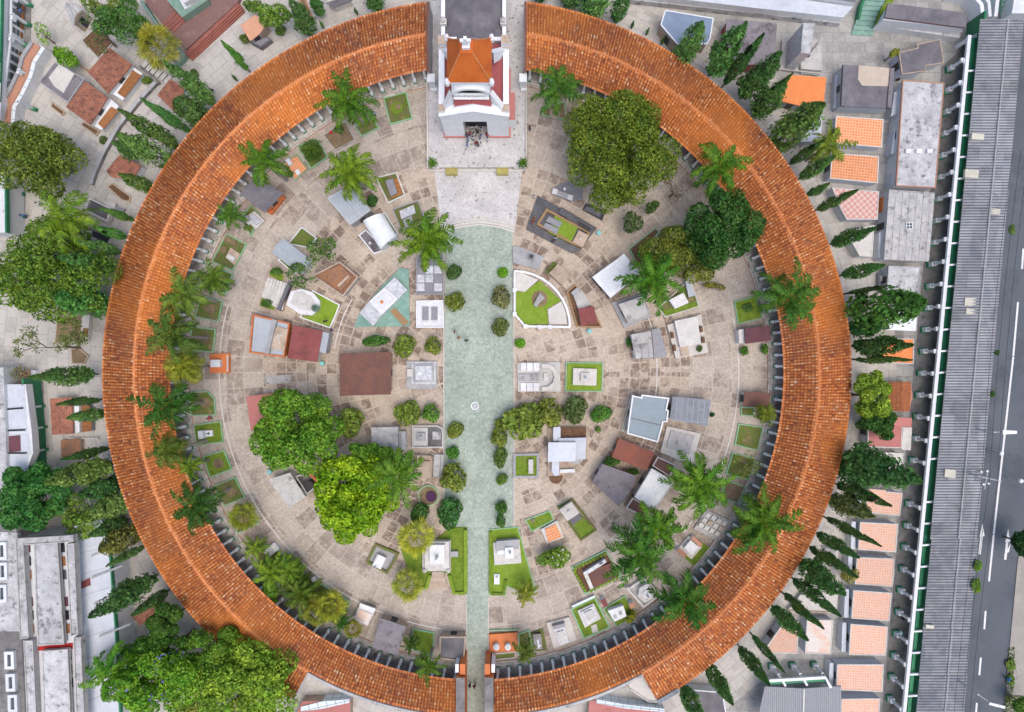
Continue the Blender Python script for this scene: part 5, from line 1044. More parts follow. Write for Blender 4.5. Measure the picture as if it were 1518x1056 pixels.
TB('quarter-circle lawn tomb with a white kerb and a grey rock in the middle', 'tomb', 'lawn_tomb', [('kerb', 'W', arc, 0.32, 0, 0.65, 'white_clean'), ('kerb', 'W', [(763, 403), (763, 466), (779, 484), (845, 485)], 0.32, 0, 0.64, 'white_clean'), ('lawn', [(765, 432), (778, 433), (800, 416), (832, 446), (811, 458), (813, 481), (779, 481), (765, 465)], 0, 0.3, 'lawn_bright'), ('paved_wedge', [(765, 405), (774, 405), (798, 415), (778, 433), (765, 431)], 0, 0.28, 'concrete_pale'), ('paved_wedge', [(832, 447), (838, 460), (841, 481), (814, 481), (812, 459)], 0, 0.28, 'concrete_pale'), ('bare_patch', 'D', (800, 443), 1.2, 0.2, 0.32, 'soil'), ('rock', [(800, 434), (808, 442), (800, 449), (795, 456), (791, 452)], 0.3, 0.9, 'stone_grey'), ('post', rr(763, 430, 6, 6), 0, 0.8, 'white_clean'), ('post', rr(763, 466, 6, 6), 0, 0.8, 'white_clean'), ('post', rr(779, 484, 6, 6), 0, 0.8, 'white_clean'), ('post', rr(800, 485, 6, 6), 0, 0.8, 'white_clean'), ('post', rr(815, 485, 6, 6), 0, 0.8, 'white_clean')])
t = TB('wedge-shaped tomb plot with a grey slab between wooden kerbs', 'tomb', 'wedge_tomb', [('kerb', 'F', [(840, 433), (853, 421), (877, 452), (893, 486), (855, 485)], 0.2, 0, 0.6, 'wood_tan'), ('soil', inset_px([(840, 433), (853, 421), (877, 452), (893, 486), (855, 485)], 1.5), 0, 0.3, 'mulch'), ('slab', [(850, 438), (862, 430), (877, 452), (858, 460)], 0.3, 0.9, 'concrete'), ('slab', [(846, 434), (856, 426), (861, 432), (851, 439)], 0.3, 1.1, 'stone_grey')])
MA('small dark red roof at the wide end of the wedge-shaped plot', [(857, 458), (880, 454), (886, 478), (862, 484)], 1.9, 'maroon', 'stone_white', ov=0.12, door=False)
t = MA('clean white square-roofed mausoleum with a second lower bay behind the palm', [(878, 411), (915, 384), (938, 415), (905, 442)], 2.2, 'white_clean', 'slate', ov=0.08)
part(t, 'side_bay', MB().prism(WP([(915, 384), (925, 376), (948, 404), (938, 415)], 2.0), 0, 2.0, 'white_clean')); part(t, 'roof_panel', MB().frame(WP([(888, 411), (912, 393), (929, 415), (906, 433)], 2.24), 0.06, 2.18, 2.24, 'white_paint'))
t = MA('mausoleum with a stained pale slab roof edged in brown, beside the palm', [(917, 451), (952, 440), (962, 466), (931, 479)], 2.0, 'concrete', 'stone_tan', ov=0.05, base=(0.55, 0.5, 'stone_grey'))
TB('tomb with a white slab and grey slatted top on a small green lawn', 'tomb', 'lawn_tomb', [('lawn', [(980, 462), (1032, 447), (1036, 456), (987, 470)], 0, 0.3, 'lawn'), ('kerb', 'F', [(976, 456), (1024, 412), (1037, 455), (986, 471)], 0.15, 0, 0.35, 'stone_white'), ('soil', [(978, 456), (1023, 416), (1034, 448), (984, 462)], 0, 0.25, 'bed_green'), ('slab', [(992, 445), (1013, 434), (1021, 449), (1001, 458)], 0.2, 1.1, 'marble'), ('slatted_top', [(1015, 413), (1022, 411), (1031, 438), (1021, 441)], 0.2, 0.9, 'metal_grey')])
t = MA('white ribbed mausoleum with a dark side panel', [(935, 496), (965, 490), (969, 531), (942, 533)], 2.0, 'panel_concrete', 'white_paint', ov=0.08)
part(t, 'upper_roof', MB().prism(WP([(936, 496), (965, 491), (967, 507), (938, 511)], 2.3), 1.9, 2.3, 'concrete', 'white_paint')); part(t, 'dark_bay', MB().prism(WP([(966, 489), (978, 486), (989, 528), (970, 532)], 1.4), 0, 1.4, 'granite_grey'))
t = TB('cream tomb with a big plain slab, four brown plant pots and a short stair', 'tomb', 'slab_tomb', [('base', [(989, 482), (1039, 466), (1050, 523), (1002, 532)], 0, 0.6, 'concrete_pale'), ('slab', [(1000, 476), (1034, 469), (1039, 510), (1008, 515)], 0.6, 1.3, 'stone_white'), ('stair', [(1008, 514), (1020, 513), (1022, 527), (1010, 529)], 0.6, 0.8, 'stone_tan')] + [('pot', rr(x, y, 4, 9, -8), 0.6, 1.1, 'mulch') for x, y in ((997, 497), (1000, 516), (1040, 488), (1043, 504))])
t = MA('small dark purple-roofed mausoleum flanked by two clipped green blocks', [(1104, 487), (1141, 483), (1143, 505), (1105, 510)], 2.2, 'maroon_dark', 'stone_white', ov=0.15, door=False)
part(t, 'porch', MB().prism(WP([(1095, 489), (1103, 488), (1104, 509), (1096, 509)], 1.6), 0, 1.6, 'stone_white', 'white_paint'))
BED('green-edged bed at the foot of a leaning palm, facing the dark purple roof', [(1088, 447), (1122, 438), (1131, 472), (1094, 481)], 'lawn', group='grave beds along the gallery')
TB('square tomb with a half-round pale stone ring and rows of white slabs', 'tomb', 'ring_tomb', [('base', [(767, 538), (830, 537), (831, 581), (768, 581)], 0, 0.4, 'stone_white')] + [('slab', rr(776+9.5*i, y, 8.5, 12), 0.4, 0.75, 'marble') for i in range(3) for y in (544, 574)] + [('deck', rr(784, 559, 30, 11), 0.4, 0.55, 'panel_concrete'), ('ring', 'W', [(803, 543), (814, 543), (822, 549), (825, 559), (822, 569), (814, 576), (803, 577)], 0.6, 0.4, 1.0, 'concrete_pale'), ('seat', rr(809, 559, 6, 11), 0.4, 0.8, 'stone_white')])
TB('square lawn tomb with a pale grey block carrying a small statue', 'tomb', 'lawn_tomb', [('kerb', 'F', [(839, 537), (894, 538), (893, 581), (838, 581)], 0.16, 0, 0.35, 'green_edge'), ('lawn', [(841, 539), (892, 540), (891, 579), (840, 579)], 0, 0.27, 'lawn_bright'), ('block', rr(867, 559, 35, 25, 2), 0.2, 0.9, 'concrete_pale'), ('pedestal', rr(868, 559, 14, 12), 0.9, 1.4, 'stone_white'), ('statue', 'L', (868, 560), 1.4, 0.7, STAT, 'marble')])
t = MA('mausoleum with a blue-grey flat roof with notched white rim', [(937, 586), (950, 589), (951, 585), (992, 590), (988, 607), (991, 608), (989, 626), (983, 626), (975, 656), (929, 643)], 2.6, 'blue_grey', 'stone_white', 'parapet', rim='white_clean')
part(t, 'roof_joint', MB().wallstrip(WP([(935, 620), (981, 631)], 2.6), 0.1, 2.5, 2.66, 'slate'))
BED('narrow planted strip along the blue-grey mausoleum', [(936, 583), (940, 586), (925, 640), (921, 638)], 'lawn', 'stone_white')
MA('mausoleum with a dark ribbed metal roof', [(997, 588), (1054, 593), (1049, 632), (993, 622)], 2.6, 'metal_dark', 'stone_grey', ov=0.15)
TB('broad low pale slab tomb with a square frame worn into it', 'tomb', 'grave_slab', [('base', [(989, 632), (1039, 643), (1026, 690), (979, 671)], 0, 0.5, 'concrete_pale'), ('slab', [(995, 638), (1030, 646), (1021, 674), (988, 663)], 0.5, 0.7, 'concrete')])
MA('mausoleum with a rust-red sheet roof between the blue-grey and dark lilac roofs', [(918, 650), (970, 671), (959, 698), (907, 678)], 2.4, 'rust', 'orange_paint', ov=0.15)
MA('mausoleum with a dark lilac-grey roof and a leaf-filled gutter', [(893, 688), (944, 706), (935, 728), (917, 751), (878, 715)], 2.4, 'slate_lilac', 'stone_grey', 'flat', ov=0.15)
t = MA('mausoleum with a streaked white roof between two brown lower wings', [(966, 694), (1000, 714), (970, 757), (940, 737)], 2.8, 'marble', 'stone_white', 'rim', rim='stone_white', ov=0.15)
for q in ([(967, 691), (975, 677), (1002, 690), (993, 707)], [(928, 753), (938, 738), (963, 752), (953, 766)]):
    part(t, 'wing_roof', MB().prism(WP(q, 2.0), 0, 2.0, 'rust_brown', 'stone_tan').frame(WP(q, 2.1), 0.15, 1.8, 2.15, 'stone_white'))
MA('small mausoleum with a brown-red roof against the east gallery', [(1104, 581), (1142, 583), (1140, 605), (1102, 602)], 2.0, 'rust_brown', 'stone_white', ov=0.12)
for lb, pl, f in (('small green-edged bed with a bushy young palm below the brown-red roof', [(1098, 603), (1119, 604), (1118, 618), (1098, 616)], 'bed_green'), ('green-edged bed half grass and half bare tan soil on the east side', [(1095, 628), (1132, 633), (1124, 669), (1089, 660)], 'bed_green'),
                  ('green-edged bed beneath a thin leafless shrub on the east side', [(1086, 671), (1122, 680), (1110, 712), (1076, 703)], 'bed_green'), ('dull bed of dry ground between two palms on the east side', [(1078, 712), (1106, 722), (1096, 748), (1068, 738)], 'soil')):
    BED(lb, pl, f, group='grave beds along the gallery')
t = TB('stepped white modernist tomb with a flat slab roof on stairs and a planted box', 'tomb', 'terrace_tomb', [('base', [(812, 635), (870, 633), (870, 680), (862, 682), (838, 704), (812, 706)], 0, 0.4, 'stone_tan'), ('planter', [(832, 634), (869, 634), (869, 649), (831, 649)], 0.4, 0.9, 'mulch', 'stone_white'), ('pillar', [(820, 633), (831, 633), (831, 654), (820, 654)], 0.4, 1.6, 'lilac_white'), ('back_slab', [(828, 650), (869, 649), (868, 681), (828, 682)], 0.4, 1.8, 'lilac_white', 'stone_grey'), ('roof_slab', [(813, 656), (854, 656), (853, 684), (812, 685)], 2.2, 2.5, 'lilac_white', 'stone_grey'), ('pier', [(818, 684), (829, 683), (829, 705), (822, 706), (818, 699)], 0.4, 1.6, 'lilac_white')] + [('step', [(839+k*4, 685+k*1), (843+k*4, 683), (866+k*1, 680-k*3), (860, 688)], 0.4, 0.9-k*0.1, 'panel_concrete') for k in range(4)] + [('kerb', 'W', [(830, 699), (852, 698)], 0.5, 0.3, 1.0, 'white_clean'), ('apse', 'D', (824, 708), 0.95, 0, 0.3, 'mulch')])
TB('small square lawn tomb with a thick grey kerb and an upright grey stone', 'tomb', 'lawn_tomb', [('kerb', 'F', [(761, 673), (799, 672), (799, 709), (761, 709)], 0.35, 0, 0.5, 'stone_grey'), ('lawn', [(764, 676), (796, 675), (796, 706), (764, 706)], 0, 0.35, 'lawn'), ('stone', rr(787, 692, 7, 21), 0.3, 1.1, 'stone_white')])
TB('hedged lawn tomb under a small white square roof with a finial', 'tomb', 'canopy_tomb', [('kerb', 'F', [(826, 752), (849, 739), (885, 786), (861, 803)], 0.3, 0, 0.45, 'bed_green'), ('lawn', [(845, 770), (860, 762), (882, 786), (862, 799)], 0, 0.3, 'lawn'), ('slab', [(842, 769), (857, 759), (863, 768), (849, 779)], 0.2, 0.8, 'slate'), ('wall', [(832, 757), (846, 747), (856, 762), (842, 771)], 0, 2.0, 'white_paint'), ('roof', [(829, 756), (847, 744), (859, 761), (841, 773)], 2.0, 2.2, 'concrete_pale'), ('finial', 'L', (843, 758), 2.2, 0.5, URN, 'marble')])
BED('slanting lawn plot with a stump next to the orange checker grave', [(778, 771), (815, 757), (822, 771), (788, 789)], 'lawn', extra=[('stump', 'D', (790, 772), 0.28, 0.1, 0.5, 'bark')])
TB('grave with an orange brick-tile top in a pale surround by the white-flowered shrub', 'tomb', 'slab_tomb', [('base', [(802, 785), (826, 772), (836, 797), (811, 806)], 0, 0.6, 'stone_white'), ('slab', [(808, 785), (824, 777), (833, 796), (813, 804)], 0.6, 0.8, 'tile_orange')])
TB('long lawn plot with a clipped edge on the far side of the narrow avenue', 'lawn', 'lawn_plot', [('kerb', 'F', [(725, 785), (768, 781), (795, 878), (780, 881), (752, 870), (750, 883), (725, 883)], 0.14, 0, 0.22, 'green_edge'), ('lawn', [(726, 786), (767, 782), (793, 876), (780, 879), (752, 868), (748, 881), (726, 881)], 0, 0.16, 'lawn_bright'), ('hedge', 'W', [(727, 788), (727, 880)], 0.45, 0, 0.5, 'lawn'), ('hedge', 'W', [(729, 881), (747, 881), (750, 860)], 0.45, 0, 0.45, 'lawn')])
TB('white stone monument with stacked blocks on the long lawn across from the stair monument', 'monument', 'monument', [('plinth', [(731, 805), (770, 800), (773, 835), (733, 838)], 0.1, 0.6, 'stone_white'), ('body', [(735, 803), (768, 800), (769, 814), (736, 817)], 0.6, 1.7, 'stone_grey'), ('block', rr(749, 816, 24, 12, -4), 0.6, 1.5, 'marble'), ('block', rr(755, 820, 12, 16, -4), 1.5, 2.0, 'white_clean'), ('statue', 'L', (756, 818), 2.0, 0.7, STAT, 'marble')])
TB('plain white oblong grave slab on the long lawn', 'tomb', 'grave_slab', [('slab', rr(736.5, 859, 8, 15), 0.1, 0.5, 'white_clean'), ('plaque', rr(736.5, 855, 4, 4), 0.5, 0.54, 'stone_grey')])
TB('dark tomb with a pale back bar inside a dotted hedge frame', 'tomb', 'garden_tomb', [('hedge', 'F', [(847, 841), (899, 815), (922, 855), (868, 882)], 0.25, 0, 0.3, 'green_edge'), ('soil', inset_px([(847, 841), (899, 815), (922, 855), (868, 882)], 2), 0, 0.2, 'mulch'), ('slab', [(871, 848), (905, 835), (914, 855), (881, 872)], 0.2, 0.7, 'rust_brown'), ('back_bar', [(865, 849), (897, 829), (899, 834), (869, 853)], 0.2, 1.2, 'marble_grey'), ('side_bar', [(864, 849), (870, 848), (880, 872), (875, 874)], 0.2, 1.1, 'stone_white'), ('urn', 'L', (890, 833), 1.0, 0.7, URN, 'granite_grey')] + [('bush', 'D', (853+5.5*k, 843+0.0-2.6*k), 0.25, 0.15, 0.5, 'lawn') for k in range(9)] + [('bush', 'D', (852+2.5*k, 848+4.6*k), 0.25, 0.15, 0.5, 'lawn') for k in range(7)] + [('bush', 'D', (876+5.5*k, 876-2.7*k), 0.25, 0.15, 0.5, 'lawn') for k in range(8)])
TB('white stone tomb with an eight-sided basin and angled kerb walls', 'tomb', 'basin_tomb', [('kerb', 'F', [(929, 874), (954, 857), (982, 881), (954, 902)], 0.3, 0, 0.6, 'stone_white'), ('floor', inset_px([(929, 874), (954, 857), (982, 881), (954, 902)], 2), 0, 0.2, 'concrete'), ('basin', [(948, 872), (960, 865), (970, 875), (968, 887), (957, 894), (946, 884)], 0.2, 1.1, 'stone_white'), ('pool', 'D', (959, 881), 0.65, 0.9, 1.2, 'marble_grey'), ('statue', 'L', (960, 883), 1.2, 0.6, STAT, 'marble_grey'), ('post', rr(931, 873, 5, 5, 40), 0, 1.0, 'stone_white'), ('post', rr(954, 858, 5, 5, 40), 0, 1.0, 'stone_white')])
TB('white block tomb with two dark slots on a lawn between brick pillars', 'tomb', 'lawn_tomb', [('kerb', 'F', [(893, 903), (926, 883), (944, 911), (915, 930)], 0.14, 0, 0.25, 'green_edge'), ('lawn', inset_px([(893, 903), (926, 883), (944, 911), (915, 930)], 1.2), 0, 0.2, 'lawn'), ('block', [(901, 906), (924, 898), (929, 914), (911, 922)], 0.2, 1.3, 'white_clean'), ('slot', rr(912, 914, 5, 6, -15), 1.3, 1.33, 'stone_grey'), ('slot', rr(920, 909, 5, 6, -15), 1.3, 1.33, 'stone_grey'), ('pillar', rr(896, 894, 7, 12, -25), 0, 1.3, 'maroon', 'white_clean'), ('pillar', rr(937, 898, 8, 8, -25), 0, 1.3, 'brick_red', 'white_clean')])
TB('square lawn tomb with a pale stepped slab and a double green kerb', 'tomb', 'lawn_tomb', [('kerb', 'F', [(846, 903), (882, 885), (905, 931), (865, 948)], 0.2, 0, 0.3, 'green_edge'), ('lawn', inset_px([(846, 903), (882, 885), (905, 931), (865, 948)], 1.4), 0, 0.24, 'lawn'), ('step', [(856, 906), (880, 895), (891, 917), (867, 931)], 0.2, 0.6, 'stone_white'), ('step', [(861, 908), (879, 899), (887, 916), (870, 926)], 0.6, 0.9, 'marble_grey'), ('step', [(866, 909), (877, 904), (883, 914), (873, 921)], 0.9, 1.15, 'stone_white'), ('path_slab', [(876, 928), (884, 925), (887, 936), (878, 939)], 0.2, 0.3, 'concrete_pale'), ('back_kerb', 'W', [(848, 900), (882, 884)], 0.25, 0, 0.6, 'white_clean')])
TB('cream tomb with a long grey figure lying on its slab', 'tomb', 'slab_tomb', [('base', [(810, 924), (844, 915), (855, 949), (821, 962)], 0, 0.4, 'concrete_pale'), ('slab', [(820, 930), (836, 926), (843, 952), (830, 957)], 0.4, 0.9, 'marble_grey'), ('headstone', [(819, 929), (837, 924), (838, 929), (821, 934)], 0.4, 1.3, 'granite_grey'), ('lid', [(825, 938), (835, 935), (839, 950), (832, 953)], 0.9, 1.15, 'stone_white')])
BED('wedge bed of red-brown soil behind the clean white square roof', [(932, 369), (972, 337), (978, 344), (958, 366), (950, 402)], 'mulch', 'green_edge')
TB('narrow grave with a small white cross on a dark slab in rough grass', 'tomb', 'grave_slab', [('lawn', [(786, 938), (805, 932), (811, 964), (793, 966)], 0, 0.2, 'bed_green'), ('slab', rr(797, 952, 12, 22, -5), 0.1, 0.55, 'granite_grey'), ('headstone', rr(796, 943, 12, 5, -5), 0.1, 1.0, 'granite_black'), ('cross', 'X', (798, 955), 0.55, 1.3, 85, 'white_clean')])
TB('orange grave with two white urns beside the avenue gate', 'tomb', 'tomb', [('slab', [(725, 941), (767, 938), (768, 966), (726, 967)], 0, 0.6, 'orange_paint'), ('urn', 'L', (736, 956), 0.6, 1.1, URN, 'white_clean'), ('urn', 'L', (753, 956), 0.6, 1.1, URN, 'white_clean'), ('kerb', 'W', [(724, 935), (768, 934)], 0.15, 0, 0.3, 'green_edge')])
BED('weedy green-edged bed beside the orange grave with two urns', [(768, 940), (785, 934), (791, 967), (768, 973)], 'bed_green', group='grave beds along the gallery')
BED('low mossy strip bed between the orange urn grave and the gallery', [(728, 969), (765, 966), (764, 976), (729, 980)], 'bed_green', 'concrete', group='grave beds along the gallery')
TB('white headstone block with two brick pillars on grass beside the south-east palm', 'tomb', 'lawn_tomb', [('lawn', [(1013, 826), (1038, 803), (1052, 812), (1030, 840)], 0, 0.2, 'lawn'), ('base', rr(1023, 812, 26, 24, 40), 0, 0.35, 'concrete_pale'), ('block', rr(1025, 812, 16, 15, 40), 0.3, 1.2, 'marble'), ('pillar', rr(1011, 820, 6, 16, -48), 0, 1.1, 'brick_red', 'white_clean'), ('pillar', rr(1033, 803, 6, 18, -48), 0, 1.1, 'brick_red', 'white_clean')])
TB('grid of small pale grave slabs under the palms near the east gallery', 'tomb', 'slab_tomb', [('base', [(1047, 756), (1082, 772), (1064, 803), (1029, 784)], 0, 0.4, 'concrete')] + [('slab', [(1049+i*8-j*5.2, 760+i*4+j*7.4), (1055+i*8-j*5.2, 763+i*4+j*7.4), (1051.5+i*8-j*5.2, 768.5+i*4+j*7.4), (1045.5+i*8-j*5.2, 765.5+i*4+j*7.4)], 0.4, 0.6+0.1*((i+j) % 3), 'stone_white' if (i*j) % 2 == 0 else 'stone_tan') for i in range(4) for j in range(3)])
# ---------------------------------------------------------------- outside the ring, west
t = MA('small grey gable-roofed kiosk standing alone on the pale paving', [(96, 9), (110, 5), (123, 14), (109, 41)], 2.6, 'panel_concrete', 'stone_tan', 'gable', zr=0.7, axis=0, name='kiosk', cat='kiosk')
t = MA('square mausoleum with a grey roof around a cream centre', [(58, 122), (82, 92), (126, 117), (101, 153)], 2.6, 'slate_lilac', 'stone_white', 'rim', rim='stone_grey', ov=0.1)
part(t, 'roof_patch', MB().prism(WP([(72, 115), (88, 95), (110, 110), (94, 138), (80, 128)], 2.66), 2.5, 2.66, 'concrete_pale')); part(t, 'white_side', MB().prism(WP([(107, 153), (127, 117), (131, 121), (112, 154)], 1.4), 0, 1.4, 'white_paint'))
for lb, rf, pl1, pl2 in (('brown-tiled mausoleum with a flower planter, nearer the stone steps', [(133, 109), (165, 73), (196, 96), (160, 139)], [(165, 138), (196, 98), (211, 109), (182, 149)], [(174, 138), (197, 104), (209, 112), (184, 145)]),
                         ('brown-tiled mausoleum with a flower planter, nearer the round olive tree', [(101, 161), (129, 122), (160, 145), (134, 185)], [(135, 185), (163, 146), (176, 157), (151, 193)], [(145, 183), (165, 158), (175, 164), (153, 191)])):
    t = MA(lb, rf, 2.2, 'tile_brown', 'white_paint', 'shed', zr=0.5, axis=0, ov=0.1, group='brown-tiled planter mausoleums')
    part(t, 'front_wall', MB().prism(WP(pl1, 1.2), 0, 1.2, 'white_clean', 'white_paint')); part(t, 'planter', MB().prism(WP(pl2, 1.35), 1.1, 1.35, 'flower_mix', 'brick_red'))
BED('dark planted grave bed beside the cream-centred roof', [(76, 150), (97, 166), (92, 172), (75, 159)], 'mulch', 'stone_tan', group='sunken beds in the west yard')
BED('long dark planted bed above the twin planter mausoleums', [(118, 95), (138, 107), (133, 110), (117, 99)], 'mulch', 'stone_tan', group='sunken beds in the west yard')
BED('square bed of dead branches under the bare tree', [(120, 60), (143, 38), (170, 62), (146, 88)], 'mulch', 'concrete', group='sunken beds in the west yard')
BED('bed of dark plants against the lower planter mausoleum', [(119, 185), (124, 180), (148, 194), (142, 202)], 'mulch', 'stone_tan', group='sunken beds in the west yard')
BED('oblong dark bed of ground cover beside the tiled gallery', [(158, 277), (166, 271), (194, 291), (192, 300), (180, 297)], 'mulch', 'stone_tan', group='sunken beds in the west yard')
MA('small brown-tiled tomb roof under the loose conifer', [(233, 141), (252, 117), (272, 130), (274, 155), (262, 170)], 2.0, 'tile_brown', 'white_paint', ov=0.1, door=False)
MA('orange-brown tiled tomb with a white side wall inside the mossy kerb', [(157, 254), (178, 229), (209, 246), (197, 266), (165, 263)], 2.0, 'tile_brown', 'white_clean', ov=0.1, door=False)
MA('orange-roofed kiosk in the open slab paving near the plaza', [(356, 38), (378, 22), (397, 33), (385, 50), (371, 61)], 2.6, 'salmon', 'stone_tan', ov=0.3, name='kiosk', cat='kiosk')
TB('white sided tomb beside the orange-roofed kiosk', 'tomb', 'tomb', [('base', [(371, 63), (397, 54), (402, 59), (386, 71)], 0, 1.0, 'slate'), ('lid', [(373, 63), (395, 56), (399, 59), (386, 68)], 1.0, 1.15, 'granite_grey')])
TB('glass-framed dark tomb with grey slabs in the pale paving', 'tomb', 'glass_tomb', [('base', [(125, 312), (132, 294), (164, 310), (158, 328)], 0, 0.9, 'slate'), ('frame', 'F', [(125, 312), (132, 293), (165, 309), (159, 329)], 0.2, 0.3, 1.3, 'stone_white'), ('side_slab', [(160, 302), (185, 310), (180, 318), (158, 312)], 0, 0.5, 'granite_grey'), ('plaque', [(152, 296), (172, 302), (168, 310), (155, 305)], 0, 0.6, 'stone_white'), ('pit', [(138, 333), (165, 348), (158, 361), (136, 350)], 0, 0.1, 'dark_opening')])
TB('terracotta twin-planter tomb with a patchwork tile roof and white band', 'tomb', 'tile_tomb', [('wall', [(76, 592), (106, 590), (109, 643), (78, 644)], 0, 1.8, 'stone_tan'), ('roof', [(74, 591), (106, 589), (109, 643), (77, 645)], 1.8, 2.0, 'tile_brown'), ('band', [(106, 602), (117, 600), (118, 641), (109, 643)], 0, 1.5, 'white_clean'), ('planter', [(117, 602), (133, 601), (133, 616), (118, 617)], 0, 0.9, 'flower_mix', 'granite_grey'), ('planter', [(119, 626), (136, 624), (136, 639), (121, 641)], 0, 0.9, 'flower_mix', 'granite_grey')])
TB('low brown slab tomb below the terracotta twin-planter tomb', 'tomb', 'grave_slab', [('slab', [(90, 653), (119, 650), (120, 675), (91, 678)], 0, 0.9, 'rust_tan', 'stone_tan'), ('kerb', 'W', [(100, 650), (145, 650)], 0.2, 0, 0.5, 'stone_white')])
TB('orange brick-tiled tomb with a white kerb near the bare branches', 'tomb', 'grave_slab', [('slab', [(22, 552), (44, 549), (44, 568), (26, 572)], 0, 1.2, 'brick_red'), ('kerb', [(45, 549), (52, 549), (51, 573), (46, 573)], 0, 1.0, 'white_clean')])
BED('large brown soil plot with a pale flower ledge under the bare tree', [(85, 470), (122, 467), (120, 505), (80, 510)], 'soil', 'stone_tan', extra=[('ledge', [(122, 467), (133, 467), (130, 504), (119, 505)], 0, 0.8, 'stone_white'), ('flowers', rr(126, 493, 7, 12, 5), 0.8, 0.95, 'flower_mix')])
BED('six-sided pale-kerbed bed at the foot of the bare grey-branched tree', [(104, 517), (116, 515), (131, 528), (125, 540), (106, 540)], 'soil', 'stone_tan', group='sunken beds in the west yard')
MA('brown-tiled tomb roof among the cypresses by the round dark bush', [(193, 911), (228, 896), (237, 893), (230, 910), (208, 928)], 2.0, 'tile_brown', 'stone_tan', ov=0.1, door=False)
TB('pale block tomb half hidden between the dark tree and the cypresses', 'tomb', 'tomb', [('block', [(115, 733), (126, 728), (135, 748), (122, 754)], 0, 1.6, 'stone_white', 'white_paint'), ('cap', [(118, 735), (125, 731), (130, 746), (122, 750)], 1.6, 1.75, 'concrete')])
MA('small grey-lidded tomb along the top edge beside the brown pole bed', [(483, 5), (508, -4), (523, 0), (496, 11)], 1.6, 'slate', 'stone_white', ov=0.1, door=False)
TB('low red-tiled ramp roof with a white tiled ledge outside the south-west gallery wall', 'roof', 'ramp_roof', [('roof', [(448, 1040), (519, 1038), (519, 1080), (430, 1080)], 0, 1.8, 'pink_roof', 'stone_tan'), ('ledge', [(446, 1048), (478, 1040), (518, 1037), (518, 1042), (478, 1051), (446, 1055)], 0, 2.0, 'white_tile')])
TB('red-tiled ramp roof with a curving white tiled ledge outside the south-east gallery wall', 'roof', 'ramp_roof', [('roof', [(874, 1040), (884, 1038), (930, 1050), (985, 1056), (985, 1080), (870, 1080)], 0, 1.8, 'pink_roof', 'stone_tan'), ('ledge', [(884, 1037), (930, 1045), (985, 1051), (985, 1056), (930, 1051), (884, 1043)], 0, 2.0, 'white_tile')])
# ---------------------------------------------------------------- outside the ring, east
MA('blue flat-roofed mausoleum with a white edge and stone side', [(986, 15), (1058, 27), (1053, 58), (1048, 66), (1004, 66), (979, 37)], 3.0, 'blue_roof', 'stone_tan', 'rim', rim='white_clean', ov=0.1)
MA('dark grey flat-roofed mausoleum behind the tall cypresses', [(1077, 28), (1152, 35), (1148, 96), (1092, 96), (1075, 62)], 3.0, 'slate_lilac', 'maroon', 'flat', ov=0.2)
t = TB('tall sloping grey slab monument carrying a dark anchor-like cross', 'monument', 'slab_monument', [('base', [(1160, 60), (1220, 55), (1216, 110), (1155, 103)], 0, 0.6, 'concrete'), ('body', [(1191, 34), (1208, 35), (1201, 80), (1187, 78)], 0.6, 6.0, 'concrete_stained', 'marble_grey'), ('wing', [(1187, 78), (1201, 80), (1216, 60), (1219, 105), (1187, 102)], 0.5, 1.2, 'concrete'), ('cross', 'C', (1184, 91), 1.2, 2.6, 0, 'granite_black'), ('step', [(1188, 103), (1214, 106), (1213, 112), (1187, 109)], 0, 0.4, 'stone_grey')])
MA('bright orange tile roof next to the slab monument', [(1168, 111), (1225, 115), (1221, 157), (1190, 158), (1157, 150)], 2.4, 'orange_roof', 'stone_grey', ov=0.15)
t = MA('grey flat-roofed mausoleum with a large beige patch and a lilac flower ledge', [(1249, 96), (1326, 101), (1320, 161), (1246, 158)], 2.8, 'slate', 'lilac_white', 'flat', ov=0.15)
part(t, 'roof_patch', MB().prism(WP([(1273, 97), (1319, 101), (1318, 128), (1278, 127), (1272, 118)], 2.84), 2.7, 2.84, 'lime_pad')); part(t, 'roof_bar', MB().prism(WP([(1250, 96), (1254, 96), (1251, 157), (1247, 157)], 3.0), 2.6, 3.05, 'slate')); part(t, 'roof_bar', MB().prism(WP([(1320, 101), (1326, 101), (1321, 161), (1315, 160)], 3.0), 2.6, 3.05, 'slate_lilac'))
part(t, 'flower_ledge', MB().prism(WP([(1239, 112), (1246, 109), (1242, 158), (1236, 162)], 1.0), 0, 1.0, 'lilac_white'))
MA('stepped dark grey roof with pale edges beside the covered walkway', [(1332, 78), (1360, 71), (1359, 66), (1394, 58), (1399, 94), (1373, 98), (1371, 106), (1337, 111)], 2.6, 'slate', 'lilac_white', 'rim', rim='stone_tan', ov=0.15)
t = MA('long mausoleum with a grimy white roof edged in red', [(1338, 119), (1400, 123), (1387, 279), (1328, 276)], 3.0, 'concrete_stained', 'white_paint', 'rim', rim='brick_red', ov=0.1)
for k in range(3): part(t, 'roof_vent', MB().prism(WP(rr(1347+16*k, 224, 8, 6, 4), 3.4), 2.9, 3.4, 'white_clean'))
for y in (131, 187, 232): part(t, 'side_awning', MB().prism(WP([(1326, y+6), (1336, y), (1333, y+36), (1321, y+42)], 1.8), 0, 1.8, 'lilac_white'))
t = MA('large weathered roof of concrete planks with a tiny square skylight', [(1318, 281), (1386, 286), (1377, 388), (1310, 385)], 2.8, 'panel_concrete', 'white_paint', 'flat', ov=0.1)
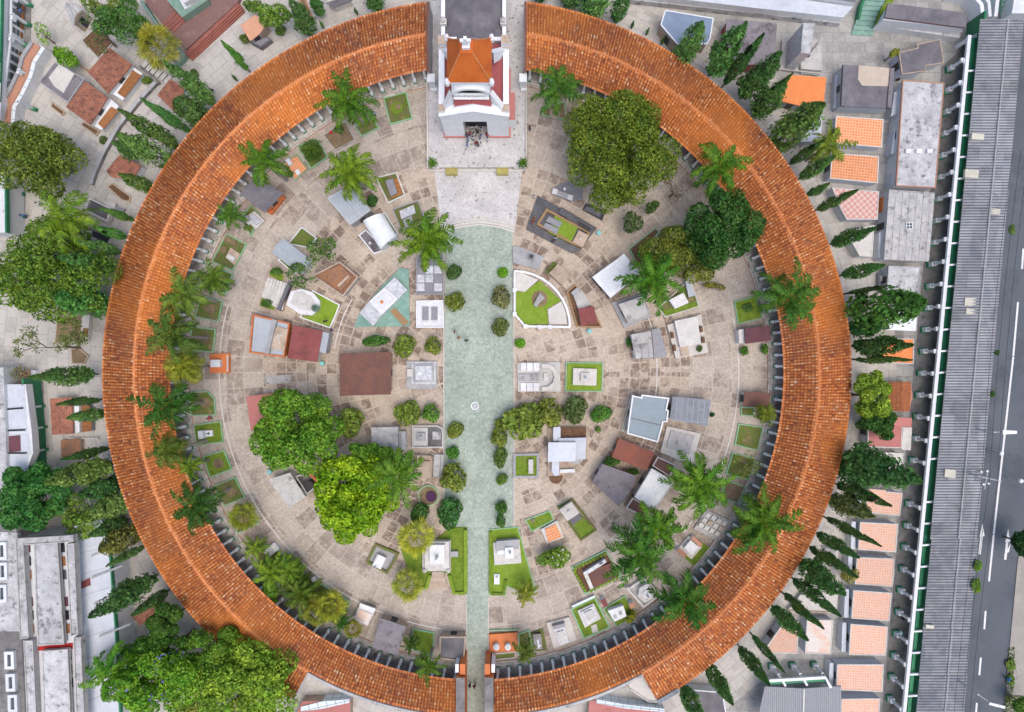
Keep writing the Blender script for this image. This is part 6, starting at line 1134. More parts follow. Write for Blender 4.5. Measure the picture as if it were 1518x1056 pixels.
s_ = part(t, 'skylight', MB().frame(WP(rr(1348, 335, 10, 10), 2.95), 0.1, 2.7, 3.0, 'white_clean').box(*W2(1348, 335, 2.95), 2.82, 2.98, 0.9, 0.08, 0, 'white_clean').box(*W2(1348, 335, 2.95), 2.82, 2.985, 0.08, 0.9, 0, 'white_clean')); sub(s_, 'pane', MB().flat(WP(rr(1348, 335, 8, 8), 2.9), 2.87, 'glass'), t)
part(t, 'side_awning', MB().prism(WP([(1303, 345), (1311, 342), (1308, 383), (1302, 382)], 1.5), 0, 1.5, 'white_clean'))
part(t, 'orange_bay', MB().prism(WP([(1309, 292), (1316, 290), (1315, 312), (1308, 314)], 1.4), 0, 1.4, 'orange_roof'))
MA('grey stained slab roof between the plank roof and the bushy cypress', [(1317, 394), (1364, 396), (1362, 436), (1314, 434)], 2.4, 'concrete_stained', 'metal_grey', 'rim', rim='stone_grey', ov=0.1)
MA('plain bright white roof behind the bushy cypress', [(1310, 470), (1360, 450), (1358, 491), (1308, 489)], 2.2, 'white_clean', 'white_paint', ov=0.1, door=False)
TB('black and white bench tomb in front of the grey stained slab roof', 'tomb', 'tomb', [('base', [(1303, 406), (1313, 404), (1314, 426), (1302, 430)], 0, 0.8, 'granite_grey'), ('lid', [(1305, 409), (1312, 408), (1312, 416), (1305, 417)], 0.8, 1.0, 'stone_white')])
rows = [('orange tile roof with white edge, first below the beige-patched grey roof', [(1239, 172), (1310, 177), (1307, 219), (1236, 213)], 'tile_orange'),
        ('orange tile roof with white edge, second below the beige-patched grey roof', [(1233, 227), (1303, 232), (1301, 272), (1230, 265)], 'tile_orange'),
        ('pink and white checkered tile roof crossed by a cypress tip', [(1233, 278), (1303, 284), (1301, 326), (1255, 326), (1245, 308)], 'tile_check'),
        ('plain cream roof between the checkered roof and the grey slab roof', [(1266, 341), (1296, 334), (1293, 381), (1274, 380), (1262, 358)], 'concrete_pale'),
        ('orange tile roof poking out behind the dark wide cypress', [(1306, 502), (1355, 502), (1354, 540), (1304, 538)], 'orange_roof'),
        ('ridged terracotta gable roof behind the lime-green tree', [(1318, 567), (1350, 567), (1353, 588), (1348, 609), (1318, 608)], 'brick_red'),
        ('flat pink-red roof with a cream side strip behind the dark bush', [(1286, 618), (1338, 620), (1337, 665), (1286, 663)], 'pink_roof'),
        ('cream roof mostly hidden by the long leaning cypress', [(1295, 670), (1339, 672), (1337, 712), (1293, 710)], 'concrete_pale'),
        ('pale pink tiled roof with a small tiled step, below the long leaning cypress', [(1287, 726), (1338, 731), (1334, 765), (1282, 760)], 'tile_pink'),
        ('pale pink tiled roof, second below the long leaning cypress', [(1275, 774), (1331, 777), (1328, 819), (1272, 815)], 'tile_pink'),
        ('pale pink tiled roof, third below the long leaning cypress', [(1270, 826), (1326, 828), (1323, 870), (1267, 866)], 'tile_pink'),
        ('pale pink tiled roof, fourth below the long leaning cypress', [(1265, 875), (1322, 879), (1318, 921), (1262, 917)], 'tile_pink'),
        ('pale pink tiled roof, fifth below the long leaning cypress', [(1261, 925), (1316, 929), (1313, 972), (1258, 971)], 'tile_pink'),
        ('pale pink tiled roof with a dark red side wall, beside the small corrugated canopy', [(1241, 985), (1310, 985), (1308, 1026), (1239, 1023)], 'tile_pink'),
        ('pale pink tiled roof at the very bottom beside the small corrugated canopy', [(1247, 1036), (1305, 1035), (1302, 1076), (1246, 1076)], 'tile_pink'),
        ('worn pink roof with large flaked patches, beside the triangular tiled roof', [(1196, 919), (1235, 919), (1232, 970), (1193, 969)], 'tile_worn'),
        ('triangular pink tiled roof tucked under the gallery wall', [(1163, 921), (1184, 921), (1182, 969), (1130, 968)], 'tile_pink')]
for lb, pl, mt in rows:
    tri = mt == 'brick_red'
    t = MA(lb, pl, 2.1, mt, 'lilac_white' if mt.startswith('tile') else 'white_paint', 'rim' if mt not in ('brick_red',) else 'flat', rim='stone_white', ov=0.05, group='tiled mausoleums in the row along the walkway', door=len(pl) == 4)
    p = ccw(WP(pl, 2.1)); q = inset(p, -0.0)
    if mt == 'tile_pink' and len(pl) == 4 and pl[0][0] > 1236:
        x0 = min(a[0] for a in p); y0 = min(a[1] for a in p); y1 = max(a[1] for a in p)
        part(t, 'side_wall', MB().prism([(x0-0.75, y0+0.3), (x0-0.08, y0+0.3), (x0-0.02, y1-0.1), (x0-0.6, y1-0.1)], 0, 1.5, 'lilac_white', 'white_paint'))
    if 'small tiled step' in lb: part(t, 'upper_step', MB().prism(WP([(1287, 725), (1313, 727), (1312, 735), (1286, 733)], 2.4), 2.0, 2.4, 'tile_pink', 'stone_white'))
    if 'cream side strip' in lb:
        part(t, 'side_strip', MB().prism(WP([(1339, 633), (1352, 634), (1350, 668), (1337, 667)], 2.0), 0, 2.0, 'concrete_pale')); part(t, 'upper_band', MB().prism(WP([(1310, 618), (1352, 620), (1351, 633), (1312, 631)], 2.4), 2.0, 2.4, 'pink_roof'))
    if 'ridged' in lb: part(t, 'roof_gable', MB().gable(WP([(1317, 566), (1351, 566), (1349, 610), (1317, 609)], 2.2), 2.15, 3.0, 'tile_brown2', 0))
TB('white angular slab tomb between the leaning cypresses at the gallery wall', 'tomb', 'grave_slab', [('slab', [(1205, 860), (1243, 873), (1240, 908), (1168, 905)], 0, 0.7, 'concrete_pale', 'white_paint'), ('kerb', 'W', [(1170, 906), (1240, 909)], 0.2, 0, 0.9, 'stone_tan')])
TB('grey sided tomb block behind the cypress beside the top pale pink roof', 'tomb', 'tomb', [('block', [(1224, 813), (1243, 816), (1241, 833), (1228, 830)], 0, 1.2, 'stone_white', 'white_paint'), ('lid', [(1227, 815), (1241, 818), (1239, 830), (1230, 827)], 1.2, 1.35, 'concrete')])
t = MA('lilac flat-roofed ribbed tomb beside the yellow feathery palm', [(1192, 168), (1219, 168), (1217, 210), (1187, 210)], 2.2, 'lilac_white', 'stone_grey', ov=0.1, door=False)
# south-east canopy
t = thing('corrugated_canopy', 'small canopy with a grey corrugated roof, green beam and three white columns', 'canopy', (*W2(1190, 1030), 0))
pc = WP([(1134, 1018), (1192, 1021), (1247, 1017), (1247, 1080), (1120, 1080)], 3.2); part(t, 'roof', MB().prism(pc, 3.0, 3.2, 'metal_ribbed', 'stone_grey'))
part(t, 'ridge_cap', MB().wallstrip(WP([(1192, 1021), (1190, 1080)], 3.25), 0.2, 3.1, 3.3, 'stone_white'))
part(t, 'beam', MB().wallstrip(WP([(1138, 1010), (1224, 1005), (1232, 1020)], 3.6), 0.4, 3.2, 3.6, 'white_clean').wallstrip(WP([(1140, 1014), (1226, 1009)], 3.2), 0.35, 2.6, 3.1, 'green_paint'))
for x, y in ((1142, 986), (1173, 985), (1205, 984)):
    p = W2(x, y); c = part(t, 'column', MB().box(*p, 1.2, 3.2, 0.34, 0.34, 0, 'white_clean').wallstrip([p, (p[0]+1.0, p[1]-1.6)], 0.3, 2.9, 3.2, 'white_clean')); sub(c, 'pedestal', MB().box(*p, 0, 0.5, 0.9, 0.9, 0, 'green_paint').box(*p, 0.5, 1.2, 0.65, 0.65, 0, 'white_clean'), t)
t = MA('dark flat-roofed white tomb between the two lowest cypresses', [(1020, 1022), (1071, 1026), (1077, 1060), (1030, 1060)], 2.0, 'slate', 'white_paint', 'rim', rim='white_clean', ov=0.1, door=False)
TB('curved pale concrete apron beneath the cut end of the gallery roof', 'apron', 'concrete_apron', [('slab', [(928, 1008), (950, 1000), (975, 1040), (962, 1040), (935, 1022)], 0, 0.8, 'concrete_pale'), ('edge', 'W', [(935, 1022), (962, 1041), (975, 1041)], 0.2, 0, 1.0, 'stone_white')])
# ================================================================ trees and plants
def unit(rng, n):
    v = rng.normal(size=(n, 3)); return v / np.linalg.norm(v, axis=1, keepdims=True)

def leaves(pos, nrm, size, rng, aspect=0.6):
    """one four-cornered leaf or leaf spray at every position"""
    n = len(pos); r = unit(rng, n); a = np.cross(nrm, r); a /= np.linalg.norm(a, axis=1, keepdims=True)+1e-9; b = np.cross(nrm, a)
    s = size*rng.uniform(0.6, 1.35, (n, 1)); a = a*s*0.5; b = b*s*0.5*aspect; k = nrm*s*0.12
    V = np.stack([pos-a, pos-b+k, pos+a, pos+b+k], 1).reshape(-1, 3)
    return V, np.arange(n*4).reshape(-1, 4)

def crown_points(blobs, n, rng, shell=(0.7, 1.05), up=0.35):
    bl = np.array(blobs); w = bl[:, 3]*bl[:, 4]; w = w/w.sum(); idx = rng.choice(len(bl), n, p=w)
    d = unit(rng, n); d[:, 2] += up; d /= np.linalg.norm(d, axis=1, keepdims=True)
    pos = bl[idx, :3]+d*bl[idx, 3:6]*rng.uniform(shell[0], shell[1], (n, 1))**0.7
    # drop leaves buried deep in neighbouring lobes
    q = (pos[:, None, :]-bl[None, :, :3])/bl[None, :, 3:6]; deep = (np.linalg.norm(q, axis=2) < 0.55).sum(1) > 0
    keep = ~deep; pos, d = pos[keep], d[keep]
    nrm = d*0.75+unit(rng, len(pos))*0.75; nrm /= np.linalg.norm(nrm, axis=1, keepdims=True)
    return pos, nrm

def lobes(rx, ry, rz, zc, k, rng, rmin=0.3, rmax=0.45, flat=0.8, f=0.86, g=1.0):
    out = []
    for i in range(k):
        while True:
            p = rng.uniform(-1, 1, 3); p[2] = abs(p[2])*1.1-0.35
            if np.linalg.norm(p) < 1: break
        r = rng.uniform(rmin, rmax)*(0.8 if i%3 else 0.6)*g
        out.append((p[0]*rx*f, p[1]*ry*f, zc+p[2]*rz*f, rx*r, ry*r, rz*r*1.15*flat+0.2))
    return out

def trunk_mesh(h, r, tips, mat='bark', rng=None):
    mb = MB(); z1 = h*0.45; p = Vector((0, 0, 0)); q = Vector((0.1*h*0.1, 0.05, z1))
    mb.tube(p, p+(q-p)*0.15, r*1.35, r, mat, 9, False).tube(p+(q-p)*0.15, q, r, r*0.7, mat, 9)
    for t in tips:
        t = Vector(t); m = q.lerp(t, 0.5)+Vector((0, 0, 0.08*h)); mb.tube(q, m, r*0.5, r*0.28, mat, 6, False).tube(m, t, r*0.28, r*0.08, mat, 5)
    return mb

def tree(label, cx, cy, rx, ry, h, color, leaf=0.4, n=6000, seed=1, k=16, name='tree', cat='tree', group=None, flat=0.8, flowers=None, rmax=0.45, dens_shell=(0.7, 1.05), mat='leaf', bark='bark'):
    rng = np.random.default_rng(seed); hc = h*0.62; s = 0.1*(1-hc/H); x, y = W2(cx, cy, hc)
    RX, RY = rx*s, ry*s; RZ = min(h*0.42, (RX+RY)/2*0.75); zc = h-RZ*1.05
    bl = lobes(RX, RY, RZ, zc, int(k*1.5), rng, 0.28, rmax, flat, *((0.62, 1.45) if rx < 30 and rmax < 0.48 else (0.86, 1.0)))
    t = thing(name, label, cat, (x, y, 0), group)
    tips = [b[:3] for b in bl[:7]]; o = trunk_mesh(h, max(0.14, h*0.025), tips, bark).build('trunk', t)
    pos, nrm = crown_points(bl, int(n*1.7), rng, dens_shell); V, F = leaves(pos, nrm, leaf, rng)
    c = npmesh('crown', V, F, None, mat, t); c.color = (color[0]*1.75, color[1]*1.75, color[2]*1.4, 1)
    if flowers:
        p2, n2 = crown_points(bl, flowers[1], rng, (0.95, 1.12), 0.7); top = p2[:, 2] > zc; cl = np.sin(p2[:, 0]*1.1)+np.sin(p2[:, 1]*1.3+2) > 0.5
        V, F = leaves(p2[top & cl], n2[top & cl], 0.34, rng, 0.9); f = npmesh('blossom', V, F, None, 'leaf', t); f.color = (*flowers[0], 1)
    return t

OLIVE, GREEN, LIME, DARK = (0.09, 0.13, 0.018), (0.07, 0.15, 0.022), (0.145, 0.25, 0.012), (0.03, 0.085, 0.02)
tree('broad olive-green tree overhanging the gallery roof beside the forecourt', 918, 222, 91, 87, 14.5, OLIVE, 0.38, 30000, 3, 60, rmax=0.36)
tree('tall dark green tree leaning against the east gallery roof', 1068, 345, 56, 64, 13, DARK, 0.42, 9000, 4, 22)
tree('feathery olive-yellow tree in front of the tall dark green tree', 1012, 375, 60, 50, 10, (0.105, 0.13, 0.025), 0.3, 13000, 5, 18)
tree('small loose dark tree alone on the paving between the granite tomb and the olive-yellow tree', 938, 335, 17, 24, 5, (0.05, 0.085, 0.03), 0.3, 900, 6, 7)
tree('small dark bush-like tree at the foot of the broad olive-green tree', 966, 309, 14, 13, 4, (0.05, 0.09, 0.03), 0.3, 500, 7, 5)
tree('bright green seedling tree beside the white square roof and the palm', 955, 372, 15, 14, 4, (0.08, 0.22, 0.03), 0.3, 600, 8, 5)
tree('low yellowish shrub tree on the paving in front of the dark green tree', 1060, 425, 20, 9, 2.5, (0.15, 0.15, 0.04), 0.25, 900, 9, 6)
tree('big fresh-green tree beside the pink-red roof', 438, 636, 64, 70, 12, (0.09, 0.19, 0.022), 0.45, 11000, 10, 26)
tree('rounded lime-green tree with dense yellowish crown', 524, 738, 62, 74, 11, LIME, 0.5, 12000, 11, 30)
tree('dark green crown between the lime-green tree and the two-level grey roof', 545, 680, 38, 26, 8, (0.08, 0.17, 0.02), 0.42, 3500, 12, 12)
tree('small dark tree beside the palm and the two-level grey roof', 590, 682, 18, 16, 6, (0.05, 0.12, 0.02), 0.35, 900, 13, 6)
tree('sparse young tree spilling over the metal gable roof', 478, 376, 26, 24, 6, (0.07, 0.13, 0.03), 0.36, 520, 14, 9, rmax=0.5)
tree('sparse leafy twig tree over the marble steps', 445, 412, 30, 18, 5, (0.06, 0.12, 0.03), 0.34, 420, 15, 8, rmax=0.5)
tree('round olive-brown tree in the west yard above the bushy palm', 62, 233, 74, 62, 11, (0.085, 0.12, 0.022), 0.42, 9000, 16, 24)
tree('very large mid-green tree against the niche gallery on the west side', 70, 402, 90, 76, 12, (0.08, 0.145, 0.02), 0.42, 13000, 17, 32)
tree('large glossy dark green tree among the west cypresses', 52, 732, 48, 56, 10, (0.035, 0.12, 0.03), 0.5, 6500, 18, 18)
tree('loose light green tree next to the glossy dark green tree', 108, 768, 46, 34, 7, (0.11, 0.19, 0.035), 0.4, 1900, 19, 12)
tree('dark clipped-looking tree at the corner of the gallery roof', 253, 918, 34, 33, 8, (0.045, 0.1, 0.018), 0.4, 3800, 20, 12)
tree('deep green tree spreading below the dark clipped tree', 262, 955, 40, 26, 8, (0.04, 0.1, 0.015), 0.42, 3000, 21, 12)
tree('mid-green tree filling the gap between the dark clipped tree and the gallery roof corner', 318, 962, 44, 34, 9, (0.08, 0.16, 0.02), 0.42, 4500, 41, 14)
tree('rounded dark tree tucked between the white niche block and the blue-flowering tree', 214, 958, 28, 22, 7, (0.045, 0.12, 0.02), 0.42, 2200, 42, 10)
tree('blue-flowering tree with bright green leaves at the bottom corner', 240, 1010, 76, 52, 11, (0.105, 0.225, 0.022), 0.45, 9000, 22, 24, flowers=((0.2, 0.16, 0.5), 700))
tree('wide light-green tree pushing over the lower gallery roof', 362, 1018, 84, 66, 11, (0.145, 0.24, 0.03), 0.45, 11000, 23, 28, flowers=((0.3, 0.28, 0.12), 260))
tree('yellowish sparse tree below the wide light-green tree', 330, 1062, 70, 34, 9, (0.2, 0.23, 0.06), 0.4, 3500, 24, 14)
tree('small lime-green sapling by the winding wall', 98, 83, 21, 19, 4, (0.1, 0.21, 0.02), 0.34, 900, 25, 6)
tree('tiny sparse sapling at the end of the winding wall', 66, 54, 13, 15, 3.5, (0.12, 0.22, 0.05), 0.3, 160, 26, 5, rmax=0.6)
tree('loose dark conifer-like tree beside the brown plaza', 190, 40, 42, 34, 9, (0.05, 0.12, 0.03), 0.36, 2600, 27, 16)
tree('loose yellow-green tree on the top edge behind the brown plaza', 163, 10, 36, 24, 7, (0.12, 0.17, 0.04), 0.34, 1300, 28, 12)
tree('bushy light green tree on the top edge near the orange-roofed kiosk', 408, 27, 26, 22, 6, (0.1, 0.18, 0.03), 0.34, 1700, 29, 9)
tree('green shrub tree in the corner above the plaza steps', 378, 12, 16, 12, 3.5, (0.08, 0.14, 0.03), 0.32, 600, 30, 6)
tree('lime-coloured bushy tree between the cypresses and the ridged terracotta roof', 1290, 588, 36, 36, 8, (0.15, 0.23, 0.03), 0.42, 4200, 31, 14)
tree('dark dense bush-tree directly below the lime-coloured bushy tree', 1292, 634, 32, 28, 7, (0.035, 0.09, 0.02), 0.4, 3000, 32, 12)
tree('grey half-dead bush between the dense bush-tree and the pink-red roof', 1306, 640, 16, 16, 5, (0.13, 0.125, 0.08), 0.32, 700, 33, 7)
tree('yellowish thin bush between two leaning cypresses above the third pink roof', 1256, 850, 17, 14, 4, (0.17, 0.17, 0.05), 0.3, 700, 34, 7)
tree('dark street tree on the pavement at the edge of the road', 1516, 806, 20, 26, 6, (0.02, 0.06, 0.02), 0.4, 2600, 35, 10)
tree('green street bush at the bottom corner of the pavement', 1512, 1042, 16, 14, 4, (0.08, 0.16, 0.03), 0.35, 900, 36, 6)
tree('white-flowered light green shrub between the checker grave and the dotted hedge', 819, 826, 26, 21, 3.6, (0.12, 0.21, 0.03), 0.38, 1500, 37, 9, flowers=((0.75, 0.72, 0.7), 90))
tree('thin loose shrub tree in the leafless east bed', 1108, 690, 22, 22, 4, (0.13, 0.17, 0.04), 0.26, 360, 38, 8, rmax=0.55)
tree('round small clipped tree beside the stepped dark grey roof', 1322, 82, 8, 9, 3, (0.14, 0.16, 0.03), 0.25, 500, 39, 4)
tree('rounded olive bush next to the white block tomb with dark slots', 936, 915, 11, 10, 2.2, (0.16, 0.17, 0.02), 0.25, 700, 40, 5)

# ---------------------------------------------------------------- bare trees
def bare(label, cx, cy, r, h, seed, leafn, color):
    rng = random.Random(seed); x, y = W2(cx, cy, h*0.6); t = thing('bare_tree', label, 'tree', (x, y, 0)); mb = MB(); tips = []
    def grow(p, d, L, rad, lev):
        q = p+d*L; mb.tube(p, q, rad, rad*0.65, 'bark', 6 if lev < 2 else 4, False)
        if lev >= 4: tips.append(q); return
        for i in range(3 if lev < 3 else 2):
            e = (d+Vector((rng.uniform(-1, 1), rng.uniform(-1, 1), rng.uniform(-0.25, 0.5)))*0.85).normalized(); grow(q, e, L*rng.uniform(0.62, 0.85), rad*0.6, lev+1)
    grow(Vector((0, 0, 0)), Vector((0.05, 0.02, 1)), h*0.36, 0.2, 0); mb.build('trunk', t)
    if leafn:
        g = np.random.default_rng(seed); T = np.array([tuple(v) for v in tips]); idx = g.integers(0, len(T), leafn); pos = T[idx]+g.normal(size=(leafn, 3))*0.25
        V, F = leaves(pos, unit(g, leafn), 0.3, g); c = npmesh('crown', V, F, None, 'leaf', t); c.color = (*color, 1)
    return t
bare('bare grey-branched tree with a few leaves over the brown soil plot', 82, 515, 50, 9, 2, 1500, (0.17, 0.22, 0.06))
bare('bare twiggy tree over the square bed of dead branches', 150, 52, 30, 6, 5, 260, (0.1, 0.2, 0.04))
bare('leafless shrub tree spreading beside the east gallery under the palm', 1000, 285, 28, 5, 8, 60, (0.14, 0.12, 0.05))
bare('grey leafless bush beside the orange brick-tiled tomb', 40, 560, 26, 4, 11, 160, (0.2, 0.22, 0.08))

# ---------------------------------------------------------------- cypresses
def cypress_mesh(seed, H0=9.0, R0=0.9, n=3000, bushy=0.0):
    rng = np.random.default_rng(seed); t = rng.beta(1.15, 1.5, n); prof = lambda t: (np.sin(pi*np.clip(t, 0, 1)**0.72)**0.75)*(1-0.25*t)+0.04
    m = 70; ct = rng.uniform(0, 1, m); ca = rng.uniform(0, 2*pi, m); ck = rng.uniform(0.75, 1.25+bushy, m)
    i = rng.integers(0, m, n); tt = np.clip(ct[i]+rng.normal(size=n)*0.045, 0.0, 1.0); aa = ca[i]+rng.normal(size=n)*0.42
    r = prof(tt)*R0*ck[i]*rng.uniform(0.55, 1.05, n); z = H0*(0.1+0.9*tt)
    pos = np.stack([r*np.cos(aa), r*np.sin(aa), z], 1); nrm = np.stack([np.cos(aa), np.sin(aa), 0.55+0*aa], 1)+unit(rng, n)*0.55; nrm /= np.linalg.norm(nrm, axis=1, keepdims=True)
    V, F = leaves(pos, nrm, 0.34, rng, 0.6)
    c = npmesh('crown', V, F, None, 'needle'); me = c.data; bpy.data.objects.remove(c)
    mb = MB(); mb.tube((0, 0, 0), (0, 0, H0*0.85), 0.14, 0.03, 'bark', 7); tr = mb.build('trunk'); tm = tr.data; bpy.data.objects.remove(tr)
    return me, tm
CYP = [cypress_mesh(100+i, bushy=b) for i, b in enumerate((0, 0.1, 0.25, 0.55, 0.8))]
CG = 'cypresses round the outside of the ring gallery'
def cypress(label, bx, by, tx, ty, w, v=None, color=(0.035, 0.1, 0.028), group=CG, bulk=1.0):
    d0, d1 = hypot(bx-NX, by-NY), hypot(tx-NX, ty-NY); h = max(2.2, min(19.0, 100*(1-d0/d1)))
    h /= 1.0; x, y = W2(bx, by); i = cypress.n; cypress.n += 1; rnd = random.Random(i*7+1)
    t = thing('cypress', label, 'cypress', (x, y, 0), group, rnd.uniform(0, 6.28)); me, tm = CYP[v if v is not None else i % 3]
    sx = w*0.096/2/1.02; k = h/9.0
    for nm, m in (('trunk', tm), ('crown', me)):
        o = bpy.data.objects.new(nm, m); COL.objects.link(o); o.parent = t
        o.scale = (sx, sx, k) if nm == 'crown' else (1, 1, k)
        f = rnd.uniform(0.75, 1.3); f *= 2.0; o.color = (color[0]*f*rnd.uniform(1.0, 1.4), color[1]*f, color[2]*f*0.8, 1)
    return t
cypress.n = 0
for a in [('slim bright green cypress standing alone on the slab paving by the orange kiosk', 371, 107, 329, 60, 14, 0, (0.05, 0.16, 0.03)),
    ('wide loose cypress over the small brown-tiled tomb roof', 322, 158, 240, 95, 23, 3, (0.05, 0.11, 0.03)), ('stubby dark cypress right below the wide loose one', 302, 180, 258, 150, 28, 4),
    ('long narrow cypress between the small brown-tiled roof and the white-sided tiled tomb', 287, 200, 210, 146, 17, 0), ('thick cypress with a ragged tip above the white-sided tiled tomb', 271, 222, 180, 158, 22, 2, (0.05, 0.11, 0.03)),
    ('thick shaggy cypress directly beside the white-sided tiled tomb', 257, 245, 178, 192, 26, 4, (0.045, 0.11, 0.03)), ('short conifer with forked tips in front of the white-sided tiled tomb', 208, 232, 165, 212, 20, 3),
    ('small bushy cypress at the lower edge of the white-sided tiled tomb', 228, 282, 177, 258, 20, 2, (0.06, 0.12, 0.03)),
    ('small pointed cypress above the glass-framed tomb pit', 202, 328, 147, 312, 13, 0, (0.045, 0.13, 0.03)), ('small pointed cypress below the glass-framed tomb pit', 190, 353, 140, 333, 16, 0, (0.045, 0.13, 0.03)),
    ('dark cypress leaning out beside the bushy west palm', 180, 375, 116, 354, 20, 1), ('wide dark cypress merging into the very large mid-green tree', 172, 400, 90, 372, 28, 2),
    ('plump rounded cypress on a bare trunk at the edge of the very large mid-green tree', 158, 451, 82, 449, 36, 4, (0.028, 0.09, 0.02)),
    ('long cypress pointing at the bare grey-branched tree', 146, 555, 46, 541, 26, 2), ('narrow cypress across the terracotta twin-planter tomb, upper one', 154, 592, 84, 597, 14, 0), ('shorter cypress across the terracotta twin-planter tomb, lower one', 158, 612, 100, 621, 20, 1),
    ('thin cypress over the low brown slab tomb', 166, 664, 90, 680, 15, 0), ('broad shaggy cypress next below the thin one over the brown slab', 171, 688, 68, 714, 30, 3, (0.06, 0.12, 0.03)), ('dense dark cypress beside the half-hidden pale block tomb', 179, 715, 118, 734, 30, 2),
    ('wide cypress between the pale block tomb and the gallery', 187, 742, 134, 762, 30, 3, (0.05, 0.11, 0.03)), ('low cypress next to the loose light green tree', 190, 770, 132, 794, 22, 1), ('fluffy olive cypress above the white niche block', 203, 790, 148, 815, 28, 4, (0.09, 0.12, 0.03)),
    ('thin ivy-like cypress along the white niche block', 218, 808, 157, 838, 13, 1), ('long ragged cypress reaching over the white niche roof', 234, 852, 140, 926, 30, 3), ('dark cypress over the brown-tiled tomb roof near the white niche block', 252, 874, 194, 910, 18, 1),
    ('dark conifer on the top edge between the kiosk and the gallery', 463, 52, 436, -5, 24, 3), ('conifer on the top edge nearest the grey-lidded tomb', 478, 22, 468, -12, 18, 2), ('conifer tip on the top edge between the grey-lidded tomb and the church', 562, 16, 545, -30, 22, 3),
    ('small conifer on the top edge beside the church walkway', 800, 4, 802, -40, 20, 3), ('leafy cypress on the top edge above the gallery ridge', 842, 10, 848, -30, 24, 3), ('pair-like broad cypress on the top edge, left of the tall smooth one', 878, 18, 886, -30, 34, 4),
    ('tall smooth cypress cut by the top edge beside the blue roof', 912, 34, 924, -22, 24, 1), ('broad cypress in front of the blue flat roof', 1006, 94, 1050, 38, 25, 4), ('tallest broad cypress in front of the dark grey flat roof', 1050, 113, 1112, 38, 31, 3),
    ('slender cypress crossing the dark grey flat roof', 1070, 130, 1136, 54, 20, 0), ('massive dark cypress at the corner of the dark grey flat roof', 1097, 146, 1164, 84, 31, 3), ('dark lower cypress under the massive one', 1118, 170, 1162, 122, 27, 4, (0.025, 0.08, 0.02)),
    ('thin cypress leaning towards the slab monument', 1126, 158, 1170, 104, 14, 0), ('rounded double-headed cypress over the bright orange tile roof', 1148, 214, 1217, 150, 36, 4, (0.055, 0.125, 0.03)),
    ('slim cypress just above the yellow feathery palm', 1168, 245, 1222, 209, 15, 0), ('dark cypress just below the yellow feathery palm', 1183, 266, 1236, 230, 19, 1), ('small cypress beside the second orange tile roof', 1195, 291, 1227, 268, 14, 0),
    ('cypress whose tip crosses the checkered roof', 1207, 313, 1268, 275, 16, 1), ('cypress with jagged sides by the plain cream roof', 1228, 363, 1295, 330, 20, 2), ('cypress pointing at the grey stained slab roof', 1245, 409, 1311, 393, 20, 1), ('very thin cypress below the one pointing at the grey stained slab', 1251, 436, 1317, 411, 9, 0),
    ('wide bushy cypress in front of the bright white roof', 1262, 462, 1372, 462, 44, 4, (0.035, 0.11, 0.02)), ('stubby dark cypress tucked under the wide bushy one', 1261, 488, 1308, 480, 24, 3), ('dense cypress over the upper part of the orange roof by the bright white roof', 1262, 514, 1352, 509, 28, 2), ('thin cypress along the lower edge of the orange roof', 1262, 533, 1352, 531, 13, 0),
    ('spiky thin cypress rising above the lime-coloured bushy tree', 1278, 560, 1290, 540, 12, 0, (0.06, 0.14, 0.03)), ('longest leaning cypress, reaching the walkway columns', 1249, 678, 1376, 719, 44, 3), ('dark bulky cypress at the root of the longest leaning one', 1247, 690, 1300, 708, 36, 4),
    ('straight narrow cypress across the pink roof with the tiled step', 1235, 716, 1320, 751, 20, 0), ('loose grey-green cypress below the straight narrow one', 1229, 736, 1290, 778, 26, 3, (0.05, 0.09, 0.03)), ('narrow cypress laid across the second pink roof', 1219, 765, 1304, 812, 15, 0), ('cypress pointing between the second and third pink roofs', 1208, 789, 1272, 828, 19, 1),
    ('narrow cypress crossing to the corner of the third pink roof', 1196, 808, 1269, 858, 18, 0), ('wide forked cypress above the white angular slab tomb', 1185, 833, 1256, 877, 30, 3), ('smooth cypress lying over the white angular slab tomb', 1172, 855, 1249, 908, 19, 1), ('smooth narrow cypress above the worn pink roof', 1158, 877, 1220, 932, 17, 0),
    ('ragged small cypress between the triangular and the worn pink roofs', 1143, 897, 1201, 945, 22, 2), ('narrow cypress pointing at the corrugated canopy', 1112, 938, 1166, 994, 13, 0), ('cypress close to the canopy columns at the bottom', 1094, 956, 1144, 1012, 20, 1), ('thick cypress beside the dark flat-roofed white tomb', 1048, 984, 1092, 1040, 24, 1), ('cypress cut by the bottom edge, before the dark flat-roofed white tomb', 1012, 1016, 1050, 1070, 26, 1)]:
    cypress(*a)
for lb, x, y in (('tiny cypress seedling at the gallery wall above the orange kiosk', 352, 120), ('tiny cypress seedling at the gallery wall between kiosk and church', 480, 42), ('tiny cypress seedling against the gallery wall near the grey-lidded tomb', 530, 22), ('tiny seedling cypress left of the blue flat roof', 936, 42), ('tiny seedling cypress close to the blue flat roof', 958, 52), ('tiny bushy seedling at the stone side of the blue flat roof', 980, 66)):
    d = hypot(x-NX, y-NY); u = ((x-NX)/d, (y-NY)/d); cypress(lb, x, y, x+u[0]*12, y+u[1]*12, 5, 0, (0.04, 0.11, 0.03), 'cypress seedlings at the gallery wall')

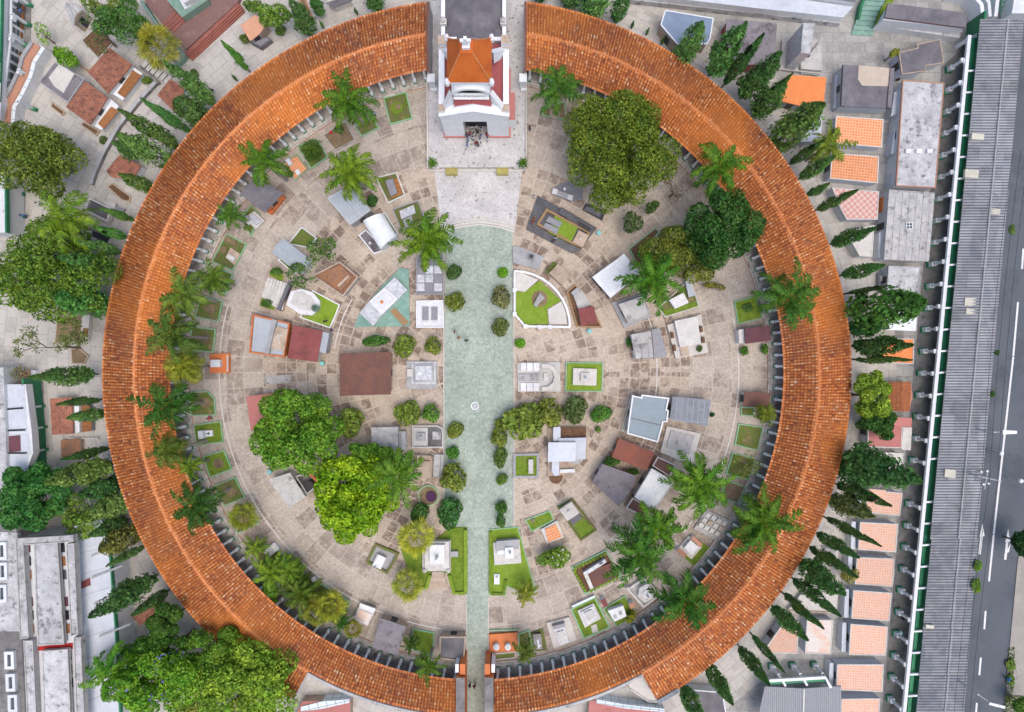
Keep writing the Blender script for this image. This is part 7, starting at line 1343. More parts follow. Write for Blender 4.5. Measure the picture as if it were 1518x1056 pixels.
# ---------------------------------------------------------------- palms
def palm_mesh(seed, nf=20, L=4.1, e_hi=1.2, e_lo=-0.5, bend=1.3, lw=0.155, ll=0.74, pairs=30):
    rng = random.Random(seed); V = []; F = []
    def quad(a, b, c, d):
        i = len(V); V.extend([a, b, c, d]); F.append((i, i+1, i+2, i+3))
    for f in range(nf):
        az = 2*pi*f*0.382+rng.uniform(-0.3, 0.3); e = e_lo+(e_hi-e_lo)*((f+0.5)/nf)+rng.uniform(-0.15, 0.15); Lf = L*rng.uniform(0.8, 1.12)*(0.72 if e > 0.85 else 1)
        p = Vector((0, 0, 0)); st = Lf/pairs; tw = rng.uniform(-0.7, 0.7); sway = rng.uniform(-0.5, 0.5); fl = rng.uniform(0.85, 1.15)
        for j in range(pairs+1):
            t = j/pairs; a = az+sway*t*t; hd = Vector((cos(a), sin(a), 0)); side = Vector((-sin(a), cos(a), 0))
            ang = e-bend*t*(0.6+0.6*t); d = hd*cos(ang)+Vector((0, 0, sin(ang))); up = (-hd*sin(ang)+Vector((0, 0, cos(ang)))); q = p+d*st
            r = 0.05*(1-t)+0.012; quad(p-side*r, p+side*r, q+side*r*0.9, q-side*r*0.9)
            if t > 0.12:
                l0 = ll*fl*(sin(pi*min(1, t*0.86+0.12))**0.7+0.12)
                for sgn in (-1, 1):
                    if rng.random() < 0.1: continue
                    l = l0*rng.uniform(0.6, 1.25); ld = (side*sgn*0.8+d*(0.35+0.75*t+rng.uniform(-0.15, 0.2))+up*(0.3-0.6*rng.random()+tw*sgn*0.5)).normalized(); tip = p+ld*l-Vector((0, 0, (0.35+0.3*rng.random())*l)); m = p+ld*l*0.55
                    w = lw*0.5*rng.uniform(0.8, 1.3); wd = d*w; quad(p-wd*0.5, p+wd, m+wd, m-wd); quad(m-wd, m+wd, tip+wd*0.2, tip-wd*0.1)
            p = q
    V = np.array([tuple(v) for v in V]); c = npmesh('crown', V, np.array(F), None, 'frond'); me = c.data; bpy.data.objects.remove(c); return me

def fan_mesh(seed, nf=26, L=1.5, R0=1.05):
    rng = random.Random(seed); V = []; F = []
    for f in range(nf):
        az = 2*pi*f*0.382+rng.uniform(-0.2, 0.2); e = -0.5+1.75*(f+0.5)/nf; d = Vector((cos(az)*cos(e), sin(az)*cos(e), sin(e))); side = Vector((-sin(az), cos(az), 0)); up = d.cross(side)*-1
        p = d*L*rng.uniform(0.75, 1.05); i = len(V); w = side*0.03; V.extend([-w, w, p+w, p-w]); F.append((i, i+1, i+2, i+3))
        m = 13
        for k in range(m):
            a0 = -1.9+3.8*k/m; a1 = a0+3.8/m*0.8; am = (a0+a1)/2; R = R0*(0.75+0.25*cos(am*0.7))*rng.uniform(0.85, 1.1)
            q = lambda a, r: p+(d*cos(a)+side*sin(a))*r-Vector((0, 0, 0.28*r*r))+up*0.05*sin(k*3)
            i = len(V); V.extend([p, q(a0, R*0.55), q(am, R), q(a1, R*0.55)]); F.append((i, i+1, i+2, i+3))
    c = npmesh('crown', np.array([tuple(v) for v in V]), np.array(F), None, 'frond'); me = c.data; bpy.data.objects.remove(c); return me
PALM = [palm_mesh(1, 20), palm_mesh(2, 17), palm_mesh(3, 24), palm_mesh(4, 15, bend=1.1, ll=0.9), palm_mesh(5, 26, ll=1.0, lw=0.12, bend=1.7)]
DEAD = [palm_mesh(31, 3, e_hi=-0.5, e_lo=-1.0, L=2.6, ll=0.5), palm_mesh(32, 4, e_hi=-0.4, e_lo=-0.9, L=2.4, ll=0.45)]
FAN = [fan_mesh(1), fan_mesh(2, 32)]
mb = MB(); mb.tube((0, 0, 0), (0, 0, 0.06), 1.5, 1.05, 'palm_bark', 10, False).tube((0, 0, 0.06), (0, 0, 1), 1.05, 0.8, 'palm_bark', 10); PT = mb.build('trunk'); PTM = PT.data; bpy.data.objects.remove(PT)
def palm(label, cx, cy, r, h=10.5, v=0, color=(0.07, 0.19, 0.03), fan=False, group='feather palms inside the ring', name=None, rz=None):
    x, y = W2(cx, cy, h); i = palm.n; palm.n += 1; t = thing(name or ('fan_palm' if fan else 'palm_tree'), label, 'palm', (x, y, 0), group, rz if rz is not None else i*1.3)
    o = bpy.data.objects.new('trunk', PTM); COL.objects.link(o); o.parent = t; tr = 0.2 if h > 5 else 0.11; o.scale = (tr, tr, h)
    o = bpy.data.objects.new('crown', (FAN if fan else PALM)[v]); COL.objects.link(o); o.parent = t; o.location = (0, 0, h)
    s = r*0.1*(1-h/H)/(2.35 if fan else 3.55); o.scale = (s, s, s); rn = random.Random(i*3+1); f = rn.uniform(0.75, 1.25); f *= 1.0; o.color = (color[0]*f*1.2, color[1]*f*1.05, color[2]*f*0.5, 1)
    if not fan and h > 8 and i % 2 == 0:
        o = bpy.data.objects.new('dead_fronds', DEAD[i % 4 // 2]); COL.objects.link(o); o.parent = t; o.location = (0, 0, h-0.1); o.scale = (s, s, s); o.color = (0.3, 0.2, 0.09, 1)
    return t
palm.n = 0
G1, G2, G3, G4 = (0.075, 0.2, 0.025), (0.04, 0.12, 0.025), (0.16, 0.27, 0.035), (0.13, 0.19, 0.04)
palm('feather palm by the ring bed, closest palm to the church on the slate-roof side', 515, 150, 46, 9, 0, G1)
palm('feather palm over the slate-roofed orange mausoleum', 390, 240, 42, 9.5, 1, G1)
palm('yellow-green feather palm leaning over the grey metal roof', 520, 255, 46, 9, 2, (0.13, 0.25, 0.03))
palm('feather palm with a visible reddish trunk beside the forecourt and broad olive tree', 828, 131, 42, 9, 3, (0.05, 0.15, 0.03))
palm('feather palm overlapping the gallery roof behind the tall dark green tree', 1066, 246, 48, 11, 1, G1)
palm('feather palm at the head of the avenue beside the barrel-vaulted tomb', 632, 358, 50, 9.5, 2, (0.1, 0.22, 0.02))
palm('dark feather palm beside the clean white square roof', 969, 414, 50, 9, 0, (0.05, 0.16, 0.02))
palm('large feather palm lying over the east gallery roof above the dark purple roof', 1172, 442, 54, 11.5, 3, G2)
palm('dark spidery feather palm over the west gallery roof below the orange plinth', 245, 605, 48, 11, 3, (0.035, 0.12, 0.025))
palm('feather palm whose thick grey trunk leans over the lowest square bed', 287, 750, 46, 11.5, 1, G2)
palm('ragged feather palm on the west gallery beside the leaning-trunk bed', 252, 498, 50, 11, 1, (0.09, 0.18, 0.045))
palm('light feathery palm next above the ragged west palm', 272, 438, 42, 10, 3, (0.1, 0.19, 0.045))
palm('small light palm drooping over the shaded grass bed by the walk', 316, 415, 30, 7, 3, (0.08, 0.17, 0.03))
palm('small palm at the gallery columns next to the slate-roofed mausoleum', 340, 318, 24, 6, 0, (0.06, 0.17, 0.025))
palm('small feathery palm standing in the green-edged bed beside the orange grave', 462, 222, 20, 4, 4, (0.07, 0.16, 0.03))
palm('bushy pale palm on the west gallery just above the orange plinth', 270, 545, 36, 8, 4, (0.17, 0.22, 0.04))
palm('brushy pale green palm with fine fronds on the west gallery roof', 248, 669, 34, 11.5, 4, (0.1, 0.17, 0.04))
palm('small yellowish palm between the brushy palm and the thick-trunked palm', 281, 692, 22, 6, 0, (0.1, 0.19, 0.03))
palm('large feather palm over the south-east gallery roof', 1132, 776, 56, 11, 0, G1)
palm('large feather palm above the grid of small grave slabs', 1037, 720, 54, 9.5, 2, G1)
palm('feather palm beneath the streaked white roof with brown wings', 976, 786, 46, 9, 1, G1)
palm('dark heavy feather palm over the dotted-hedge tomb', 946, 822, 54, 10, 0, (0.045, 0.15, 0.025))
palm('dark feather palm crossing the south gallery roof by the basin tomb', 1016, 892, 52, 10.5, 3, (0.045, 0.16, 0.025))
palm('feather palm squeezed between the lime-green tree and the brownish stone tomb', 592, 706, 46, 12.2, 3, (0.075, 0.18, 0.03))
palm('small palm bent over the lowest gallery roof by the bright lawn bed', 634, 988, 26, 6, 3, (0.08, 0.18, 0.03))
palm('small yellow-green palm on the bare end of the long lawn', 780, 880, 20, 4, 0, (0.2, 0.26, 0.05))
palm('small dull palm standing in the weedy bed by the orange urn grave', 779, 966, 22, 4.5, 3, (0.1, 0.16, 0.04))
palm('small palm in the bed below the brown-red east roof', 1136, 614, 20, 5, 4, (0.15, 0.22, 0.04))
palm('tall light feather palm in the west yard between the two biggest trees', 95, 328, 52, 10, 3, (0.13, 0.26, 0.035), group='feather palms outside the ring', rz=2.0)
palm('bright feather palm at the foot of the white niche block', 162, 1003, 52, 9, 1, (0.07, 0.22, 0.02), group='feather palms outside the ring')
palm('yellow feathery palm beside the lilac ribbed tomb in the east row', 1228, 216, 36, 7, 3, (0.17, 0.27, 0.05), group='feather palms outside the ring')
palm('little potted-looking palm on the forecourt wall, barrel-vault side', 641, 241, 9, 1.6, 0, G1, group='small palms on the forecourt')
palm('little palm on the forecourt wall, broad olive tree side', 775, 241, 9, 1.6, 0, G1, group='small palms on the forecourt')
palm('dark drooping palm remnant at the edge of the bright lawn bed', 608, 955, 16, 3, 0, (0.05, 0.12, 0.03))
FG = 'fan palms inside the ring'
palm('round yellow fan palm beside the white stair monument', 616, 798, 31, 4, 0, (0.26, 0.32, 0.06), True, FG)
palm('star-shaped yellow fan palm on the lawn below the white stair monument', 604, 869, 26, 3, 1, (0.24, 0.31, 0.07), True, FG)
palm('yellowish fan palm beside the lowest square bed on the west walk', 361, 765, 25, 4, 0, (0.2, 0.27, 0.05), True, FG)
palm('yellowish big fan palm at the top of the stone steps by the brown plaza', 233, 68, 34, 6, 1, (0.23, 0.26, 0.05), True, 'fan palms outside the ring')
for i, (lb, x, y, r, f, c) in enumerate([('feathery bush palm at the upper end of the long south-west bed', 402, 850, 34, False, (0.11, 0.21, 0.03)), ('feathery bush palm against the walk kerb in the long south-west bed', 428, 846, 28, False, (0.1, 0.2, 0.03)), ('wide dark bush palm in the middle of the long south-west bed', 446, 880, 34, False, (0.09, 0.17, 0.03)),
        ('yellowish fan palm near the lower end of the long south-west bed', 490, 898, 28, True, (0.21, 0.26, 0.05)), ('second yellowish fan palm touching the gallery eave in the long south-west bed', 470, 905, 26, True, (0.2, 0.25, 0.05)), ('dark little palm at the lowest tip of the long south-west bed', 506, 922, 17, False, (0.04, 0.12, 0.03)),
        ('short light palm at the very top of the long south-west bed', 378, 812, 20, False, (0.14, 0.24, 0.04)), ('bright small palm over the gallery eave by the south-west bed', 395, 885, 22, False, (0.09, 0.2, 0.03)), ('yellow-green bush palm beside the worn orange slab tomb', 523, 932, 16, True, (0.2, 0.24, 0.04))]):
    palm(lb, x, y, r, 3.2, (0 if f else (0, 4, 2)[i % 3]), c, f, FG if f else 'bush palms in the south-west bed')

# ---------------------------------------------------------------- shrubs along the avenue and elsewhere
def shrub_mesh(seed, k=6, n=900):
    rng = np.random.default_rng(seed); bl = [(0, 0, 0.8, 0.78, 0.78, 0.8)]
    for i in range(k):
        a = rng.uniform(0, 6.28); bl.append((0.5*cos(a), 0.5*sin(a), rng.uniform(0.5, 1.2), 0.5, 0.5, 0.5))
    pos, nrm = crown_points(bl, n, rng, (0.75, 1.0)); V, F = leaves(pos, nrm, 0.26, rng); c = npmesh('crown', V, F, None, 'leaf'); me = c.data; bpy.data.objects.remove(c); return me
SHR = [shrub_mesh(200+i, 3+2*i, 1000) for i in range(4)]; BALL = [shrub_mesh(210, 0, 900)]
mb = MB(); mb.tube((0, 0, 0), (0, 0, 0.8), 0.08, 0.05, 'bark', 6); o = mb.build('stem'); STEM = o.data; bpy.data.objects.remove(o)
def shrub(label, cx, cy, rx, ry=None, color=(0.1, 0.17, 0.03), h=None, ball=False, group='shrubs along the avenue', z0=0):
    ry = ry or rx; h = h or min(3.0, rx*0.1*1.5); z0 = 0 if h < 4.5 else h-0.9; h = h if h < 4.5 else 0.9; x, y = W2(cx, cy, z0+h*0.5); i = shrub.n; shrub.n += 1; t = thing('shrub', label, 'shrub', (x, y, z0), group, 0)
    o = bpy.data.objects.new('stem', STEM); COL.objects.link(o); o.parent = t
    o = bpy.data.objects.new('crown', BALL[0] if ball else SHR[i % 4]); COL.objects.link(o); o.parent = t; o.scale = (rx*0.1, ry*0.1, h/1.7); o.color = (color[0]*1.5, color[1]*1.5, color[2]*1.3, 1)
    return t
shrub.n = 0
OL_, LG, BR, GY = (0.13, 0.165, 0.03), (0.14, 0.2, 0.035), (0.11, 0.27, 0.02), (0.13, 0.14, 0.06)
for a in [('dark spotted shrub on the avenue edge beside the feather palm', 673, 403, 12, 14, (0.05, 0.1, 0.03)), ('round olive shrub on the avenue beside the dark square-slab tomb', 673, 405, 4, 4, OL_), ('olive shrub on the avenue beside the white-rimmed two-slab tomb', 674, 447, 15, 16, OL_), ('olive shrub on the paving just below the white-rimmed two-slab tomb', 643, 513, 14, 14, OL_),
    ('larger olive shrub on the paving below the marble tomb', 600, 513, 18, 17, LG), ('long low green shrub below the point of the marble tomb', 557, 505, 21, 10, (0.06, 0.15, 0.03)),
    ('bright green ball shrub on the avenue across from the feather palm', 745, 404, 10, 10, BR, 1.6, True), ('grey-green shrub beside the quarter-circle lawn kerb', 744, 441, 16, 18, GY), ('spiky olive shrub on the avenue below the grey-green one', 742, 485, 14, 14, (0.11, 0.14, 0.04)), ('bright green ball shrub below the quarter-circle lawn', 771, 509, 10, 9, BR, 1.5, True),
    ('large olive tree-shrub beside the avenue near the half-round ring tomb', 776, 624, 30, 30, LG, 4), ('olive tree-shrub behind the stepped modernist tomb', 815, 612, 22, 22, OL_, 3.4), ('dark leafy tree-shrub above the stepped modernist tomb, third from the avenue', 853, 607, 20, 21, (0.08, 0.12, 0.04), 3.2), ('fresh green tree-shrub furthest from the avenue in the row of four', 891, 613, 17, 15, (0.07, 0.17, 0.03), 2.6),
    ('olive shrub on the paving beside the stepped pyramid tomb', 604, 612, 20, 21, LG, 2.8), ('greener shrub at the avenue kerb beneath the stepped pyramid tomb', 640, 613, 15, 14, (0.09, 0.19, 0.03), 2.4), ('olive shrub merging with the big fresh-green tree', 519, 626, 22, 22, LG, 3),
    ('olive shrub on the avenue beside the black and white tomb', 675, 637, 13, 15, OL_), ('small green ball shrub on the avenue below the black and white tomb', 671, 671, 10, 11, (0.07, 0.19, 0.03), 1.8), ('large olive round shrub on the avenue near the purple-plant bed', 674, 708, 22, 22, OL_, 3.4), ('big dark green shrub on the avenue at the lawn corner', 667, 760, 20, 24, (0.04, 0.12, 0.03), 3.2), ('dark shrub leaning over the purple-plant bed', 622, 760, 14, 18, (0.05, 0.12, 0.025), 3),
    ('upper shrub of the dark hedge clump on the avenue below the manhole', 746, 628, 13, 12, OL_, 2), ('tall middle shrub of the dark hedge clump on the avenue', 741, 648, 14, 16, OL_, 2.2), ('lower shrub of the dark hedge clump on the avenue', 742, 678, 11, 16, (0.08, 0.14, 0.03), 2), ('small round shrub on the avenue below the dark hedge clump', 744, 710, 9, 10, (0.09, 0.16, 0.03), 1.6), ('long upright shrub on the avenue with tiny blue flowers above the long lawn', 743, 752, 9, 11, (0.06, 0.15, 0.03), 2), ('lower half of the long shrub by the kerb above the long lawn', 743, 772, 8, 11, (0.06, 0.14, 0.03), 1.9)]:
    if a[0].startswith('round olive shrub on the avenue beside the dark'): continue
    shrub(*a)
OG = 'garden shrubs among the graves'
for a in [('dark green rounded shrub beside the grey metal roof', 552, 298, 9, 9, (0.04, 0.12, 0.03)), ('bushy green shrub on the dry garden bed by the orange grave', 430, 258, 7, 6, (0.07, 0.14, 0.03)), ('clipped green block shrub on one side of the dark purple roof porch', 1103, 520, 6, 8, (0.08, 0.18, 0.03), 1.4), ('clipped green block shrub on the gallery side of the dark purple roof porch', 1134, 518, 6, 8, (0.08, 0.18, 0.03), 1.4),
    ('small potted plant on the cream tomb slab', 1037, 517, 5, 5, (0.09, 0.17, 0.03), 1.6), ('leafy gutter bush at the corner of the dark lilac roof', 908, 683, 14, 9, (0.06, 0.13, 0.03), 2.9), ('small leafy gutter bush along the dark lilac roof edge', 938, 699, 8, 5, (0.07, 0.14, 0.03), 2.8), ('small shrub in the triangular bed by the row of tree-shrubs', 887, 637, 5, 5, (0.1, 0.2, 0.04), 0.8),
    ('grass tuft bush at the corner of the streaked white roof', 1002, 713, 7, 6, (0.1, 0.18, 0.03), 1.2), ('potted plant beside the dark ribbed metal roof', 1056, 615, 4, 4, (0.04, 0.12, 0.03), 1), ('dark shrub squeezed beside the ribbed white mausoleum', 932, 507, 4, 9, (0.05, 0.13, 0.03), 1.2), ('green shrub with blue flowers above the marble steps', 411, 403, 11, 6, (0.07, 0.15, 0.03), 1), ('green shrub with pale flowers below the marble steps', 396, 450, 10, 6, (0.06, 0.13, 0.03), 1),
    ('young plant on the bed beside the small palm near the slate roof', 366, 338, 6, 5, (0.13, 0.2, 0.05), 0.7), ('small plant on the lawn bed facing the dark purple roof', 1108, 456, 8, 7, (0.08, 0.16, 0.04), 0.8), ('red-flowered rosette bush between the two church-side palms', 503, 192, 8, 7, (0.06, 0.13, 0.03), 0.8), ('low bush on the slab paving beside the lower planter mausoleum', 153, 208, 7, 6, (0.09, 0.13, 0.04), 0.9), ('small bush beside the steps and upper planter mausoleum', 218, 119, 8, 7, (0.09, 0.15, 0.03), 1),
    ('round bush beside the orange-roofed kiosk', 364, 57, 9, 8, (0.09, 0.13, 0.03), 1.2), ('low bush at the gallery end of the mossy kerb by the wide loose cypress', 288, 110, 8, 7, (0.07, 0.13, 0.03), 1), ('dark red potted shrub under the stepped dark grey roof', 1331, 113, 6, 7, (0.07, 0.03, 0.03), 1), ('weedy bush growing on the gutter of the corrugated walkway roof', 1450, 838, 6, 10, (0.1, 0.2, 0.02), 5.2), ('lower weedy bush on the gutter of the corrugated walkway roof', 1447, 868, 6, 12, (0.1, 0.2, 0.02), 5.2),
    ('small weed on the road side eave of the walkway near the top skylight patches', 1500, 341, 5, 8, (0.1, 0.17, 0.04), 4.8), ('tiny weed on the road side eave of the walkway, mid height', 1478, 523, 4, 4, (0.06, 0.14, 0.04), 4.8), ('tiny weed on the walkway eave next to the utility pole', 1471, 584, 3, 6, (0.07, 0.16, 0.04), 4.8), ('roadside weed clump on the pavement beside the rubbish', 1498, 985, 7, 10, (0.12, 0.2, 0.04), 0.8), ('second roadside weed clump further along the pavement', 1499, 1008, 6, 9, (0.1, 0.19, 0.03), 0.8), ('small bush beside the narrow cypress in the bed by the brown pole', 416, 45, 9, 8, (0.08, 0.16, 0.03), 1)]:
    shrub(*(a+(None,)*(6-len(a)) if len(a) < 6 else a), group=OG) if len(a) >= 6 else shrub(*a, group=OG)
mb = MB(); rngp = np.random.default_rng(9)
def grass_patch(name, polys, n, seed):
    g = np.random.default_rng(seed); P = []
    for poly in polys:
        p = np.array(ccw(WP(poly))); lo, hi = p.min(0), p.max(0); q = g.uniform(lo, hi, (n, 2)); ins = np.ones(len(q), bool)
        for i in range(len(p)):
            a, b = p[i], p[(i+1) % len(p)]; ins &= ((b[0]-a[0])*(q[:, 1]-a[1])-(b[1]-a[1])*(q[:, 0]-a[0])) > 0
        P.append(q[ins])
    P = np.concatenate(P); pos = np.c_[P, np.full(len(P), 0.2)]; nr = unit(g, len(P))*0.8+np.array([0, 0, 0.6]); nr /= np.linalg.norm(nr, axis=1, keepdims=True)
    V, F = leaves(pos, nr, 0.22, g); o = npmesh(name, V, F, None, 'leaf'); o['kind'] = 'stuff'; o.color = (0.13, 0.19, 0.04, 1)
grass_patch('roadside_grass', [[(1493, 960), (1503, 958), (1500, 1040), (1490, 1040)], [(1488, 1030), (1520, 1030), (1518, 1060), (1486, 1060)]], 700, 5)

def litter(name, spots, seed, cols):
    g = np.random.default_rng(seed); P = []
    for x, y, r, n in spots:
        c = np.array(W2(x, y)); q = c+g.normal(size=(n, 2))*r*0.05; P.append(q)
    P = np.concatenate(P); pos = np.c_[P, np.full(len(P), 0.085)]; nr = unit(g, len(P))*0.25+np.array([0, 0, 1.0]); nr /= np.linalg.norm(nr, axis=1, keepdims=True)
    V, F = leaves(pos, nr, 0.16, g); o = npmesh(name, V, F, None, 'leaf'); o['kind'] = 'stuff'; o.color = (*cols, 1)
litter('fallen_leaves', [(900, 300, 90, 260), (1000, 330, 80, 260), (1060, 390, 60, 120), (440, 690, 70, 180), (540, 800, 60, 160), (600, 720, 50, 120), (690, 470, 60, 60), (735, 560, 60, 70), (660, 690, 50, 90), (740, 690, 40, 90), (800, 640, 50, 120), (620, 640, 50, 100), (500, 420, 40, 80), (1000, 760, 70, 140), (420, 860, 60, 120), (150, 250, 70, 140), (140, 470, 70, 180), (130, 700, 70, 150), (1250, 620, 60, 160), (1200, 220, 70, 160), (1220, 850, 70, 120)], 12, (0.2, 0.13, 0.06))
# ================================================================ people and small things
def body_mesh(seed, stride=0.0, arms=0.12):
    me = bpy.data.meshes.new('body'); v = []; e = []; r = []
    def add(p, rad, par=None):
        v.append(p); r.append(rad); i = len(v)-1
        if par is not None: e.append((par, i))
        return i
    pel = add((0, 0, 0.95), 0.15); ch1 = add((0, 0, 1.18), 0.14, pel); ch2 = add((0, 0, 1.38), 0.16, ch1); nk = add((0, 0, 1.5), 0.06, ch2); hd = add((0, 0.02, 1.6), 0.09, nk); add((0, 0.01, 1.7), 0.085, hd)
    for s in (-1, 1):
        hip = add((s*0.1, 0, 0.88), 0.1, pel); kn = add((s*0.11, s*stride*0.5+0.02, 0.48), 0.065, hip); an = add((s*0.11, s*stride, 0.08), 0.045, kn); add((s*0.12, s*stride+0.16, 0.04), 0.04, an)
        sh = add((s*0.19, 0, 1.4), 0.065, ch2); el = add((s*(0.22+arms), -s*stride*0.3, 1.13), 0.045, sh); wr = add((s*(0.2+arms), 0.1-s*stride*0.4, 0.9), 0.032, el); pm = add((s*(0.2+arms), 0.12-s*stride*0.4, 0.83), 0.035, wr)
        for k, (dx, L) in enumerate(((-0.03, 0.075), (-0.01, 0.09), (0.012, 0.085), (0.032, 0.065))): add((s*(0.2+arms)+dx, 0.135-s*stride*0.4+0.01*k, 0.83-L), 0.01, pm)
        add((s*(0.2+arms)-s*0.05, 0.17-s*stride*0.4, 0.82), 0.011, pm)
    me.from_pydata(v, e, []); o = bpy.data.objects.new('tmp', me); COL.objects.link(o); m = o.modifiers.new('skin', 'SKIN'); o.modifiers.new('sub', 'SUBSURF').levels = 1
    for i, d in enumerate(me.skin_vertices[0].data): d.radius = (r[i], r[i]); d.use_root = (i == 0)
    dg = bpy.context.evaluated_depsgraph_get(); bm = bpy.data.meshes.new_from_object(o.evaluated_get(dg)); bpy.data.objects.remove(o); bm.name = 'body'
    for nme in ('cloth_top', 'cloth_leg', 'skin'): bm.materials.append(MAT[nme])
    for p in bm.polygons:
        c = p.center; p.material_index = 2 if (c.z > 1.47 or (abs(c.x) > 0.25 and c.z < 1.15) or c.z < 0.0) else (1 if c.z < 0.97 and abs(c.x) < 0.27 else 0); p.use_smooth = True
    return bm
BODY = [body_mesh(1, 0.0), body_mesh(2, 0.16, 0.06), body_mesh(3, 0.1, 0.2)]
mb = MB(); mb.lathe(0, 0.0, [(0.1, 1.6), (0.115, 1.68), (0.1, 1.76), (0.05, 1.81), (0, 1.82)], 'hair', 10); o = mb.build('hair', smooth=True); HAIR = o.data; bpy.data.objects.remove(o)
def person(label, x, y, color, ang=0, v=0, group=None, z=0):
    p = W2(x, y, z); t = thing('person', label, 'person', (p[0], p[1], z), group, radians(ang))
    b = bpy.data.objects.new('body', BODY[v]); COL.objects.link(b); b.parent = t; b.color = (*color, 1)
    h = bpy.data.objects.new('hair', HAIR); COL.objects.link(h); h.parent = t
    return t
WHT, BLK, BLU, RED, PNK, ORG, NAV = (0.7, 0.7, 0.72), (0.02, 0.02, 0.025), (0.06, 0.2, 0.5), (0.5, 0.03, 0.05), (0.65, 0.3, 0.35), (0.75, 0.2, 0.05), (0.03, 0.04, 0.09)
CGp = 'people gathered at the church door'; k = 0
for x, y, c, what in ((699, 193, WHT, 'in a white shirt just inside the church doorway on one side'), (706, 192, WHT, 'in a white shirt in the middle of the church doorway'), (714, 195, WHT, 'in a white shirt at the edge of the church doorway'), (692, 203, NAV, 'in navy at the outer side of the door crowd near the wall'), (697, 201, RED, 'in red at the back of the door crowd'), (703, 202, WHT, 'in white in the middle of the door crowd'), (708, 199, BLK, 'in black near the door jamb in the crowd'), (713, 205, BLU, 'in a blue top inside the door crowd'), (694, 209, BLU, 'in blue at the front corner of the door crowd'), (701, 208, WHT, 'in a pale shirt at the front of the door crowd'), (706, 215, RED, 'in red standing foremost on the forecourt'), (712, 211, WHT, 'in white beside the person in blue at the front'), (722, 203, RED, 'in dark red at the right end of the door crowd'), (723, 210, WHT, 'in white a little apart from the door crowd'), (693, 217, BLU, 'in blue walking away from the door crowd'), (709, 217, NAV, 'in navy beside the foremost person in red')):
    person('person '+what, x, y, c, k*57, k % 3, CGp, 0.55); k += 1
for lb, x, y, c, a, v in (('person in a pink shirt walking down the green avenue', 675, 492, PNK, 180, 1), ('person in orange between two others on the green avenue', 681, 501, ORG, 200, 1), ('person in dark blue walking on the green avenue', 692, 505, NAV, 190, 1), ('dark-clothed person beside the fan-shaped lawn', 485, 477, BLK, 30, 0), ('person in purple and dark at the tip of the fan-shaped lawn', 494, 490, (0.12, 0.04, 0.16), 80, 1),
        ('person in red sitting-side at the end of the black granite tomb', 789, 331, RED, 90, 0), ('person in orange-red beside the black granite tomb end', 791, 327, ORG, 60, 2), ('person in white beside the black granite tomb lawn', 823, 355, WHT, 10, 0), ('person in navy next to the one in white at the granite tomb', 819, 359, NAV, 200, 2), ('person in white at the corner of the black granite tomb nearest the forecourt', 791, 294, WHT, 300, 0), ('dark-clothed person standing alone beside the forecourt wall near the palm', 785, 193, BLK, 120, 0),
        ('person in dark walking through the avenue gate', 697, 1011, NAV, 170, 1), ('person in dark red walking through the avenue gate', 704, 1012, (0.2, 0.03, 0.05), 180, 1), ('person in red and blue between two square west beds', 315, 619, RED, 90, 2), ('person in pink-purple among the east gallery columns', 1154, 616, (0.4, 0.08, 0.25), 90, 0), ('person in black among the east gallery columns', 1151, 632, BLK, 20, 0),
        ('person in blue and white by the niches at the top corner', 38, 22, BLU, 40, 0), ('person in dark at the gallery wall by the small brown-tiled roof', 318, 138, NAV, 20, 1), ('person in white in front of the niche gallery near the bushy west palm', 64, 304, WHT, 60, 0), ('person in blue in front of the niche gallery near the bushy west palm', 42, 322, BLU, 20, 2), ('person in black and white on the walkway side of the fourth pink roof', 1333, 913, BLK, 30, 1), ('person in a blue top walking on the road', 1487, 1002, (0.05, 0.3, 0.75), 240, 2), ('person in navy behind the white walkway beam', 1400, 545, NAV, 0, 0), ('dark-clothed person at the church side by the nave', 749, 18, BLK, 90, 0), ('person in blue and orange beside the white pier of the east gallery end', 776, 114, (0.1, 0.25, 0.5), 40, 0), ('person in dark red under the gallery by the church-side palm', 598, 120, (0.15, 0.04, 0.05), 10, 0), ('person in pale blue beside the long bed under the church palm', 556, 172, (0.3, 0.5, 0.7), 10, 0)):
    person(lb, x, y, c, a, v)
# teal bins, manhole, lamp posts
for lb, x, y in (('teal bin beside the black granite tomb', 888, 345), ('teal bin below the wedge-shaped plot', 874, 491), ('teal bin beside the flat faded dark red roof', 477, 539), ('teal bin under the big fresh-green tree', 399, 700), ('teal bin among the east gallery columns', 1152, 590), ('teal bin at the walkway column below the plank roof', 1389, 390), ('teal bin at the walkway beam by the third pink roof', 1369, 869), ('teal bin beside a walkway column at the fourth pink roof', 1335, 939), ('teal bin at the corner of the corrugated canopy beam', 1222, 1010), ('teal bin behind the white beam next to the orange tile roof', 1446, 66)):
    p = W2(x, y, 0.9); t = thing('bin', lb, 'bin', (*p, 0), 'teal bins'); part(t, 'drum', MB().lathe(*p, [(0.24, 0), (0.3, 0.85), (0.33, 0.9)], 'teal_plastic', 16)); part(t, 'lid', MB().lathe(*p, [(0.34, 0.88), (0.32, 0.95), (0.15, 1.02), (0, 1.03)], 'tank_blue', 16))
p = W2(704, 602); t = thing('manhole', 'round white-rimmed manhole with crossbars in the green avenue', 'manhole', (*p, 0)); part(t, 'rim', MB().lathe(*p, [(0.6, 0.03), (0.58, 0.07), (0.45, 0.07), (0.43, 0.035)], 'white_clean', 28)); part(t, 'lid', MB().lathe(*p, [(0.43, 0.045), (0, 0.05)], 'stone_grey', 24))
part(t, 'bars', MB().box(p[0], p[1]+0.13, 0.05, 0.075, 0.45, 0.1, 0, 'white_clean').box(p[0], p[1]-0.13, 0.05, 0.075, 0.45, 0.1, 0, 'white_clean'))
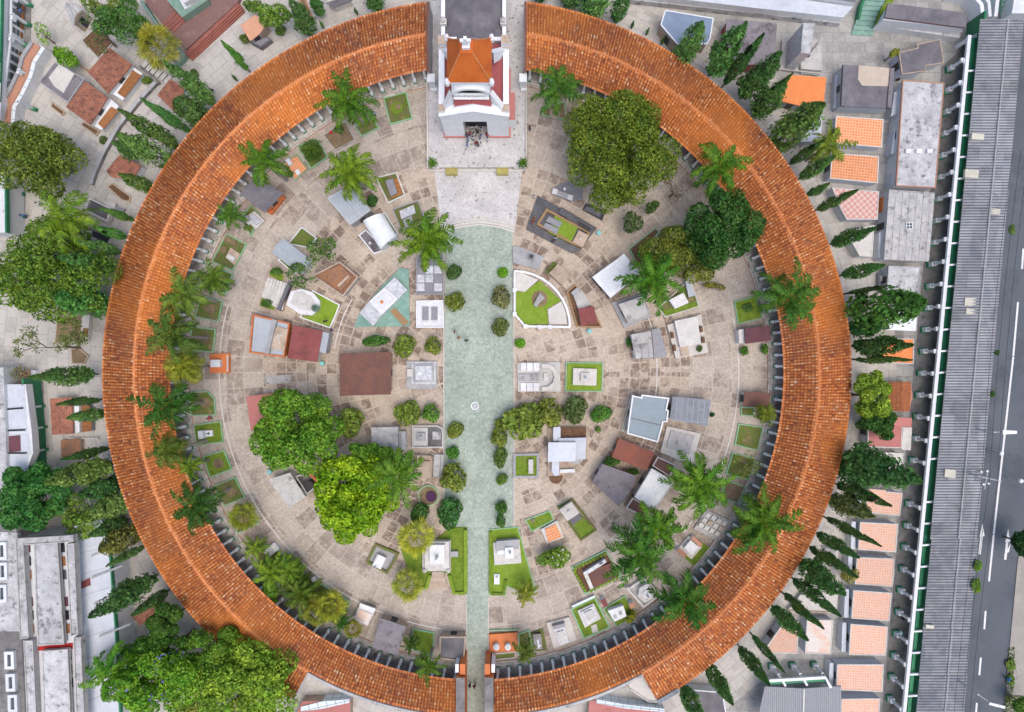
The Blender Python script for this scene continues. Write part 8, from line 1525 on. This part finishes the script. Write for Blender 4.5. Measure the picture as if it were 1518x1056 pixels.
p = W2(465, 859, 0.9); t = thing('stone_bollard', 'small grey stone block on the kerb of the south-west walk', 'bollard', (*p, 0)); part(t, 'shaft', MB().box(*p, 0, 0.8, 0.55, 0.55, 0.5, 'stone_grey')); part(t, 'cap', MB().box(*p, 0.8, 0.95, 0.68, 0.68, 0.5, 'stone_white'))
def pole(label, b, top_h, arms, group=None, mat='steel'):
    x, y = W2(*b); t = thing('street_lamp' if arms == 1 else 'utility_pole', label, 'lamp' if arms == 1 else 'pole', (x, y, 0), group)
    part(t, 'post', MB().tube((x, y, 0), (x, y, top_h), 0.13, 0.09, 'stone_grey' if arms != 1 else 'steel', 9))
    return t, x, y
t, x, y = pole('street lamp with one pale head, on the road side of the walkway', (1418, 632), 8.0, 1)
part(t, 'arm', MB().tube((x, y, 7.9), (x+1.8, y+0.1, 8.3), 0.07, 0.05, 'steel', 7)); part(t, 'lamp_head', MB().prism([(x+0.7, y-0.25), (x+2.6, y-0.15), (x+2.6, y+0.25), (x+0.7, y+0.35)], 8.25, 8.5, 'steel'))
t, x, y = pole('utility pole with crossarms, transformer drums and wires above the road', (1405, 694), 9.0, 2)
part(t, 'crossarm', MB().box(x, y, 8.6, 8.75, 3.4, 0.14, radians(-12), 'stone_grey').box(x+0.1, y-0.4, 7.8, 7.95, 2.4, 0.12, radians(80), 'stone_grey'))
for dx, dy in ((-0.5, 0.8), (0.3, 0.9), (-0.2, -0.9), (0.5, -0.8)): part(t, 'drum', MB().lathe(x+dx, y+dy, [(0.16, 7.2), (0.18, 8.0), (0, 8.05)], 'steel', 10))
mb = MB()
ends = [(1468, 430), (1466, 430.5)]
for off in (-0.9, 0.0, 0.9):
    for (ax, ay), (bx_, by) in (((1420+off*9, 694), (1462+off*9, 250)), ((1420+off*9, 694), (1372+off*9, 1140))):
        a = W2(ax-15, ay); b = W2(bx_-15, by); a3, b3 = Vector((a[0]+off*0.3, a[1], 8.8)), Vector((b[0]+off*0.3, b[1], 8.8)); pr = a3
        for k in range(1, 13):
            s = k/12; q = a3.lerp(b3, s); q.z -= 1.2*4*s*(1-s)*0.5; mb.tube(pr, q, 0.025, 0.025, 'cable', 4, False); pr = q
part(t, 'wire', mb)
t, x, y = pole('street lamp with a pale head at the lowest end of the road', (1395, 990), 8.0, 1)
part(t, 'arm', MB().tube((x, y, 7.8), (x+2.4, y-1.6, 8.2), 0.07, 0.05, 'steel', 7)); part(t, 'lamp_head', MB().prism([(x+1.2, y-1.2), (x+3.4, y-1.75), (x+3.45, y-1.4), (x+1.3, y-0.85)], 8.1, 8.35, 'steel'))
for lb, a in (('round pale globe lamp above the white centre line of the road', (1484, 672)), ('round pale globe lamp on the far kerb side near the utility pole', (1513, 713))):
    p = W2(*a, 3.0); t = thing('lamp_globe', lb, 'lamp', (*p, 0), 'globe lamps over the road'); part(t, 'post', MB().tube((*p, 0), (*p, 2.7), 0.06, 0.05, 'steel', 7)); part(t, 'globe', MB().lathe(*p, [(0, 2.65), (0.26, 2.75), (0.34, 3.0), (0.26, 3.25), (0, 3.35)], 'white_clean', 14))
for lb, a, h in (('tall brown pole standing beside the conifer on the top edge', (444, 30), 0), ):
    t = TB(lb.replace('tall brown pole standing', 'narrow brown-edged soil bed'), 'flower bed', 'flower_bed', [('border', 'F', [(440, -10), (449, -12), (463, 24), (452, 30)], 0.2, 0, 0.3, 'brick_red'), ('soil', [(442, -9), (448, -11), (460, 24), (453, 27)], 0, 0.2, 'soil')])
